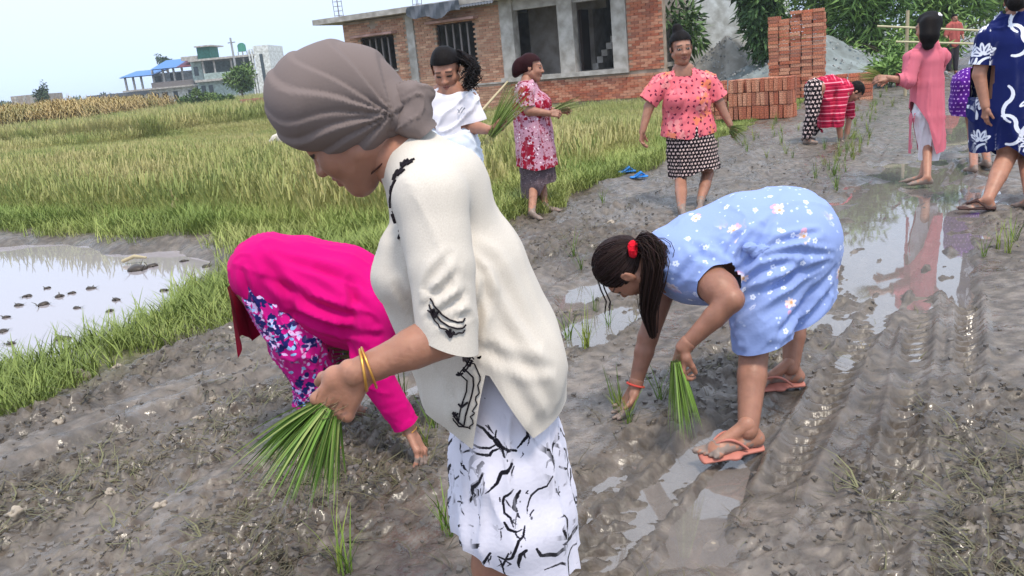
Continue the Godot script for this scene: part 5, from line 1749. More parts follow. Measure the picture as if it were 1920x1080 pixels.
func make_prints() -> void:
	# brush strokes, black on white
	var i := blank(640, c8(214, 211, 224))
	for k in 84:
		var p := Vector2(rng.randf() * 640, rng.randf() * 640)
		var a := rng.randf_range(-0.6, 0.7) + PI / 2
		var pts := [p]
		for q in rng.randi_range(3, 6):
			a += rng.randf_range(-0.9, 0.9)
			p += Vector2(cos(a), sin(a)) * rng.randf_range(12, 26)
			pts.append(p)
		stroke(i, pts, rng.randf_range(2.5, 7), rng.randf_range(1, 5), c8(24, 22, 30))
		for q in rng.randi_range(1, 4):
			var o: Vector2 = pts[rng.randi() % pts.size()] + Vector2(rng.randfn(), rng.randfn()) * 12
			var e := o + Vector2(rng.randf_range(-14, 14), rng.randf_range(8, 30))
			stroke(i, [o, o.lerp(e, 0.5) + Vector2(rng.randfn() * 4, 0), e], rng.randf_range(1, 3.5), 1.0, c8(40, 38, 48))
	for k in 60: dab(i, rng.randf() * 640, rng.randf() * 640, rng.randf_range(1, 2.5), c8(90, 90, 100), rng.randf_range(1, 4))
	M.strokes = cloth(Color.WHITE, tex(i), 1.9)
	# magenta with navy and white blooms
	i = blank(400, c8(196, 22, 128))
	for k in 42:
		var p := Vector2(rng.randf() * 400, rng.randf() * 400)
		for q in 26:
			var o := p + Vector2(rng.randfn(), rng.randfn()) * 24
			dab(i, o.x, o.y, rng.randf_range(3, 8), c8(225, 190, 235) if q % 3 else c8(150, 190, 235), rng.randf_range(2, 5), rng.randf() * 3)
		for q in 20:
			var o := p + Vector2(rng.randfn(), rng.randfn()) * 17
			dab(i, o.x, o.y, rng.randf_range(3, 9), c8(30, 34, 96), rng.randf_range(3, 6), rng.randf() * 3)
	for k in 20:
		var p := Vector2(rng.randf() * 400, rng.randf() * 400)
		for q in 6:
			dab(i, p.x + rng.randfn() * 10, p.y + rng.randfn() * 10, rng.randf_range(4, 9), c8(214, 24, 136))
	M.floral = cloth(Color.WHITE, tex(i), 1.5)
	# light blue with white and orange daisies
	i = blank(640, c8(138, 157, 208))
	for k in 90: dab(i, rng.randf() * 640, rng.randf() * 640, rng.randf_range(2, 5), c8(190, 205, 238))
	var spots := []
	for k in 400:
		var p := Vector2(rng.randf() * 640, rng.randf() * 640)
		var ok := true
		for q in spots:
			var d: Vector2 = (p - q).abs()
			if Vector2(minf(d.x, 640 - d.x), minf(d.y, 640 - d.y)).length() < 150: ok = false
		if ok: spots.append(p)
	for p in spots:
		var t := rng.randf() * TAU
		for q in 5: dab(i, p.x - 17 * cos(t) + rng.randfn() * 6, p.y - 17 * sin(t) + rng.randfn() * 6, rng.randf_range(5, 9), c8(208, 160, 165) if q % 2 else c8(205, 160, 190))
		for q in 8:
			var a := t + TAU * q / 8.0
			dab(i, p.x + cos(a) * 13 + rng.randfn() * 2.0, p.y + sin(a) * 10 + rng.randfn() * 2.0, 9, c8(222, 216, 232) if q % 3 else c8(226, 200, 196), 5, a)
		dab(i, p.x, p.y, 9, c8(222, 200, 190))
		dab(i, p.x + 3, p.y, 5, c8(206, 156, 110))
	for k in 30:
		var p := Vector2(rng.randf() * 640, rng.randf() * 640)
		for q in 5: dab(i, p.x + cos(q * 1.256) * 6, p.y + sin(q * 1.256) * 6, 4, c8(214, 222, 244))
	M.blue = cloth(Color.WHITE, tex(i), 1.5)
	# pink blouse with small dark leaves
	i = blank(400, c8(226, 112, 122))
	for k in 16:
		var p := Vector2(rng.randf() * 400, rng.randf() * 400)
		for q in 12: dab(i, p.x + rng.randfn() * 16, p.y + rng.randfn() * 16, rng.randf_range(6, 14), c8(226, 128, 96) if k % 2 else c8(234, 146, 146))
	for k in 150:
		var p := Vector2((k % 12) * 33.3 + rng.randf_range(-9, 9), (k / 12) * 33.3 + rng.randf_range(-9, 9))
		var a := rng.randf() * TAU
		dab(i, p.x, p.y, 7, c8(110, 22, 52), 3.6, a)
		dab(i, p.x + 6 * cos(a + 1.2), p.y + 6 * sin(a + 1.2), 5, c8(80, 24, 60), 3, a + 1.0)
	M.blouse = cloth(Color.WHITE, tex(i), 1.55)
	# black with cream petals
	i = blank(256, c8(24, 18, 24))
	for k in 64:
		var p := Vector2((k % 8) * 32 + (16 if (k / 8) % 2 else 0), (k / 8) * 32)
		for q in 4: dab(i, p.x + 6 * cos(q * 1.57 + 0.5), p.y + 6 * sin(q * 1.57 + 0.5), 6.2, c8(222, 196, 190), 4.0, q * 1.57 + 0.5)
	M.petals = cloth(Color.WHITE, tex(i), 3.8)
	M.diamonds = cloth(Color.WHITE, tex(i), 2.2)
	# blotchy wine red on pale pink
	i = blank(400, c8(186, 140, 158))
	for k in 420: dab(i, rng.randf() * 400, rng.randf() * 400, rng.randf_range(2, 6), [c8(122, 28, 52), c8(232, 215, 222), c8(150, 80, 105), c8(90, 30, 50)][k % 4], rng.randf_range(2, 9), rng.randf() * 3)
	for k in 12:
		var p := Vector2(rng.randf() * 400, rng.randf() * 400)
		for q in 34: dab(i, p.x + rng.randfn() * 20, p.y + rng.randfn() * 34, rng.randf_range(5, 13), c8(140, 14, 42))
	M.wine = cloth(Color.WHITE, tex(i), 1.7)
	i = blank(256, c8(92, 78, 84))
	for k in 500: dab(i, rng.randf() * 256, rng.randf() * 256, rng.randf_range(2, 5), [c8(140, 128, 134), c8(58, 48, 54), c8(112, 92, 100)][k % 3], rng.randf_range(1, 2))
	M.grey_print = cloth(Color.WHITE, tex(i), 2.4)
	# red with pale stripes
	i = blank(256, c8(176, 26, 62))
	for k in 4:
		i.fill_rect(Rect2i(0, k * 64, 256, 9), c8(240, 150, 165))
		i.fill_rect(Rect2i(0, k * 64 + 24, 256, 5), c8(120, 20, 50))
		i.fill_rect(Rect2i(0, k * 64 + 38, 256, 4), c8(215, 80, 105))
	M.stripes = cloth(Color.WHITE, tex(i), 2.5)
	# navy with bold white swirls
	i = blank(640, c8(20, 30, 84))
	for k in 8:
		var p := Vector2((k % 3) * 213 + rng.randf_range(-30, 30), (k / 3) * 213 + rng.randf_range(-30, 30))
		var a := rng.randf() * TAU
		var turn := 0.34 * (1.0 if k % 2 else -1.0)
		var pts := [p]
		for q in 13:
			a += turn if q < 6 else -turn * 0.8
			p += Vector2(cos(a), sin(a)) * 24
			pts.append(p)
		stroke(i, pts, 15, 12, c8(226, 228, 238))
	for k in 4:
		var p := Vector2((k % 2) * 320 + 150 + rng.randf_range(-40, 40), (k / 2) * 320 + 150 + rng.randf_range(-40, 40))
		var t := rng.randf() * TAU
		for q in 5:
			var a := t + q * 0.62
			dab(i, p.x + cos(a) * 46, p.y + sin(a) * 46, 44, c8(226, 228, 238), 17, a)
			for e in [-1.0, 0.0, 1.0]:
				var o := p + Vector2(cos(a + e * 0.12), sin(a + e * 0.12)) * 26.0
				stroke(i, [o, o + Vector2(cos(a), sin(a)) * 44.0], 1.6, 1.2, c8(34, 44, 98))
	M.navy = cloth(Color.WHITE, tex(i), 1.5)
	i = blank(256, c8(82, 26, 128))
	for k in 64: dab(i, (k % 8) * 32 + (k / 8 % 2) * 16, (k / 8) * 32, 7, c8(205, 165, 225), 5, k)
	M.purple = cloth(Color.WHITE, tex(i), 3.0)

func materials() -> void:
	M.weave = noise_normal(0.2, 2.0, 41, 2, 256)
	M.skin = skin_mat()
	M.cream = cloth(Color.WHITE, noise_tex(0.3, c8(194, 185, 174), c8(205, 197, 187), 44, 2, 0.2, 0.8, 256), 4.0)
	M.grey_wrap = cloth(c8(116, 104, 101))
	M.magenta = cloth(c8(192, 8, 106))
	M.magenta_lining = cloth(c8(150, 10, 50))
	M.thread = vmat(0.8)
	M.gold = mat(c8(214, 160, 80), 0.35)
	M.gold.metallic = 0.8
	M.bead = mat(c8(70, 40, 32), 0.5)
	M.red_thread = cloth(c8(200, 80, 70))
	M.red_band = cloth(c8(206, 26, 44))
	M.hair_black = hair_mat(c8(30, 24, 24))
	M.hair_brown = hair_mat(c8(38, 24, 22))
	M.hair_wine = hair_mat(c8(62, 24, 30))
	M.strand = vmat(0.5, 0.25)
	M.sandal_pink = mat(c8(178, 112, 98), 0.6)
	M.leaf = vmat(0.6, 0.35)
	M.leaf.backlight_enabled = true
	M.leaf.backlight = Color(0.2, 0.22, 0.06)
	M.brick_grain = noise_tex(0.03, Color(0.7, 0.7, 0.7), Color(1, 1, 1), 33, 4, 0.3, 0.65, 256)
	M.crumb = vmat(0.5, 0.5)
	M.seed_mats = []
	for c in [Color(0.42, 0.52, 0.2), Color(0.5, 0.55, 0.25), Color(0.36, 0.46, 0.18)]:
		var m := vmat(0.6, 0.35)
		m.albedo_color = c
		m.backlight_enabled = true
		m.backlight = Color(0.1, 0.13, 0.03)
		M.seed_mats.append(m)
	make_prints()

# ---------------------------------------------------------------- buildings
var brick_mesh: ArrayMesh
var brick_mats := []

func rough_box(size: Vector3, seed_: int, jitter := 0.004) -> ArrayMesh:
	var r := RandomNumberGenerator.new()
	r.seed = seed_
	var p := []
	for i in 8:
		p.append(Vector3(size.x if i & 1 else -size.x, size.y if i & 2 else -size.y, size.z if i & 4 else -size.z) * 0.5 + Vector3(r.randf_range(-jitter, jitter), r.randf_range(-jitter, jitter), r.randf_range(-jitter, jitter)))
	var s := Strip.new()
	for q in [[0, 2, 3, 1], [4, 5, 7, 6], [0, 1, 5, 4], [2, 6, 7, 3], [0, 4, 6, 2], [1, 3, 7, 5]]:
		s.quad(p[q[0]], p[q[3]], p[q[2]], p[q[1]], Color.WHITE)
	return s.mesh()

func slab(parent: Node, called: String, lo: Vector3, hi: Vector3, m: Material) -> MeshInstance3D:
	var s := Strip.new()
	var c := (lo + hi) * 0.5
	s.box(lo - c, hi - c, Color.WHITE)
	return put(s.mesh(), called, m, parent, c - (parent.position if parent is Node3D and parent != self and not (parent is MeshInstance3D) else Vector3.ZERO))

# courses of bricks on the face z, leaving out holes; returns the budget of single bricks left over
func courses(parent: Node3D, x0: float, x1: float, y0: float, y1: float, z: float, holes: Array, single: int, rest: Strip, variants: Array, L := 0.245, Hh := 0.078) -> int:
	var row := 0
	var y := y0
	while y + Hh * 0.8 < y1:
		var x := x0 - (L * 0.5 if row % 2 else 0.0)
		while x < x1 - 0.02:
			var a := maxf(x, x0)
			var b := minf(x + L, x1)
			x += L
			if b - a < 0.05: continue
			var skip := false
			for h in holes:
				if (a + b) * 0.5 > h[0] and (a + b) * 0.5 < h[1] and y + Hh * 0.5 > h[2] and y + Hh * 0.5 < h[3]: skip = true
			if skip: continue
			var proud := rng.randf_range(0.0, 0.012)
			if single > 0 and b - a > L * 0.9:
				single -= 1
				var o := put(brick_mesh, "brick", variants[rng.randi() % variants.size()], parent, Vector3((a + b) * 0.5, y + Hh * 0.5, z + proud - 0.04) - parent.position)
				o.rotation = Vector3(rng.randf_range(-0.015, 0.015), rng.randf_range(-0.02, 0.02), rng.randf_range(-0.015, 0.015))
			else:
				var t := rng.randf()
				rest.box(Vector3(a + 0.006, y + 0.006, z - 0.09 + proud) - parent.position, Vector3(b - 0.006, y + Hh - 0.006, z + proud) - parent.position, Color(0.44, 0.215, 0.14).lerp(Color(0.60, 0.37, 0.25), t) * rng.randf_range(0.75, 1.1))
		y += Hh
		row += 1
	return single

func concrete(c: Color, seed_ := 3) -> StandardMaterial3D:
	var m := mat(c, 0.9, noise_tex(0.008, Color(0.8, 0.79, 0.77), Color(1, 1, 1), seed_, 5, 0.15, 0.8), 0.45)
	m.uv1_world_triplanar = true
	m.normal_enabled = true
	m.normal_texture = M.rough_n
	m.normal_scale = 0.2
	return m

func brick_house() -> void:
	var z := -24.0
	var h := thing("brick_house", Vector3(-14.8, 0, z), 0, "unfinished red brick house with concrete pillars and barred windows", "house")
	var mort: Material = M.mortar
	var con: Material = M.concrete
	var wins := [[-20.07, -18.57, 1.6, 2.8], [-16.77, -15.2, 1.6, 2.94]]
	# walls: a mortar core with bricks standing a little proud
	var wall := put(null, "front_wall", null, h)
	var core := Strip.new()
	for q in [[-20.8, -14.19, 0.86, 1.6], [-20.8, -20.07, 1.6, 2.8], [-18.57, -16.77, 1.6, 2.94], [-15.2, -14.19, 1.6, 2.94], [-20.8, -18.57, 2.8, 3.38], [-18.57, -14.19, 2.94, 3.38], [-20.9, -8.7, -0.4, 0.86], [-9.88, -8.75, 0.86, 3.38]]:
		core.box(Vector3(q[0], q[2], z - 0.23) - h.position, Vector3(q[1], q[3], z - 0.012) - h.position, Color.WHITE)
	core.box(Vector3(-20.8, -0.4, z - 7.0) - h.position, Vector3(-20.57, 3.38, z - 0.24) - h.position, Color.WHITE)
	core.box(Vector3(-20.56, -0.4, z - 7.0) - h.position, Vector3(-10.06, 3.38, z - 6.8) - h.position, Color.WHITE)
	wall.mesh = core.mesh()
	wall.material_override = mort
	var rest := Strip.new()
	var n := 300
	n = courses(h, -9.86, -8.77, 0.9, 3.36, z, [], n, rest, brick_mats)
	n = courses(h, -14.0, -8.72, 0.1, 0.84, z + 0.02, [], n, rest, brick_mats)
	courses(h, -20.88, -14.0, 0.0, 0.84, z + 0.02, [], n, rest, brick_mats)
	courses(h, -20.78, -14.2, 0.88, 3.36, z, wins + [[-17.97, -17.62, 0, 4], [-19.6, -19.3, 3.1, 3.3]], 0, rest, brick_mats)
	var side := Strip.new()
	tag(put(rest.mesh(), "brick_courses", M.brick_v, h), "", "", "", "stuff")
	# pillars and veranda
	for q in [[-17.95, -17.64, 0.0, 3.4, 0.05], [-14.19, -13.72, 0.86, 3.4, 0.07], [-12.14, -11.62, 0.86, 3.4, 0.04], [-10.34, -9.88, 0.86, 3.4, 0.05]]:
		slab(h, "pillar", Vector3(q[0], q[2], z - 0.3), Vector3(q[1], q[3], z + q[4]), con)
	slab(h, "floor_slab", Vector3(-14.3, 0.862, z - 6.7), Vector3(-9.85, 1.0, z + 0.12), con)
	slab(h, "sill_band", Vector3(-20.85, 0.845, z - 0.2), Vector3(-14.31, 0.9, z + 0.03), con)
	slab(h, "roof_slab", Vector3(-21.7, 3.4, z - 7.2), Vector3(-9.98, 3.58, z + 0.55), con)
	slab(h, "roof_edge", Vector3(-9.97, 3.4, z - 0.6), Vector3(-8.6, 3.58, z + 0.55), con)
	slab(h, "beam", Vector3(-14.18, 3.05, z - 0.28), Vector3(-9.9, 3.395, z - 0.02), con)
	# inner wall of the veranda with its barred window, door and stair
	slab(h, "inner_wall", Vector3(-14.18, 1.0, z - 2.0), Vector3(-12.9, 3.39, z - 1.85), M.plaster)
	slab(h, "inner_wall", Vector3(-12.9, 1.0, z - 2.0), Vector3(-12.0, 1.25, z - 1.85), M.plaster)
	slab(h, "inner_wall", Vector3(-12.9, 2.9, z - 2.0), Vector3(-11.3, 3.39, z - 1.85), M.plaster)
	slab(h, "inner_wall", Vector3(-11.95, 1.0, z - 6.0), Vector3(-11.8, 3.39, z - 1.84), M.plaster)
	slab(h, "inner_wall", Vector3(-10.2, 1.0, z - 6.0), Vector3(-10.05, 3.39, z - 0.3), M.plaster)
	slab(h, "inner_wall", Vector3(-11.8, 1.0, z - 6.2), Vector3(-10.2, 3.39, z - 6.05), M.plaster)
	slab(h, "door_leaf", Vector3(-12.05, 1.0, z - 2.02), Vector3(-11.96, 2.9, z - 1.3), M.wood_dark)
	for k in 6:
		slab(h, "window_bar", Vector3(-12.85 + k * 0.16, 1.25, z - 1.95), Vector3(-12.81 + k * 0.16, 2.9, z - 1.91), M.bars)
	for k in 9:
		slab(h, "stair", Vector3(-11.75 + k * 0.17, 1.0 + k * 0.2, z - 2.6), Vector3(-11.55 + k * 0.17, 1.2 + k * 0.2, z - 1.5), con)
	# windows
	for w in wins:
		var fr := Strip.new()
		for q in [[w[0], w[0] + 0.07, w[2], w[3]], [w[1] - 0.07, w[1], w[2], w[3]], [w[0] + 0.071, w[1] - 0.071, w[3] - 0.07, w[3]], [w[0] + 0.071, w[1] - 0.071, w[2], w[2] + 0.06]]:
			fr.box(Vector3(q[0], q[2], z - 0.16) - h.position, Vector3(q[1], q[3], z - 0.08) - h.position, Color.WHITE)
		var fo := put(fr.mesh(), "window_frame", M.wood_dark, h)
		for k in 4:
			var x: float = lerpf(w[0] + 0.07, w[1] - 0.07, (k + 1) / 5.0)
			var bs := Strip.new()
			bs.box(Vector3(x - 0.028, w[2] + 0.06, z - 0.15) - h.position, Vector3(x + 0.028, w[3] - 0.07, z - 0.1) - h.position, Color.WHITE)
			put(bs.mesh(), "bar", M.bars, fo)
		slab(h, "lintel", Vector3(w[0] - 0.18, w[3] + 0.012, z - 0.1), Vector3(w[1] + 0.18, w[3] + 0.085, z + 0.32), M.lintel)
		slab(h, "window_sill", Vector3(w[0] - 0.08, w[2] - 0.055, z - 0.1), Vector3(w[1] + 0.08, w[2] - 0.003, z + 0.06), con)
	slab(h, "room_floor", Vector3(-20.5, 0.8, z - 6.75), Vector3(-14.32, 0.858, z - 0.25), con)
	slab(h, "partition", Vector3(-17.6, 0.87, z - 6.7), Vector3(-17.45, 3.39, z - 0.31), M.plaster)
	slab(h, "dark_panel", Vector3(-21.45, 2.3, z - 3.2), Vector3(-20.85, 3.38, z - 3.17), M.dark_panel_mat)  # thin dark panel under the roof at its left end
	# starter bars on the roof
	for q in [[-21.35, 0.0], [-17.8, 0.0], [-13.95, 0.0], [-9.9, 0.0]]:
		var s := Strip.new()
		for e in 4:
			var o := Vector3(q[0] + (e % 2) * 0.22, 3.58, z - 0.3 - (e / 2) * 0.22) - h.position
			s.tube([o, o + Vector3(rng.randf_range(-0.03, 0.03), 1.1, 0)], 0.012, Color.WHITE, 5)
		for e in 6:
			var o := Vector3(q[0], 3.7 + e * 0.16, z - 0.3) - h.position
			s.tube([o, o + Vector3(0.22, 0, 0), o + Vector3(0.22, 0, -0.22), o + Vector3(0, 0, -0.22), o], 0.006, Color.WHITE, 4)
		tag(put(s.mesh(), "starter_bars", M.bars, h), "", "", "", "stuff")
	# sheets of roofing and tarpaulin sagging from the roof edge
	var tp := Strip.new()
	for a in 14:
		for b in 6:
			var f := func(u: float, v: float) -> Vector3:
				var x := lerpf(-17.4, -15.3, u)
				var sag := 0.16 * sin(u * PI) + 0.06 * sin(u * 13.0) * v
				return Vector3(x, 3.55 - v * (0.28 + sag), z + 0.6 + 0.05 * sin(u * 21.0 + v * 3.0) + 0.05 * v) - h.position
			tp.quad(f.call(a / 14.0, b / 6.0), f.call((a + 1) / 14.0, b / 6.0), f.call((a + 1) / 14.0, (b + 1) / 6.0), f.call(a / 14.0, (b + 1) / 6.0), Color.WHITE)
	put(tp.mesh(), "tarpaulin", M.tarp, h)
	var rs := Strip.new()
	for a in 24:
		var x := -15.4 + a * 0.055
		rs.quad(Vector3(x, 3.3 + (a % 2) * 0.03, z + 0.62) - h.position, Vector3(x + 0.055, 3.3 + ((a + 1) % 2) * 0.03, z + 0.62) - h.position, Vector3(x + 0.055, 3.62 + ((a + 1) % 2) * 0.03, z + 0.3) - h.position, Vector3(x, 3.62 + (a % 2) * 0.03, z + 0.3) - h.position, Color.WHITE)
	put(rs.mesh(), "roofing_sheet", M.tarp, h)
	# bamboo stick leaning on the front
	var st := Strip.new()
	var a0 := Zp(903, 208, -22.6)
	var a1 := Zp(952, 153, -23.8)
	st.tube([a0 * 1.0 - (a1 - a0) * 0.3, a0.lerp(a1, 0.5), a1], [0.045, 0.04, 0.035], Color(0.5, 0.42, 0.27), 7)
	tag(put(st.mesh(), "bamboo_pole", M.thread), "pale bamboo pole leaning against the brick house", "pole")

func white_house() -> void:
	var h := thing("plastered_house", Vector3(-9.6, 0, -30.5), 0, "pale plastered house wall with one dark window behind brick house", "house")
	var z := -30.0
	for q in [[-16.0, -10.77, -0.3, 6.0], [-9.97, -8.2, -0.3, 6.0], [-10.769, -9.971, -0.3, 1.58], [-10.769, -9.971, 2.8, 6.0]]:
		slab(h, "wall", Vector3(q[0], q[2], z - 0.25), Vector3(q[1], q[3], z), M.whitewash)
	slab(h, "side_wall", Vector3(-8.45, -0.3, z - 8.0), Vector3(-8.202, 6.0, z - 0.26), M.whitewash)
	slab(h, "window_frame", Vector3(-10.9, 2.8, z - 0.02), Vector3(-9.85, 2.88, z + 0.25), M.concrete)
	slab(h, "window_pane", Vector3(-10.77, 1.58, z - 0.21), Vector3(-9.97, 2.8, z - 0.19), M.dark_room_pane)
	slab(h, "window_bar", Vector3(-10.4, 1.58, z - 0.18), Vector3(-10.36, 2.8, z - 0.14), M.bars)
	slab(h, "roof_slab", Vector3(-16.2, 6.0, z - 8.3), Vector3(-7.9, 6.2, z + 0.5), M.concrete)

func heap(called: String, label: String, c: Vector3, rx: float, rz: float, hh: float, m: Material, seed_: int) -> void:
	var t := thing(called, c, 0, label, "heap")
	var V := PackedVector3Array()
	var I := PackedInt32Array()
	var na := 64
	var nr := 26
	for i in nr + 1:
		var r := float(i) / nr
		for k in na:
			var a := TAU * k / na
			var n := 1.0 + nz.get_noise_2d(cos(a) * 60.0 + seed_ * 13.0, sin(a) * 60.0) * 0.5
			var p := Vector3(cos(a) * rx * r * n, 0, sin(a) * rz * r * n)
			p.y = hh * pow(1.0 - r, 1.15) * (1.0 + 0.2 * nz.get_noise_2d(p.x * 80.0 + seed_, p.z * 80.0)) + nz.get_noise_2d(p.x * 500.0, p.z * 500.0) * 0.05 - 0.08 * r
			V.append(p)
	for i in nr:
		for k in na:
			var a := i * na + k
			var b := i * na + (k + 1) % na
			I.append_array(PackedInt32Array([a, b, a + na, b, b + na, a + na]))
	var A := []
	A.resize(Mesh.ARRAY_MAX)
	A[Mesh.ARRAY_VERTEX] = V
	A[Mesh.ARRAY_NORMAL] = smooth_normals(V, I)
	A[Mesh.ARRAY_INDEX] = I
	var am := ArrayMesh.new()
	am.add_surface_from_arrays(Mesh.PRIMITIVE_TRIANGLES, A)
	put(am, "mound", m, t)
	var xs := []
	var cs := []
	for i in 900:
		var r := sqrt(rng.randf()) * 1.05
		var a := rng.randf() * TAU
		var p := Vector3(cos(a) * rx * r, 0, sin(a) * rz * r)
		p.y = maxf(hh * pow(maxf(1.0 - r, 0.0), 1.15), 0.0) + 0.02
		xs.append(Transform3D(Basis.from_euler(Vector3(rng.randf() * 6, rng.randf() * 6, 0)).scaled(Vector3.ONE * rng.randf_range(0.02, 0.06)), p))
		cs.append(Color(0.3, 0.3, 0.29) * rng.randf_range(0.7, 1.2))
	tag(multi("pebbles", M.pebble, M.pebble_mat, xs, cs, t), "", "", "", "stuff")

# a stack of loose bricks: rows along x, n high, only the outer ones
func brick_stack(label: String, c: Vector3, turn: float, nx: int, ny: int, nzz: int, upright: bool, ragged := 0.0) -> void:
	var t := thing("brick_stack", c, turn, label, "bricks", "brick stacks beside the lane")
	var L := 0.245
	var W := 0.115
	var Hh := 0.078
	for y in ny:
		for x in nx:
			for z in nzz:
				if x > 0 and x < nx - 1 and z > 0 and z < nzz - 1 and y < ny - 1: continue
				if y == ny - 1 and rng.randf() < ragged: continue
				if ragged > 0.3 and y >= ny - 2 and x < nx * 0.5 and rng.randf() < 0.6: continue
				var o: MeshInstance3D
				var j := Vector3(rng.randf_range(-0.012, 0.012), 0, rng.randf_range(-0.012, 0.012))
				if upright:
					o = put(brick_mesh, "brick", brick_mats[rng.randi() % brick_mats.size()], t, Vector3((x - nx * 0.5) * (Hh + 0.006), (y + 0.5) * (L + 0.004), (z - nzz * 0.5) * (W + 0.01)) + j)
					o.rotation = Vector3(0, rng.randf_range(-0.06, 0.06), PI / 2 + rng.randf_range(-0.05, 0.05))
				else:
					var hd := (y + x / 3) % 3 == 0
					o = put(brick_mesh, "brick", brick_mats[rng.randi() % brick_mats.size()], t, Vector3((x - nx * 0.5) * (L + 0.012), (y + 0.5) * (Hh + 0.003), (z - nzz * 0.5) * (W + 0.015)) + j)
					o.rotation = Vector3(0, rng.randf_range(-0.05, 0.05), rng.randf_range(-0.015, 0.015))

# ---------------------------------------------------------------- plants
func leaf_cloud(n: int, c: Vector3, r: Vector3, size: float, cols: Array, long_ := 1.0, clumps := 14, droop := 0.0) -> ArrayMesh:
	var s := Strip.new()
	var cl := []
	for i in clumps:
		var d := Vector3(rng.randfn(), rng.randfn() * 0.9, rng.randfn()).normalized() * pow(rng.randf(), 0.45)
		cl.append([c + d * r * 0.8, rng.randf_range(0.22, 0.42), cols[rng.randi() % cols.size()]])
	for i in n:
		var q: Array = cl[i % clumps]
		var d := Vector3(rng.randfn(), rng.randfn(), rng.randfn()).normalized()
		var p: Vector3 = q[0] + d * r * (q[1] as float) * pow(rng.randf(), 0.35)
		var ax := (d + Vector3(rng.randfn(), rng.randfn() - droop, rng.randfn()) * 0.7).normalized()
		var si := ax.cross(Vector3(rng.randfn(), rng.randfn(), rng.randfn())).normalized()
		var L := size * rng.randf_range(0.6, 1.3) * long_
		var w := size * 0.42 * rng.randf_range(0.7, 1.2)
		var col: Color = q[2] * rng.randf_range(0.7, 1.25)
		var up := ax.cross(si)
		if up.y < 0.0:
			si = -si
			up = -up
		var o := s.V.size()
		var m := p + ax * L * 0.5
		for e in [p, m + si * w * 0.5 - up * w * 0.12, p + ax * L - Vector3(0, L * 0.2 * droop, 0), m - si * w * 0.5 - up * w * 0.12]:
			s.V.append(e)
			s.N.append((up + d * 0.4).normalized() if (up + d * 0.4).dot(up) > 0.3 else up)
			s.C.append(col)
		s.I.append_array(PackedInt32Array([o, o + 1, o + 2, o, o + 2, o + 3]))
	return s.mesh()

func tree(called: String, label: String, at: Vector3, height: float, r: Vector3, n: int, size: float, cols: Array, long_ := 1.0, clumps := 16, group := "", droop := 0.3) -> void:
	var t := thing(called, at, 0, label, "tree" if height > 2.2 else "shrub", group)
	var c := Vector3(0, height - r.y, 0)
	var s := Strip.new()
	s.tube([Vector3(0, -0.2, 0), Vector3(0.03, c.y * 0.5, 0.02) * 1.0, c], [height * 0.03, height * 0.022, height * 0.012], Color(0.13, 0.1, 0.07), 8)
	for k in 5:
		var a := TAU * k / 5.0 + rng.randf()
		var b := c * rng.randf_range(0.45, 0.85)
		s.tube([b, b + Vector3(cos(a) * r.x * 0.35, r.y * 0.3, sin(a) * r.z * 0.35), b + Vector3(cos(a) * r.x * 0.7, r.y * 0.5, sin(a) * r.z * 0.7)], [height * 0.012, height * 0.008, height * 0.004], Color(0.13, 0.1, 0.07), 6)
	put(s.mesh(), "trunk", M.thread, t)
	put(leaf_cloud(n, c, r, size, cols, long_, clumps, droop), "crown", M.leaf, t)

func tuft_mesh(n: int, hmin: float, hmax: float, spread: float, bend: float, w: float, seeds: int, flat := false) -> ArrayMesh:
	var s := Strip.new()
	for i in n:
		var a := rng.randf() * TAU
		var b := rng.randf() * TAU
		var o := Vector3(cos(a), 0, sin(a)) * spread * sqrt(rng.randf())
		var out := Vector3(cos(b), 0, sin(b))
		var L := rng.randf_range(hmin, hmax)
		var pts := []
		var p := o
		var d := (Vector3.UP * (0.12 if flat else 1.0) + out * rng.randf_range(0.1, 0.5)).normalized()
		for k in 4:
			pts.append(p)
			p += d * L / 3.0
			d = (d + (out * bend + Vector3.DOWN * bend * 0.5) * rng.randf_range(0.3, 1.2)).normalized()
			if flat: d = (d + Vector3(rng.randfn() * 0.35, -0.08, rng.randfn() * 0.35)).normalized()
		s.ribbon(pts, Vector3(-sin(b), 0, cos(b)), w * rng.randf_range(0.7, 1.3), Color.WHITE * rng.randf_range(0.75, 1.2), 0.12)
	for i in seeds:
		var a := rng.randf() * TAU
		var o := Vector3(cos(a), 0, sin(a)) * spread * rng.randf()
		var top := o + Vector3(rng.randfn() * 0.08, hmax * rng.randf_range(0.9, 1.15), rng.randfn() * 0.08)
		s.ribbon([o, o.lerp(top, 0.6), top], Vector3(-sin(a), 0, cos(a)), w * 0.6, Color(1.3, 1.1, 0.9), 0.6)
		var dd := (top - o).normalized()
		s.ribbon([top - dd * 0.08, top, top + dd * 0.06 + Vector3(rng.randfn(), 0, rng.randfn()) * 0.02], Vector3(cos(a), 0, sin(a)), 0.016, Color(1.45, 1.2, 1.05), 0.5)
	return s.mesh()

func scatter(called: String, label: String, cat: String, mesh: Mesh, spots: Array, cols: Array, smin: float, smax: float, m: Material) -> void:
	var xs := []
	var cs := []
	for p in spots:
		var s := rng.randf_range(smin, smax) * (1.0 - 0.62 * smoothstep(-9.0, -18.0, p.z) if p.x > -26.0 else 1.0)
		xs.append(Transform3D(Basis(Vector3.UP, rng.randf() * TAU).scaled(Vector3(s, s * rng.randf_range(0.8, 1.2), s)), p))
		var k := clampf(0.5 + nz.get_noise_2d(p.x * 30.0, p.z * 30.0) * 0.9 + rng.randfn() * 0.22, 0, 1) * (cols.size() - 1)
		var i := mini(int(k), cols.size() - 2)
		cs.append((cols[i] as Color).lerp(cols[i + 1], k - i))
	tag(multi(called, mesh, m, xs, cs), label, cat, "", "stuff")

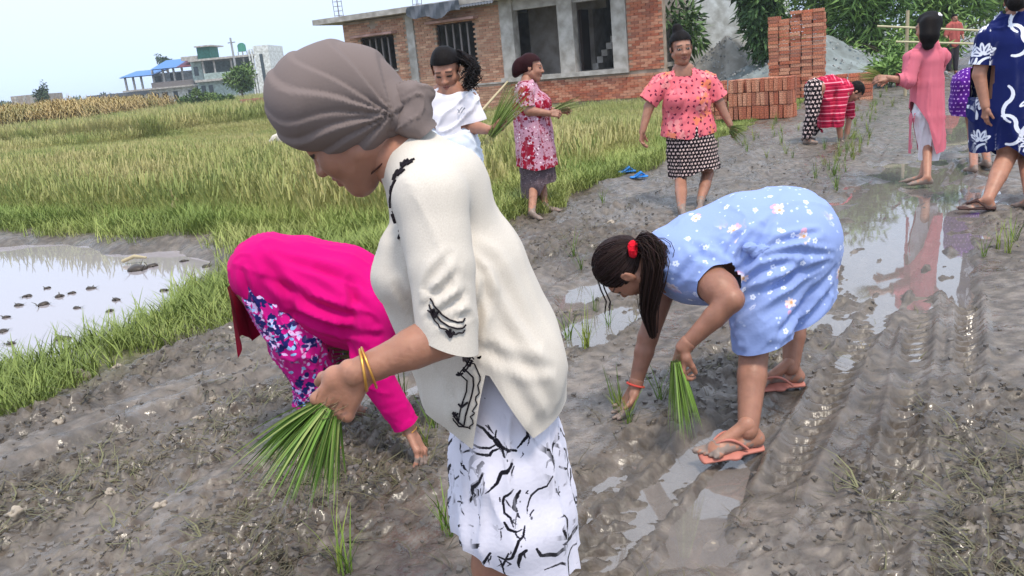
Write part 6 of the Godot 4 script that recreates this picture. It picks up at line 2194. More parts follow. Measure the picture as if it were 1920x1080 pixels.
func in_view(p: Vector3, margin := 120.0) -> bool:
	var q := CB.inverse() * (p - Vector3(0, EYE, 0))
	if q.z > -0.3: return false
	var u := 960.0 + FOCAL * q.x / -q.z
	var v := 540.0 - FOCAL * q.y / -q.z
	return u > -margin * 2.0 and u < 1920.0 + margin * 2.0 and v > -margin and v < 1080.0 + margin * 3.0

func grasses() -> void:
	var short1 := tuft_mesh(22, 0.06, 0.19, 0.08, 0.4, 0.0055, 0)
	var tall1 := tuft_mesh(18, 0.14, 0.36, 0.11, 0.3, 0.0055, 6)
	var lush := tuft_mesh(22, 0.1, 0.3, 0.09, 0.4, 0.007, 0)
	# green verge round the flooded plot and along the lane
	var a := []
	for i in 9000:
		var x := rng.randf_range(-12.0, -3.75)
		var z := rng.randf_range(-7.0, -0.3)
		var pd := pond_d(x, z)
		var edge := x + nz.get_noise_2d(x * 90.0, z * 90.0) * 0.4
		if pd > (0.02 if x > -5.6 and z > -4.4 else rng.randf_range(0.15, 0.5)) and edge < -4.2 and (z > -6.2 or pd < 0.9) and rng.randf() < 0.95: a.append(Vector3(x, ground_h(x, z) - 0.01, z))
	for i in 5200:
		var z := -5.0 - pow(rng.randf(), 1.5) * 17.0
		var x := -3.85 - absf(rng.randfn()) * 0.5 - nz.get_noise_2d(z * 60.0, 4.0) * 0.4
		a.append(Vector3(x, ground_h(x, z) - 0.01, z))
	scatter("verge_grass", "short bright green grass along the mud and the flooded plot", "grass", short1, a, [Color(0.18, 0.235, 0.055), Color(0.275, 0.33, 0.085), Color(0.36, 0.37, 0.13)], 0.7, 1.5, M.leaf)
	# tall grass of the fallow field
	var b := []
	var c := []
	for i in 60000:
		var d := 6.0 + 30.0 * pow(rng.randf(), 1.25)
		var u := rng.randf_range(-60.0, 1500.0)
		var rr := ray(u, 400.0)
		rr.y = 0.0
		var p := rr.normalized() * d / (rr.normalized().dot(FW))
		if p.z < -23.6 and p.x > -21.0: continue
		if p.z > -7.5 and pond_d(p.x, p.z) < 0.4: continue
		var edge := p.x + nz.get_noise_2d(p.x * 50.0, p.z * 50.0) * 0.7
		if edge > -4.4 or p.z > -6.0 + nz.get_noise_2d(p.x * 70.0, 0.0) * 0.4: continue
		p.y = ground_h(p.x, p.z, false) - 0.02
		var near_edge := minf(-4.4 - edge, -5.9 - p.z)
		if near_edge < rng.randf_range(0.2, 1.6): c.append(p)
		else: b.append(p)
	scatter("tall_grass", "tall yellowing seeded grass of the fallow field", "grass", tall1, b, [Color(0.26, 0.3, 0.095), Color(0.37, 0.365, 0.135), Color(0.45, 0.4, 0.18)], 0.8, 1.35, M.leaf)
	scatter("lush_grass", "lush green grass at the edge of the fallow field", "grass", lush, c, [Color(0.165, 0.235, 0.055), Color(0.265, 0.33, 0.085), Color(0.36, 0.37, 0.12)], 0.7, 1.25, M.leaf)
	# far field
	var far := []
	for i in 26000:
		var d := 30.0 + 75.0 * pow(rng.randf(), 1.6)
		var u := rng.randf_range(-80.0, 620.0)
		var rr := ray(u, 300.0)
		rr.y = 0.0
		var p := rr.normalized() * d / (rr.normalized().dot(FW))
		p.y = -0.04
		far.append(p)
	scatter("far_grass", "hazy far end of the fallow field", "grass", tall1, far, [Color(0.26, 0.3, 0.095), Color(0.37, 0.365, 0.135), Color(0.45, 0.4, 0.18)], 1.1, 2.0, M.leaf)
	# dry maize
	var mz := Strip.new()
	for k in 5:
		var o := Vector3(rng.randfn() * 0.25, 0, rng.randfn() * 0.25)
		var top := o + Vector3(rng.randfn() * 0.1, 1.5 + rng.randf() * 0.4, rng.randfn() * 0.1)
		mz.tube([o, o.lerp(top, 0.5), top], [0.014, 0.012, 0.006], Color(1, 0.9, 0.7), 4, false)
		for e in 7:
			var b0 := o.lerp(top, 0.25 + e * 0.1)
			var t := rng.randf() * TAU
			var out := Vector3(cos(t), 0, sin(t))
			mz.ribbon([b0, b0 + out * 0.18 + Vector3(0, 0.16, 0), b0 + out * 0.36 + Vector3(0, 0.06, 0), b0 + out * 0.46 - Vector3(0, 0.14, 0)], Vector3(-sin(t), 0, cos(t)), 0.06, Color.WHITE * rng.randf_range(0.75, 1.15), 0.2)
	var mzs := []
	for i in 2600:
		var u := rng.randf_range(-60.0, 345.0)
		var d := rng.randf_range(42.0, 62.0)
		var rr := ray(u, 300.0)
		rr.y = 0.0
		var p := rr.normalized() * d / (rr.normalized().dot(FW))
		p.y = -0.05
		if u > 150.0 and d < 42.0 + (u - 150.0) * 0.1: continue
		mzs.append(p)
	scatter("maize_crop", "dry straw-coloured maize standing beyond the field", "maize", mz.mesh(), mzs, [Color(0.34, 0.25, 0.1), Color(0.46, 0.34, 0.15), Color(0.27, 0.24, 0.09)], 0.7, 1.0, M.leaf)

# ---------------------------------------------------------------- far away on the left
func far_places() -> void:
	var D := 130.0
	var L := func(u, v, d := D) -> Vector3: return P(u, v, d)
	var wht: Material = M.whitewash
	# pale house with blue roofs
	var box := func(h: Node3D, called: String, u0: float, u1: float, y0: float, y1: float, d0: float, d1: float, m: Material) -> MeshInstance3D:
		var a: Vector3 = P(u0, 200, d0)
		var b: Vector3 = P(u1, 200, d0)
		var w := (b - a).dot(RT)
		var s := Strip.new()
		s.box(Vector3(-w * 0.5, y0, 0), Vector3(w * 0.5, y1, d1 - d0), Color.WHITE)
		var o := put(s.mesh(), called, m, h)
		var bs := Basis(RT, Vector3.UP, FW)
		o.transform = Transform3D(bs, Vector3((a.x + b.x) * 0.5, 0, (a.z + b.z) * 0.5) - h.position)
		return o
	var at: Vector3 = P(310, 200, D)
	at.y = 0.0
	var h := thing("veranda_house", at, 0, "pale two storey house with blue sheet roofs and open upper verandas", "house")
	box.call(h, "ground_floor", 240, 375, -0.3, 2.6, D, D + 9, wht)
	box.call(h, "floor_slab", 236, 378, 2.62, 2.85, D - 1.2, D + 9, M.concrete)
	box.call(h, "upper_wall", 296, 374, 2.86, 5.0, D + 3, D + 9, wht)
	for u in [243, 258, 273, 296, 316, 336, 352]:
		box.call(h, "post", u, u + 3, 2.86, 4.7 if u < 290 else 5.4, D - 0.8, D - 0.5, M.concrete)
	box.call(h, "railing", 292, 372, 2.86, 3.6, D - 1.1, D - 1.0, M.bars)
	var rf := func(u0, u1, y0, y1, called, m) -> void:
		var a: Vector3 = P(u0, 200, D - 1.6)
		var b: Vector3 = P(u1, 200, D - 1.6)
		var s := Strip.new()
		for q in [[0.0, 0.0], [0.0, -0.12]]:
			s.quad(Vector3(a.x, y0 + q[1], a.z) - h.position, Vector3(b.x, y0 + q[1], b.z) - h.position, Vector3(b.x, y1 + q[1], b.z) + FW * 7.0 - h.position, Vector3(a.x, y1 + q[1], a.z) + FW * 7.0 - h.position, Color.WHITE)
		put(s.mesh(), called, m, h)
	rf.call(233, 300, 4.75, 5.7, "roof_sheet", M.blue_roof)
	rf.call(295, 350, 5.5, 6.9, "roof_sheet", M.blue_roof)
	rf.call(344, 372, 5.5, 6.9, "roof_sheet", M.red_roof)
	for u in [250, 266, 294, 330, 358]:
		box.call(h, "window", u, u + 8, 0.9, 2.1, D - 0.08, D - 0.02, M.dark_room_pane)
	box.call(h, "door", 309, 319, -0.2, 2.1, D - 0.08, D - 0.02, M.wood_dark)
	box.call(h, "window", 300, 312, 3.4, 4.6, D + 2.9, D + 2.97, M.dark_room_pane)
	box.call(h, "window", 330, 350, 3.2, 4.8, D + 2.9, D + 2.97, M.dark_room_pane)
	# grey-green concrete house with tank, to its right
	var at2: Vector3 = P(430, 200, D)
	at2.y = 0.0
	var g := thing("concrete_house", at2, 0, "grey green two storey concrete house with roof room and tall white end", "house")
	box.call(g, "ground_floor", 378, 492, -0.3, 3.0, D - 2, D + 9, M.greenish)
	box.call(g, "floor_slab", 374, 492, 3.02, 3.35, D - 3, D + 9, M.concrete)
	box.call(g, "upper_wall", 372, 392, 3.36, 6.0, D - 1.6, D + 8, M.greenish)
	box.call(g, "parapet", 393, 490, 3.36, 4.2, D - 2.6, D - 2.4, M.greenish)
	box.call(g, "recess", 393, 490, 3.36, 5.9, D + 3.0, D + 3.3, M.greenish)
	for u in [393, 414, 446, 470]: box.call(g, "post", u, u + 3, 4.2, 5.95, D - 2.4, D - 2.2, M.concrete)
	box.call(g, "roof_slab", 368, 494, 6.02, 6.3, D - 3, D + 9, M.concrete)
	box.call(g, "roof_room", 388, 412, 6.32, 8.0, D - 1, D + 3, M.green_wall)
	box.call(g, "roof_room_cap", 384, 416, 8.02, 8.2, D - 2, D + 4, M.concrete)
	box.call(g, "lean_to", 356, 387, 6.32, 6.9, D - 1, D + 3, M.concrete)
	box.call(g, "end_wall", 492, 520, -0.3, 7.4, D - 3, D + 6, wht)
	box.call(g, "tall_window", 502, 508, 1.5, 6.2, D - 3.1, D - 3.02, M.dark_room_pane)
	for u in [482, 487]: box.call(g, "fin", u, u + 2.5, 0.0, 7.0, D - 3.2, D - 2.7, wht)
	for u in [398, 384]: box.call(g, "window", u, u + 8, 1.2, 2.5, D - 2.08, D - 2.02, M.dark_room_pane)
	box.call(g, "window", 376, 384, 4.0, 5.3, D - 1.68, D - 1.62, M.dark_room_pane)
	# tank on the roof
	var tk: Vector3 = P(455, 100, D)
	var tt := thing("water_tank", Vector3(tk.x, 6.3, tk.z), 0, "round green water tank on the concrete house roof", "tank")
	var ts := Strip.new()
	ts.tube([Vector3(0, 0.6, 0), Vector3(0, 1.5, 0), Vector3(0, 1.75, 0), Vector3(0, 1.85, 0)], [0.6, 0.6, 0.4, 0.2], Color(0.06, 0.24, 0.17), 16)
	put(ts.mesh(), "drum", M.thread, tt)
	var tl := Strip.new()
	for e in 4: tl.box(Vector3(-0.5 + (e % 2) * 0.9, 0, -0.5 + (e / 2) * 0.9), Vector3(-0.4 + (e % 2) * 0.9, 0.6, -0.4 + (e / 2) * 0.9), Color(0.3, 0.3, 0.3))
	put(tl.mesh(), "stand", M.thread, tt)
	# pole
	var pb: Vector3 = P(446, 150, 104.0)
	var pt := thing("utility_pole", Vector3(pb.x, 0, pb.z), 0, "thin grey utility pole standing before the concrete house", "pole")
	var ps := Strip.new()
	ps.tube([Vector3(0, -0.3, 0), Vector3(-0.05, 7.5, 0)], [0.17, 0.11], Color(0.33, 0.33, 0.34), 8)
	put(ps.mesh(), "shaft", M.thread, pt)
	var pc := Strip.new()
	pc.box(Vector3(-0.6, 6.9, -0.05), Vector3(0.6, 7.0, 0.05), Color(0.25, 0.25, 0.25))
	put(pc.mesh(), "crossarm", M.thread, pt)
	# hut and unfinished building further left
	var at3: Vector3 = P(200, 200, 120.0)
	at3.y = 0.0
	var k := thing("low_hut", at3, 0, "low hut with grey sheet roof behind the maize", "house")
	box.call(k, "wall", 172, 238, -0.3, 2.0, 120.0, 126.0, M.plaster)
	box.call(k, "roof", 166, 242, 2.02, 2.5, 119.0, 127.0, M.tarp)
	box.call(k, "door", 206, 212, 0.0, 1.7, 119.9, 119.96, M.wood_dark)
	var at4: Vector3 = P(60, 200, 100.0)
	at4.y = 0.0
	var ub := thing("unfinished_building", at4, 0, "bare brown concrete frame building beside the conifer", "house")
	box.call(ub, "floor_slab", -20, 82, 1.1, 1.45, 99.0, 108.0, M.concrete)
	box.call(ub, "lower_wall", -20, 76, -0.4, 1.08, 103.0, 108.0, M.plaster)
	box.call(ub, "upper_wall", 24, 74, 1.46, 3.1, 101.0, 107.0, M.plaster)
	for u in [-8, 8, 30, 46, 60, 74]: box.call(ub, "pillar", u, u + 4, -0.3, 3.0 if u > 20 else 1.08, 99.4, 99.8, M.concrete)
	box.call(ub, "roof_slab", -20, 50, 2.9, 3.05, 101.0, 107.0, M.concrete) if false else null
	# garden wall of brick
	var wa := P(457, 225, 44.0)
	var gw := thing("garden_wall", Vector3(wa.x, 0, wa.z), YAW, "low red brick garden wall at the field's end", "wall")
	var ws := Strip.new()
	for y in 13:
		for x in 11:
			var xo := x * 0.25 + (0.12 if y % 2 else 0.0)
			ws.box(Vector3(xo, y * 0.08 - 0.1, -0.1), Vector3(xo + 0.24, y * 0.08 - 0.03, 0.1), Color(0.36, 0.18, 0.13) * rng.randf_range(0.75, 1.2))
	tag(put(ws.mesh(), "brick_courses", M.brick_v, gw), "", "", "", "stuff")
	var gs := Strip.new()
	gs.box(Vector3(0.02, -0.3, -0.085), Vector3(2.8, 0.93, 0.085), Color(0.4, 0.35, 0.3))
	put(gs.mesh(), "mortar_core", M.thread, gw)
	for e in 3:
		var st := Strip.new()
		var o := P(455 - e * 3, 203 - e * 4, 43.0 + e)
		st.tube([o, o + RT * 3.0 + Vector3(0, 0.1 + e * 0.06, 0)], 0.035, Color(0.4, 0.33, 0.2), 5)
		tag(put(st.mesh(), "bamboo_pole", M.thread), "thin bamboo pole lying along the top of the garden wall", "pole", "bamboo poles on the garden wall")
	# trees
	tree("conifer_tree", "narrow dark conifer beside the unfinished building", P(88, 220, 95.0) * Vector3(1, 0, 1), 4.6, Vector3(0.75, 2.2, 0.75), 1500, 0.35, [Color(0.05, 0.08, 0.04), Color(0.07, 0.1, 0.05)], 1.0, 22)
	tree("round_tree", "round leafy tree in front of the concrete house", P(462, 220, 75.0) * Vector3(1, 0, 1), 4.2, Vector3(1.6, 1.5, 1.6), 2600, 0.32, [Color(0.08, 0.14, 0.03), Color(0.13, 0.2, 0.05)], 1.0, 18)
	tree("roof_shrub", "dark tree top showing behind the blue roof", P(328, 200, 142.0) * Vector3(1, 0, 1), 8.6, Vector3(1.5, 1.2, 1.5), 900, 0.35, [Color(0.05, 0.09, 0.03)], 1.0, 10)
	for q in [[352, 66, 1.6], [382, 66, 1.9], [410, 68, 1.5], [432, 64, 1.3]]:
		tree("garden_shrub", "leafy green shrub at the foot of the far houses", P(q[0], 215, q[1]) * Vector3(1, 0, 1), q[2], Vector3(1.0, 0.75, 1.0) * q[2] * 0.6, 1100, 0.22, [Color(0.06, 0.11, 0.025), Color(0.11, 0.17, 0.04)], 1.2, 14, "shrubs by the far houses")
	for i in 26:
		var u := rng.randf_range(-60, 300)
		tree("far_tree", "small hazy tree on the horizon beyond the maize", P(u, 205, rng.randf_range(170, 260)) * Vector3(1, 0, 1), rng.randf_range(1.6, 3.8), Vector3(3.0, 1.1, 2.0), 240, 0.9, [Color(0.07, 0.1, 0.05), Color(0.1, 0.13, 0.07)], 1.0, 8, "hazy trees on the horizon")

func right_places() -> void:
	heap("sand_heap", "big pale grey sand heap in front of the plastered house", Vector3(-7.75, -0.02, -26.9), 2.3, 1.6, 1.7, M.sand, 1)
	heap("gravel_heap", "blue grey gravel heap sloping behind the tall brick stack", Vector3(-4.9, -0.02, -25.5), 4.0, 2.4, 1.45, M.gravel, 2)
	brick_stack("tall stack of red bricks standing by the lane", Vector3(-4.32, 0, -21.3), 0.02, 5, 25, 3, false, 0.35)
	brick_stack("low stack of bricks set on end beside the lane", Vector3(-3.95, 0, -16.1), -0.05, 14, 3, 3, true, 0.12)
	brick_stack("tumbled lower stack of bricks left of those on end", Vector3(-4.85, 0, -16.4), 0.25, 4, 9, 3, false, 0.7)
	brick_stack("low stack of bricks behind the striped woman", Vector3(-3.0, 0, -19.4), 0.1, 5, 7, 3, false, 0.3)
	var g1 := [Color(0.045, 0.09, 0.028), Color(0.07, 0.13, 0.04), Color(0.1, 0.17, 0.05)]
	var g2 := [Color(0.09, 0.17, 0.04), Color(0.14, 0.24, 0.06), Color(0.19, 0.3, 0.08)]
	tree("mango_tree", "dense dark tree beside the pale plastered house", Vector3(-6.4, 0, -25.6), 5.4, Vector3(0.72, 2.6, 0.8), 9000, 0.2, g1, 1.5, 44)
	tree("window_shrub", "loose leafy shrub before the plastered house window", Vector3(-9.7, 0, -28.2), 2.9, Vector3(1.0, 0.9, 0.8), 700, 0.24, g1, 1.7, 14)
	for q in [[-3.7, -29.0, 5.2, 1.7, 2.3, "bright green bamboo-like thicket rising straight behind the gravel heap"], [-1.9, -31.5, 5.0, 1.6, 2.2, "bright green bamboo-like thicket nearest the far lane and rails"], [-5.4, -31.0, 6.2, 1.8, 2.8, "tallest bright green thicket, behind the tall brick stack"]]:
		tree("bamboo_thicket", q[5], Vector3(q[0], 0, q[1]), q[2], Vector3(q[3], q[4], 1.5), 6500, 0.15, g2, 2.6, 40, "green thicket beyond the gravel")
	for q in [[-2.5, -41, 6.5], [-0.2, -47, 6.0], [3.2, -52, 7.0], [2.0, -40, 3.0], [6.5, -45, 6.5], [5.2, -36, 2.6]]:
		tree("lane_tree", "green tree closing the far end of the lane", Vector3(q[0], 0, q[1]), q[2], Vector3(2.6, q[2] * 0.42, 2.2), 4200, 0.3, g1 + g2, 1.4, 30, "trees at the end of the lane")
	for q in [[-3.2, -28.0, 2.0], [-5.0, -28.4, 2.1], [-1.6, -30.0, 2.1], [-3.2, -26.0, 0.9], [-2.3, -27.0, 1.0], [-2.6, -23.5, 0.7], [1.4, -29.0, 1.2], [2.4, -26.0, 1.1]]:
		tree("weed_clump", "leafy green weeds growing at the side of the far lane", Vector3(q[0], 0, q[1]), q[2], Vector3(0.9, 0.45, 0.7) * q[2], 900, 0.14, g2, 1.8, 12, "weeds along the far lane")
	# bamboo barrier across the lane
	var bt := thing("bamboo_barrier", Vector3(-1.2, 0, -20.0), 0, "pale bamboo rail barrier across the far lane", "barrier")
	for q in [[1645, 49, 1900, 60], [1680, 78, 1900, 84]]:
		var s := Strip.new()
		s.tube([Zp(q[0], q[1], -20.0) - bt.position, Zp(q[2], q[3], -20.0) - bt.position], 0.021, Color(0.52, 0.47, 0.3), 7)
		put(s.mesh(), "rail", M.thread, bt)
	for u in [1700, 1888]:
		var s := Strip.new()
		var p := Zp(u, 90, -20.1) - bt.position
		s.tube([Vector3(p.x, -0.2, -0.1), Vector3(p.x, 1.75, -0.1)], 0.035, Color(0.4, 0.34, 0.22), 7)
		put(s.mesh(), "post", M.thread, bt)

func small_things() -> void:
	# blue sandals left at the verge
	for q in [[1172, 327, 0.5], [1194, 333, 0.2]]:
		var g := G(q[0], q[1], 0.02)
		g.y = ground_h(g.x, g.z) + 0.012
		var t := thing("blue_sandal", g, q[2], "bright blue rubber sandal lying on the muddy verge", "sandal", "pair of blue sandals")
		var f := Field.new()
		f.cap(g + RT * -0.07 + Vector3(0, 0.012, 0), g + RT * 0.07 + Vector3(0, 0.012, 0), 0.013, 0.013, 0.01, FW, 3.6)
		f.cap(g + RT * 0.07 + Vector3(0, 0.012, 0), g + RT * 0.12 + Vector3(0, 0.012, 0), 0.013, 0.013, 0.01, FW, 4.0)
		add_job(t, "sole", M.blue_rubber, [{"f": f, "h": 0.007}])
		var s := Field.new()
		for e in [-1.0, 1.0]: s.chain([g + RT * 0.09 + Vector3(0, 0.03, 0), g + RT * 0.05 + FW * 0.03 * e + Vector3(0, 0.06, 0), g - RT * 0.02 + FW * 0.045 * e + Vector3(0, 0.02, 0)], [0.01, 0.013, 0.01], 0.01)
		add_job(t, "strap", M.blue_rubber, [{"f": s, "h": 0.007}])
	# white sack in the grass
	var c := P(535, 268, 17.0)
	var wt := thing("white_sack", Vector3(c.x, 0, c.z), 0, "crumpled white sack lying in the tall grass", "sack")
	var wf := Field.new()
	c.y = 0.42
	wf.cap(c - RT * 0.2, c + RT * 0.25 + Vector3(0, 0.05, 0), 0.08, 0.14, 0.05)
	wf.cap(c - RT * 0.32 - Vector3(0, 0.06, 0), c, 0.04, 0.1, 0.05)
	wf.cap(c, c - Vector3(0, 0.42, 0), 0.1, 0.16, 0.05)
	add_job(wt, "cloth", M.cream, [{"f": wf, "h": 0.025, "disp": folds(RT + UPV, 0.1, 0.03, 3.0)}])
	# stones
	for q in [[148, 698, 0.06], [218, 688, 0.03], [370, 788, 0.022], [298, 946, 0.02], [32, 974, 0.028], [205, 924, 0.018], [8, 985, 0.02], [398, 748, 0.016], [1330, 985, 0.022], [110, 790, 0.025], [520, 640, 0.02], [1145, 420, 0.03]]:
		var g := G(q[0], q[1], 0.02)
		g.y = ground_h(g.x, g.z) + q[2] * 0.1
		var t := thing("stone", g, rng.randf() * 6, "pale rounded stone half sunk in the mud", "stone", "pale stones in the mud")
		var f := Field.new()
		f.ell(g, q[2] * 0.62, RT, 1.5, FW, 1.25, 0.01)
		f.ball(g + RT * q[2] * 0.3 + Vector3(0, q[2] * 0.12, 0), q[2] * 0.5, 0.02)
		var sn := rng.randf() * 900.0
		var rd: float = q[2]
		add_job(t, "rock", M.stone, [{"f": f, "h": q[2] * 0.14, "disp": func(p: Vector3, _n: Vector3) -> float: return nz.get_noise_3d(p.x * 70.0 / rd + sn, p.y * 70.0 / rd, p.z * 70.0 / rd) * rd * 0.7}])
	# broken stalk standing at the pond's far edge, and drift lying by it
	var k := G(331, 425, -0.1)
	var st := thing("broken_stalk", k, 0, "broken pale plant stalk standing at the water's edge", "stalk")
	var sp := Strip.new()
	var dd := (k - Vector3(0, EYE, 0)).dot(FW)
	sp.tube([Vector3(0, -0.15, 0), P(326, 390, dd) - k, P(319, 354, dd) - k], [0.026, 0.022, 0.014], Color(0.46, 0.38, 0.2), 7)
	put(sp.mesh(), "stem", M.thread, st)
	var sq := Strip.new()
	sq.tube([P(324, 366, dd) - k, P(333, 376, dd) - k], [0.02, 0.012], Color(0.3, 0.23, 0.1), 5)
	sq.tube([P(334, 420, dd) - k, P(340, 395, dd) - k], [0.012, 0.008], Color(0.4, 0.34, 0.18), 5)
	put(sq.mesh(), "side_shoot", M.thread, st)
	for q in [[268, 456, 300, 440], [300, 440, 372, 438], [440, 425, 510, 412], [72, 441, 100, 430], [230, 490, 275, 483]]:
		var a := G(q[0], q[1], -0.1)
		var b := G(q[2], q[3], -0.08)
		var s := Strip.new()
		s.tube([a, a.lerp(b, 0.5) + Vector3(0, 0.03, 0), b], [0.02, 0.022, 0.01], Color(0.42, 0.35, 0.22), 6)
		tag(put(s.mesh(), "drift_stick", M.thread), "pale dry stick lying at the flooded plot's edge", "stick", "sticks at the flooded plot")
	# mud clods and weed standing out of the flooded plot
	for q in [[258, 506, 0.14], [283, 500, 0.08], [172, 541, 0.05], [134, 550, 0.045], [112, 556, 0.06], [80, 572, 0.07], [50, 556, 0.05], [36, 573, 0.05], [218, 563, 0.05], [145, 578, 0.04], [4, 622, 0.05], [12, 595, 0.04], [118, 636, 0.07], [205, 584, 0.04], [345, 490, 0.05], [390, 500, 0.07], [310, 545, 0.05], [87, 541, 0.04], [345, 465, 0.06], [385, 465, 0.07], [20, 645, 0.05]]:
		var g := G(q[0], q[1], POND)
		var t := thing("mud_clod", g, rng.randf() * 6, "dark muddy clod with weed rising from the flooded plot", "clod", "clods in the flooded plot")
		var s := Strip.new()
		for e in 4:
			var a := rng.randf() * TAU
			var o: Vector3 = Vector3(cos(a), 0, sin(a)) * q[2] * rng.randf() * 0.6
			s.ribbon([o - Vector3(0, 0.02, 0), o + Vector3(cos(a), 0.5, sin(a)) * q[2] * 0.4, o + Vector3(cos(a), rng.randf_range(0.1, 0.6), sin(a)) * q[2] * 0.9], Vector3(-sin(a), 0, cos(a)), 0.014, Color(0.07, 0.062, 0.042), 0.3)
		put(s.mesh(), "weed", M.thread, t)
		var f := Field.new()
		f.ell(g, q[2] * 0.34, RT, rng.randf_range(1.6, 3.0), FW, rng.randf_range(1.2, 2.2), 0.01)
		f.ball(g + RT * q[2] * rng.randf_range(-0.6, 0.6) + FW * q[2] * rng.randf_range(-0.4, 0.4), q[2] * 0.36, 0.02)
		add_job(t, "lump", M.wet_clod, [{"f": f, "h": q[2] * 0.13}])

func scenery() -> void:
	M.rough_n = noise_normal(0.03, 6.0, 51, 5)
	M.mortar = concrete(c8(176, 158, 142), 61)
	M.concrete = concrete(c8(186, 180, 174), 62)
	M.plaster = concrete(c8(160, 150, 142), 63)
	M.whitewash = concrete(c8(226, 228, 226), 64)
	M.greenish = concrete(c8(168, 184, 180), 65)
	M.green_wall = concrete(c8(60, 122, 110), 66)
	M.dark_room_pane = mat(c8(66, 74, 78), 0.12)  # opaque panes; the dimness of the rooms behind is put into this colour
	M.dark_panel_mat = mat(c8(52, 52, 56), 0.6)
	M.bars = mat(c8(120, 112, 110), 0.7)
	M.wood_dark = mat(c8(58, 44, 38), 0.8)
	M.lintel = concrete(c8(190, 150, 140), 67)
	M.tarp = mat(c8(88, 92, 100), 0.7)
	M.blue_roof = mat(c8(74, 120, 176), 0.6)
	M.red_roof = mat(c8(120, 60, 70), 0.7)
	M.sand = concrete(c8(160, 156, 148), 68)
	M.gravel = concrete(c8(132, 140, 140), 69)
	M.stone = concrete(c8(176, 164, 150), 70)
	M.wet_clod = mat(c8(62, 54, 48), 0.4)
	M.blue_rubber = mat(c8(40, 118, 190), 0.5)
	M.brick_v = vmat(0.95, 0.2)
	brick_mesh = rough_box(Vector3(0.236, 0.07, 0.11), 5, 0.003)
	for k in [c8(206, 128, 98), c8(214, 142, 112), c8(192, 112, 86), c8(222, 158, 128), c8(180, 116, 94)]:
		var m := mat(k, 0.95, M.brick_grain, 5.0)
		brick_mats.append(m)
	var pf := RandomNumberGenerator.new()
	M.pebble = rough_box(Vector3(1, 0.8, 0.9), 9, 0.2)
	M.pebble_mat = vmat(0.9, 0.2)
	brick_house()
	white_house()
	right_places()
	far_places()
	grasses()
	small_things()

# ---------------------------------------------------------------- seedlings and trampled straw on the lane
func litter() -> void:
	var sd := []
	for k in 3: sd.append(tuft_mesh(12, 0.1, 0.24, 0.018, 0.18, 0.005, 0))
	var spots := [[1088, 505], [1078, 490], [1100, 650], [1098, 640], [640, 1062], [652, 1070], [835, 985], [845, 1005], [1160, 775], [1065, 625], [1140, 600], [760, 790], [815, 815], [800, 840], [1240, 760], [1870, 470], [1845, 478], [1900, 455], [1890, 478], [1115, 575], [1180, 800], [1270, 330], [1290, 420], [1130, 380]]
	for i in 74:
		var t := rng.randf()
		spots.append([lerpf(1555, 1665, t) + rng.randfn() * 26.0, lerpf(345, 150, t) + rng.randfn() * 9.0])
	for i in 16:
		spots.append([rng.randf_range(1390, 1500), rng.randf_range(225, 300)])
	for q in spots:
		var g := G(q[0], q[1])
		g.y = ground_h(g.x, g.z) - 0.01
		var t := thing("rice_seedling", g, rng.randf() * 6.0, "small tuft of rice seedlings standing in the mud", "seedling", "planted rice seedlings")
		var o := put(sd[rng.randi() % 3], "blades", M.seed_mats[rng.randi() % 3], t)
		o.scale = Vector3.ONE * rng.randf_range(0.7, 1.2)
	# flattened straw and roots
	var flat1 := tuft_mesh(9, 0.05, 0.16, 0.06, 0.25, 0.004, 0, true)
	var flat2 := tuft_mesh(6, 0.08, 0.22, 0.05, 0.2, 0.005, 0, true)
	var a := []
	var b := []
	for i in 60000:
		var r := 1.3 * pow(14.0 / 1.3, rng.randf())
		var t := YAW + rng.randf_range(-0.72, 0.72)
		var x := -sin(t) * r
		var z := -cos(t) * r
		if x < -4.3 or x > 1.2: continue
		if puddle_dip(x, z) > 0.25: continue
		var ch := churn(x, z)
		if rng.randf() > smoothstep(0.5, 1.0, ch) * 0.3 + 0.02: continue
		var p := Vector3(x, ground_h(x, z) - 0.012, z)
		if i % 3: a.append(p)
		else: b.append(p)
	scatter("trampled_straw", "trampled muddy straw and roots strewn over the lane", "straw", flat1, a, [Color(0.085, 0.07, 0.054), Color(0.12, 0.1, 0.076), Color(0.125, 0.105, 0.066), Color(0.2, 0.165, 0.105)], 0.5, 1.15, M.leaf)
	scatter("trampled_grass", "trampled olive grass strewn over the lane", "grass", flat2, b, [Color(0.09, 0.078, 0.052), Color(0.125, 0.115, 0.066), Color(0.17, 0.165, 0.085)], 0.5, 1.2, M.leaf)
	# crumbs of mud
	var cl := rough_box(Vector3(1, 0.7, 0.85), 77, 0.22)
	var c := []
	for i in 24000:
		var r := 1.3 * pow(11.0 / 1.3, rng.randf())
		var t := YAW + rng.randf_range(-0.72, 0.72)
		var x := -sin(t) * r
		var z := -cos(t) * r
		if x < -4.2 or x > 1.2 or puddle_dip(x, z) > 0.3: continue
		if rng.randf() > churn(x, z) * 0.8 + 0.03: continue
		c.append(Vector3(x, ground_h(x, z) + 0.002, z))
	scatter("mud_crumbs", "wet crumbs of churned mud on the lane", "mud", cl, c, [Color(0.075, 0.063, 0.053), Color(0.13, 0.113, 0.1)], 0.005, 0.02, M.crumb)

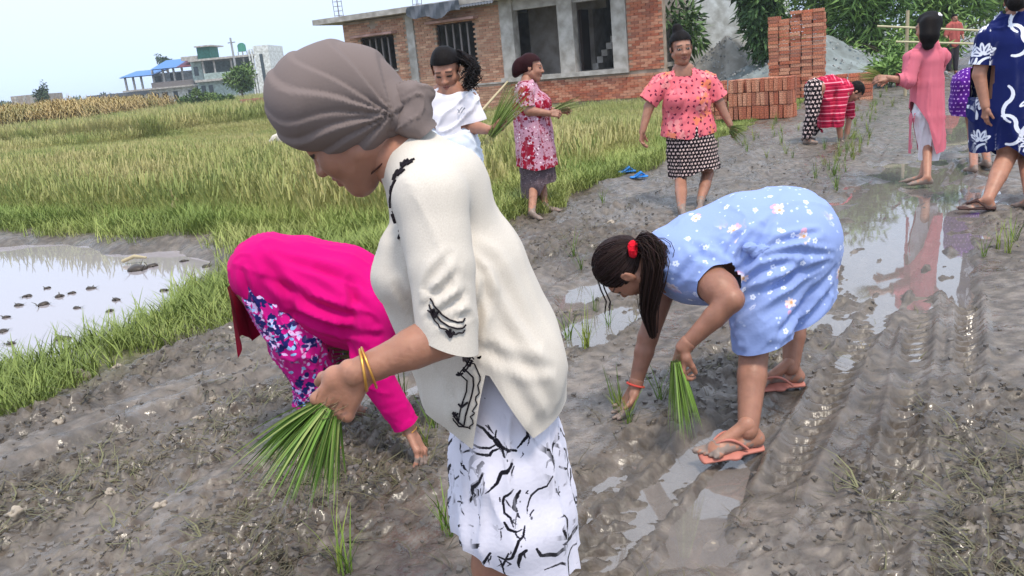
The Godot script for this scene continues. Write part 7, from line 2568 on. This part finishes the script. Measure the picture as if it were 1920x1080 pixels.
func _ready() -> void:
	CB = Basis(Vector3.UP, YAW) * Basis(Vector3.RIGHT, -PITCH) * Basis(Vector3.BACK, -ROLL)
	RT = Basis(Vector3.UP, YAW) * Vector3.RIGHT
	FW = Basis(Vector3.UP, YAW) * Vector3.FORWARD
	rng.seed = 20240711
	nz.seed = 7
	nz.frequency = 0.01
	nz.fractal_octaves = 2
	# camera
	var cam := Camera3D.new()
	cam.name = "camera"
	cam.fov = 38.415
	cam.near = 0.05
	cam.far = 2000.0
	cam.transform = Transform3D(CB, Vector3(0, EYE, 0))
	add_child(cam)
	# pale overcast sky with a veiled sun
	var env := Environment.new()
	env.background_mode = Environment.BG_SKY
	var sm := ProceduralSkyMaterial.new()
	sm.sky_top_color = c8(192, 205, 224)
	sm.sky_horizon_color = c8(165, 181, 206)
	sm.sky_curve = 0.2
	sm.ground_horizon_color = c8(200, 205, 205)
	sm.ground_bottom_color = c8(90, 88, 80)
	sm.sun_angle_max = 0.0
	sm.energy_multiplier = 1.0
	var sky := Sky.new()
	sky.sky_material = sm
	env.sky = sky
	env.tonemap_mode = Environment.TONE_MAPPER_LINEAR
	env.tonemap_exposure = 2.2
	env.sdfgi_enabled = true
	env.ssao_enabled = true
	env.ssil_enabled = true
	env.fog_enabled = true
	env.fog_density = 0.0007
	env.fog_light_color = c8(222, 234, 244)
	var we := WorldEnvironment.new()
	we.name = "daylight"
	we.environment = env
	add_child(we)
	var sun := DirectionalLight3D.new()
	sun.name = "sun"
	sun.light_energy = 0.5
	sun.light_color = Color(1.0, 0.96, 0.9)
	sun.light_angular_distance = 12.0
	sun.shadow_enabled = true
	add_child(sun)
	sun.look_at_from_position(Vector3(2.2, 6.0, 1.6), Vector3.ZERO)
	# setting
	puddles = [[-0.68, -7.3, 0.62, 2.7, 1.25, -0.032], [-0.5, -14.4, 0.45, 2.8, 1.2, -0.036], [-1.9, -3.95, 0.17, 0.55, 1.0, -0.035], [-2.25, -4.5, 0.16, 0.35, 1.0, -0.035],
		[-0.92, -2.35, 0.26, 0.5, 0.95, -0.035], [-2.28, -2.95, 0.13, 0.3, 0.9, -0.035]]
	materials()
	build_ground()
	build_water()
	scenery()
	woman_grey_wrap()
	woman_magenta()
	woman_blue()
	others()
	run_jobs()
	litter()
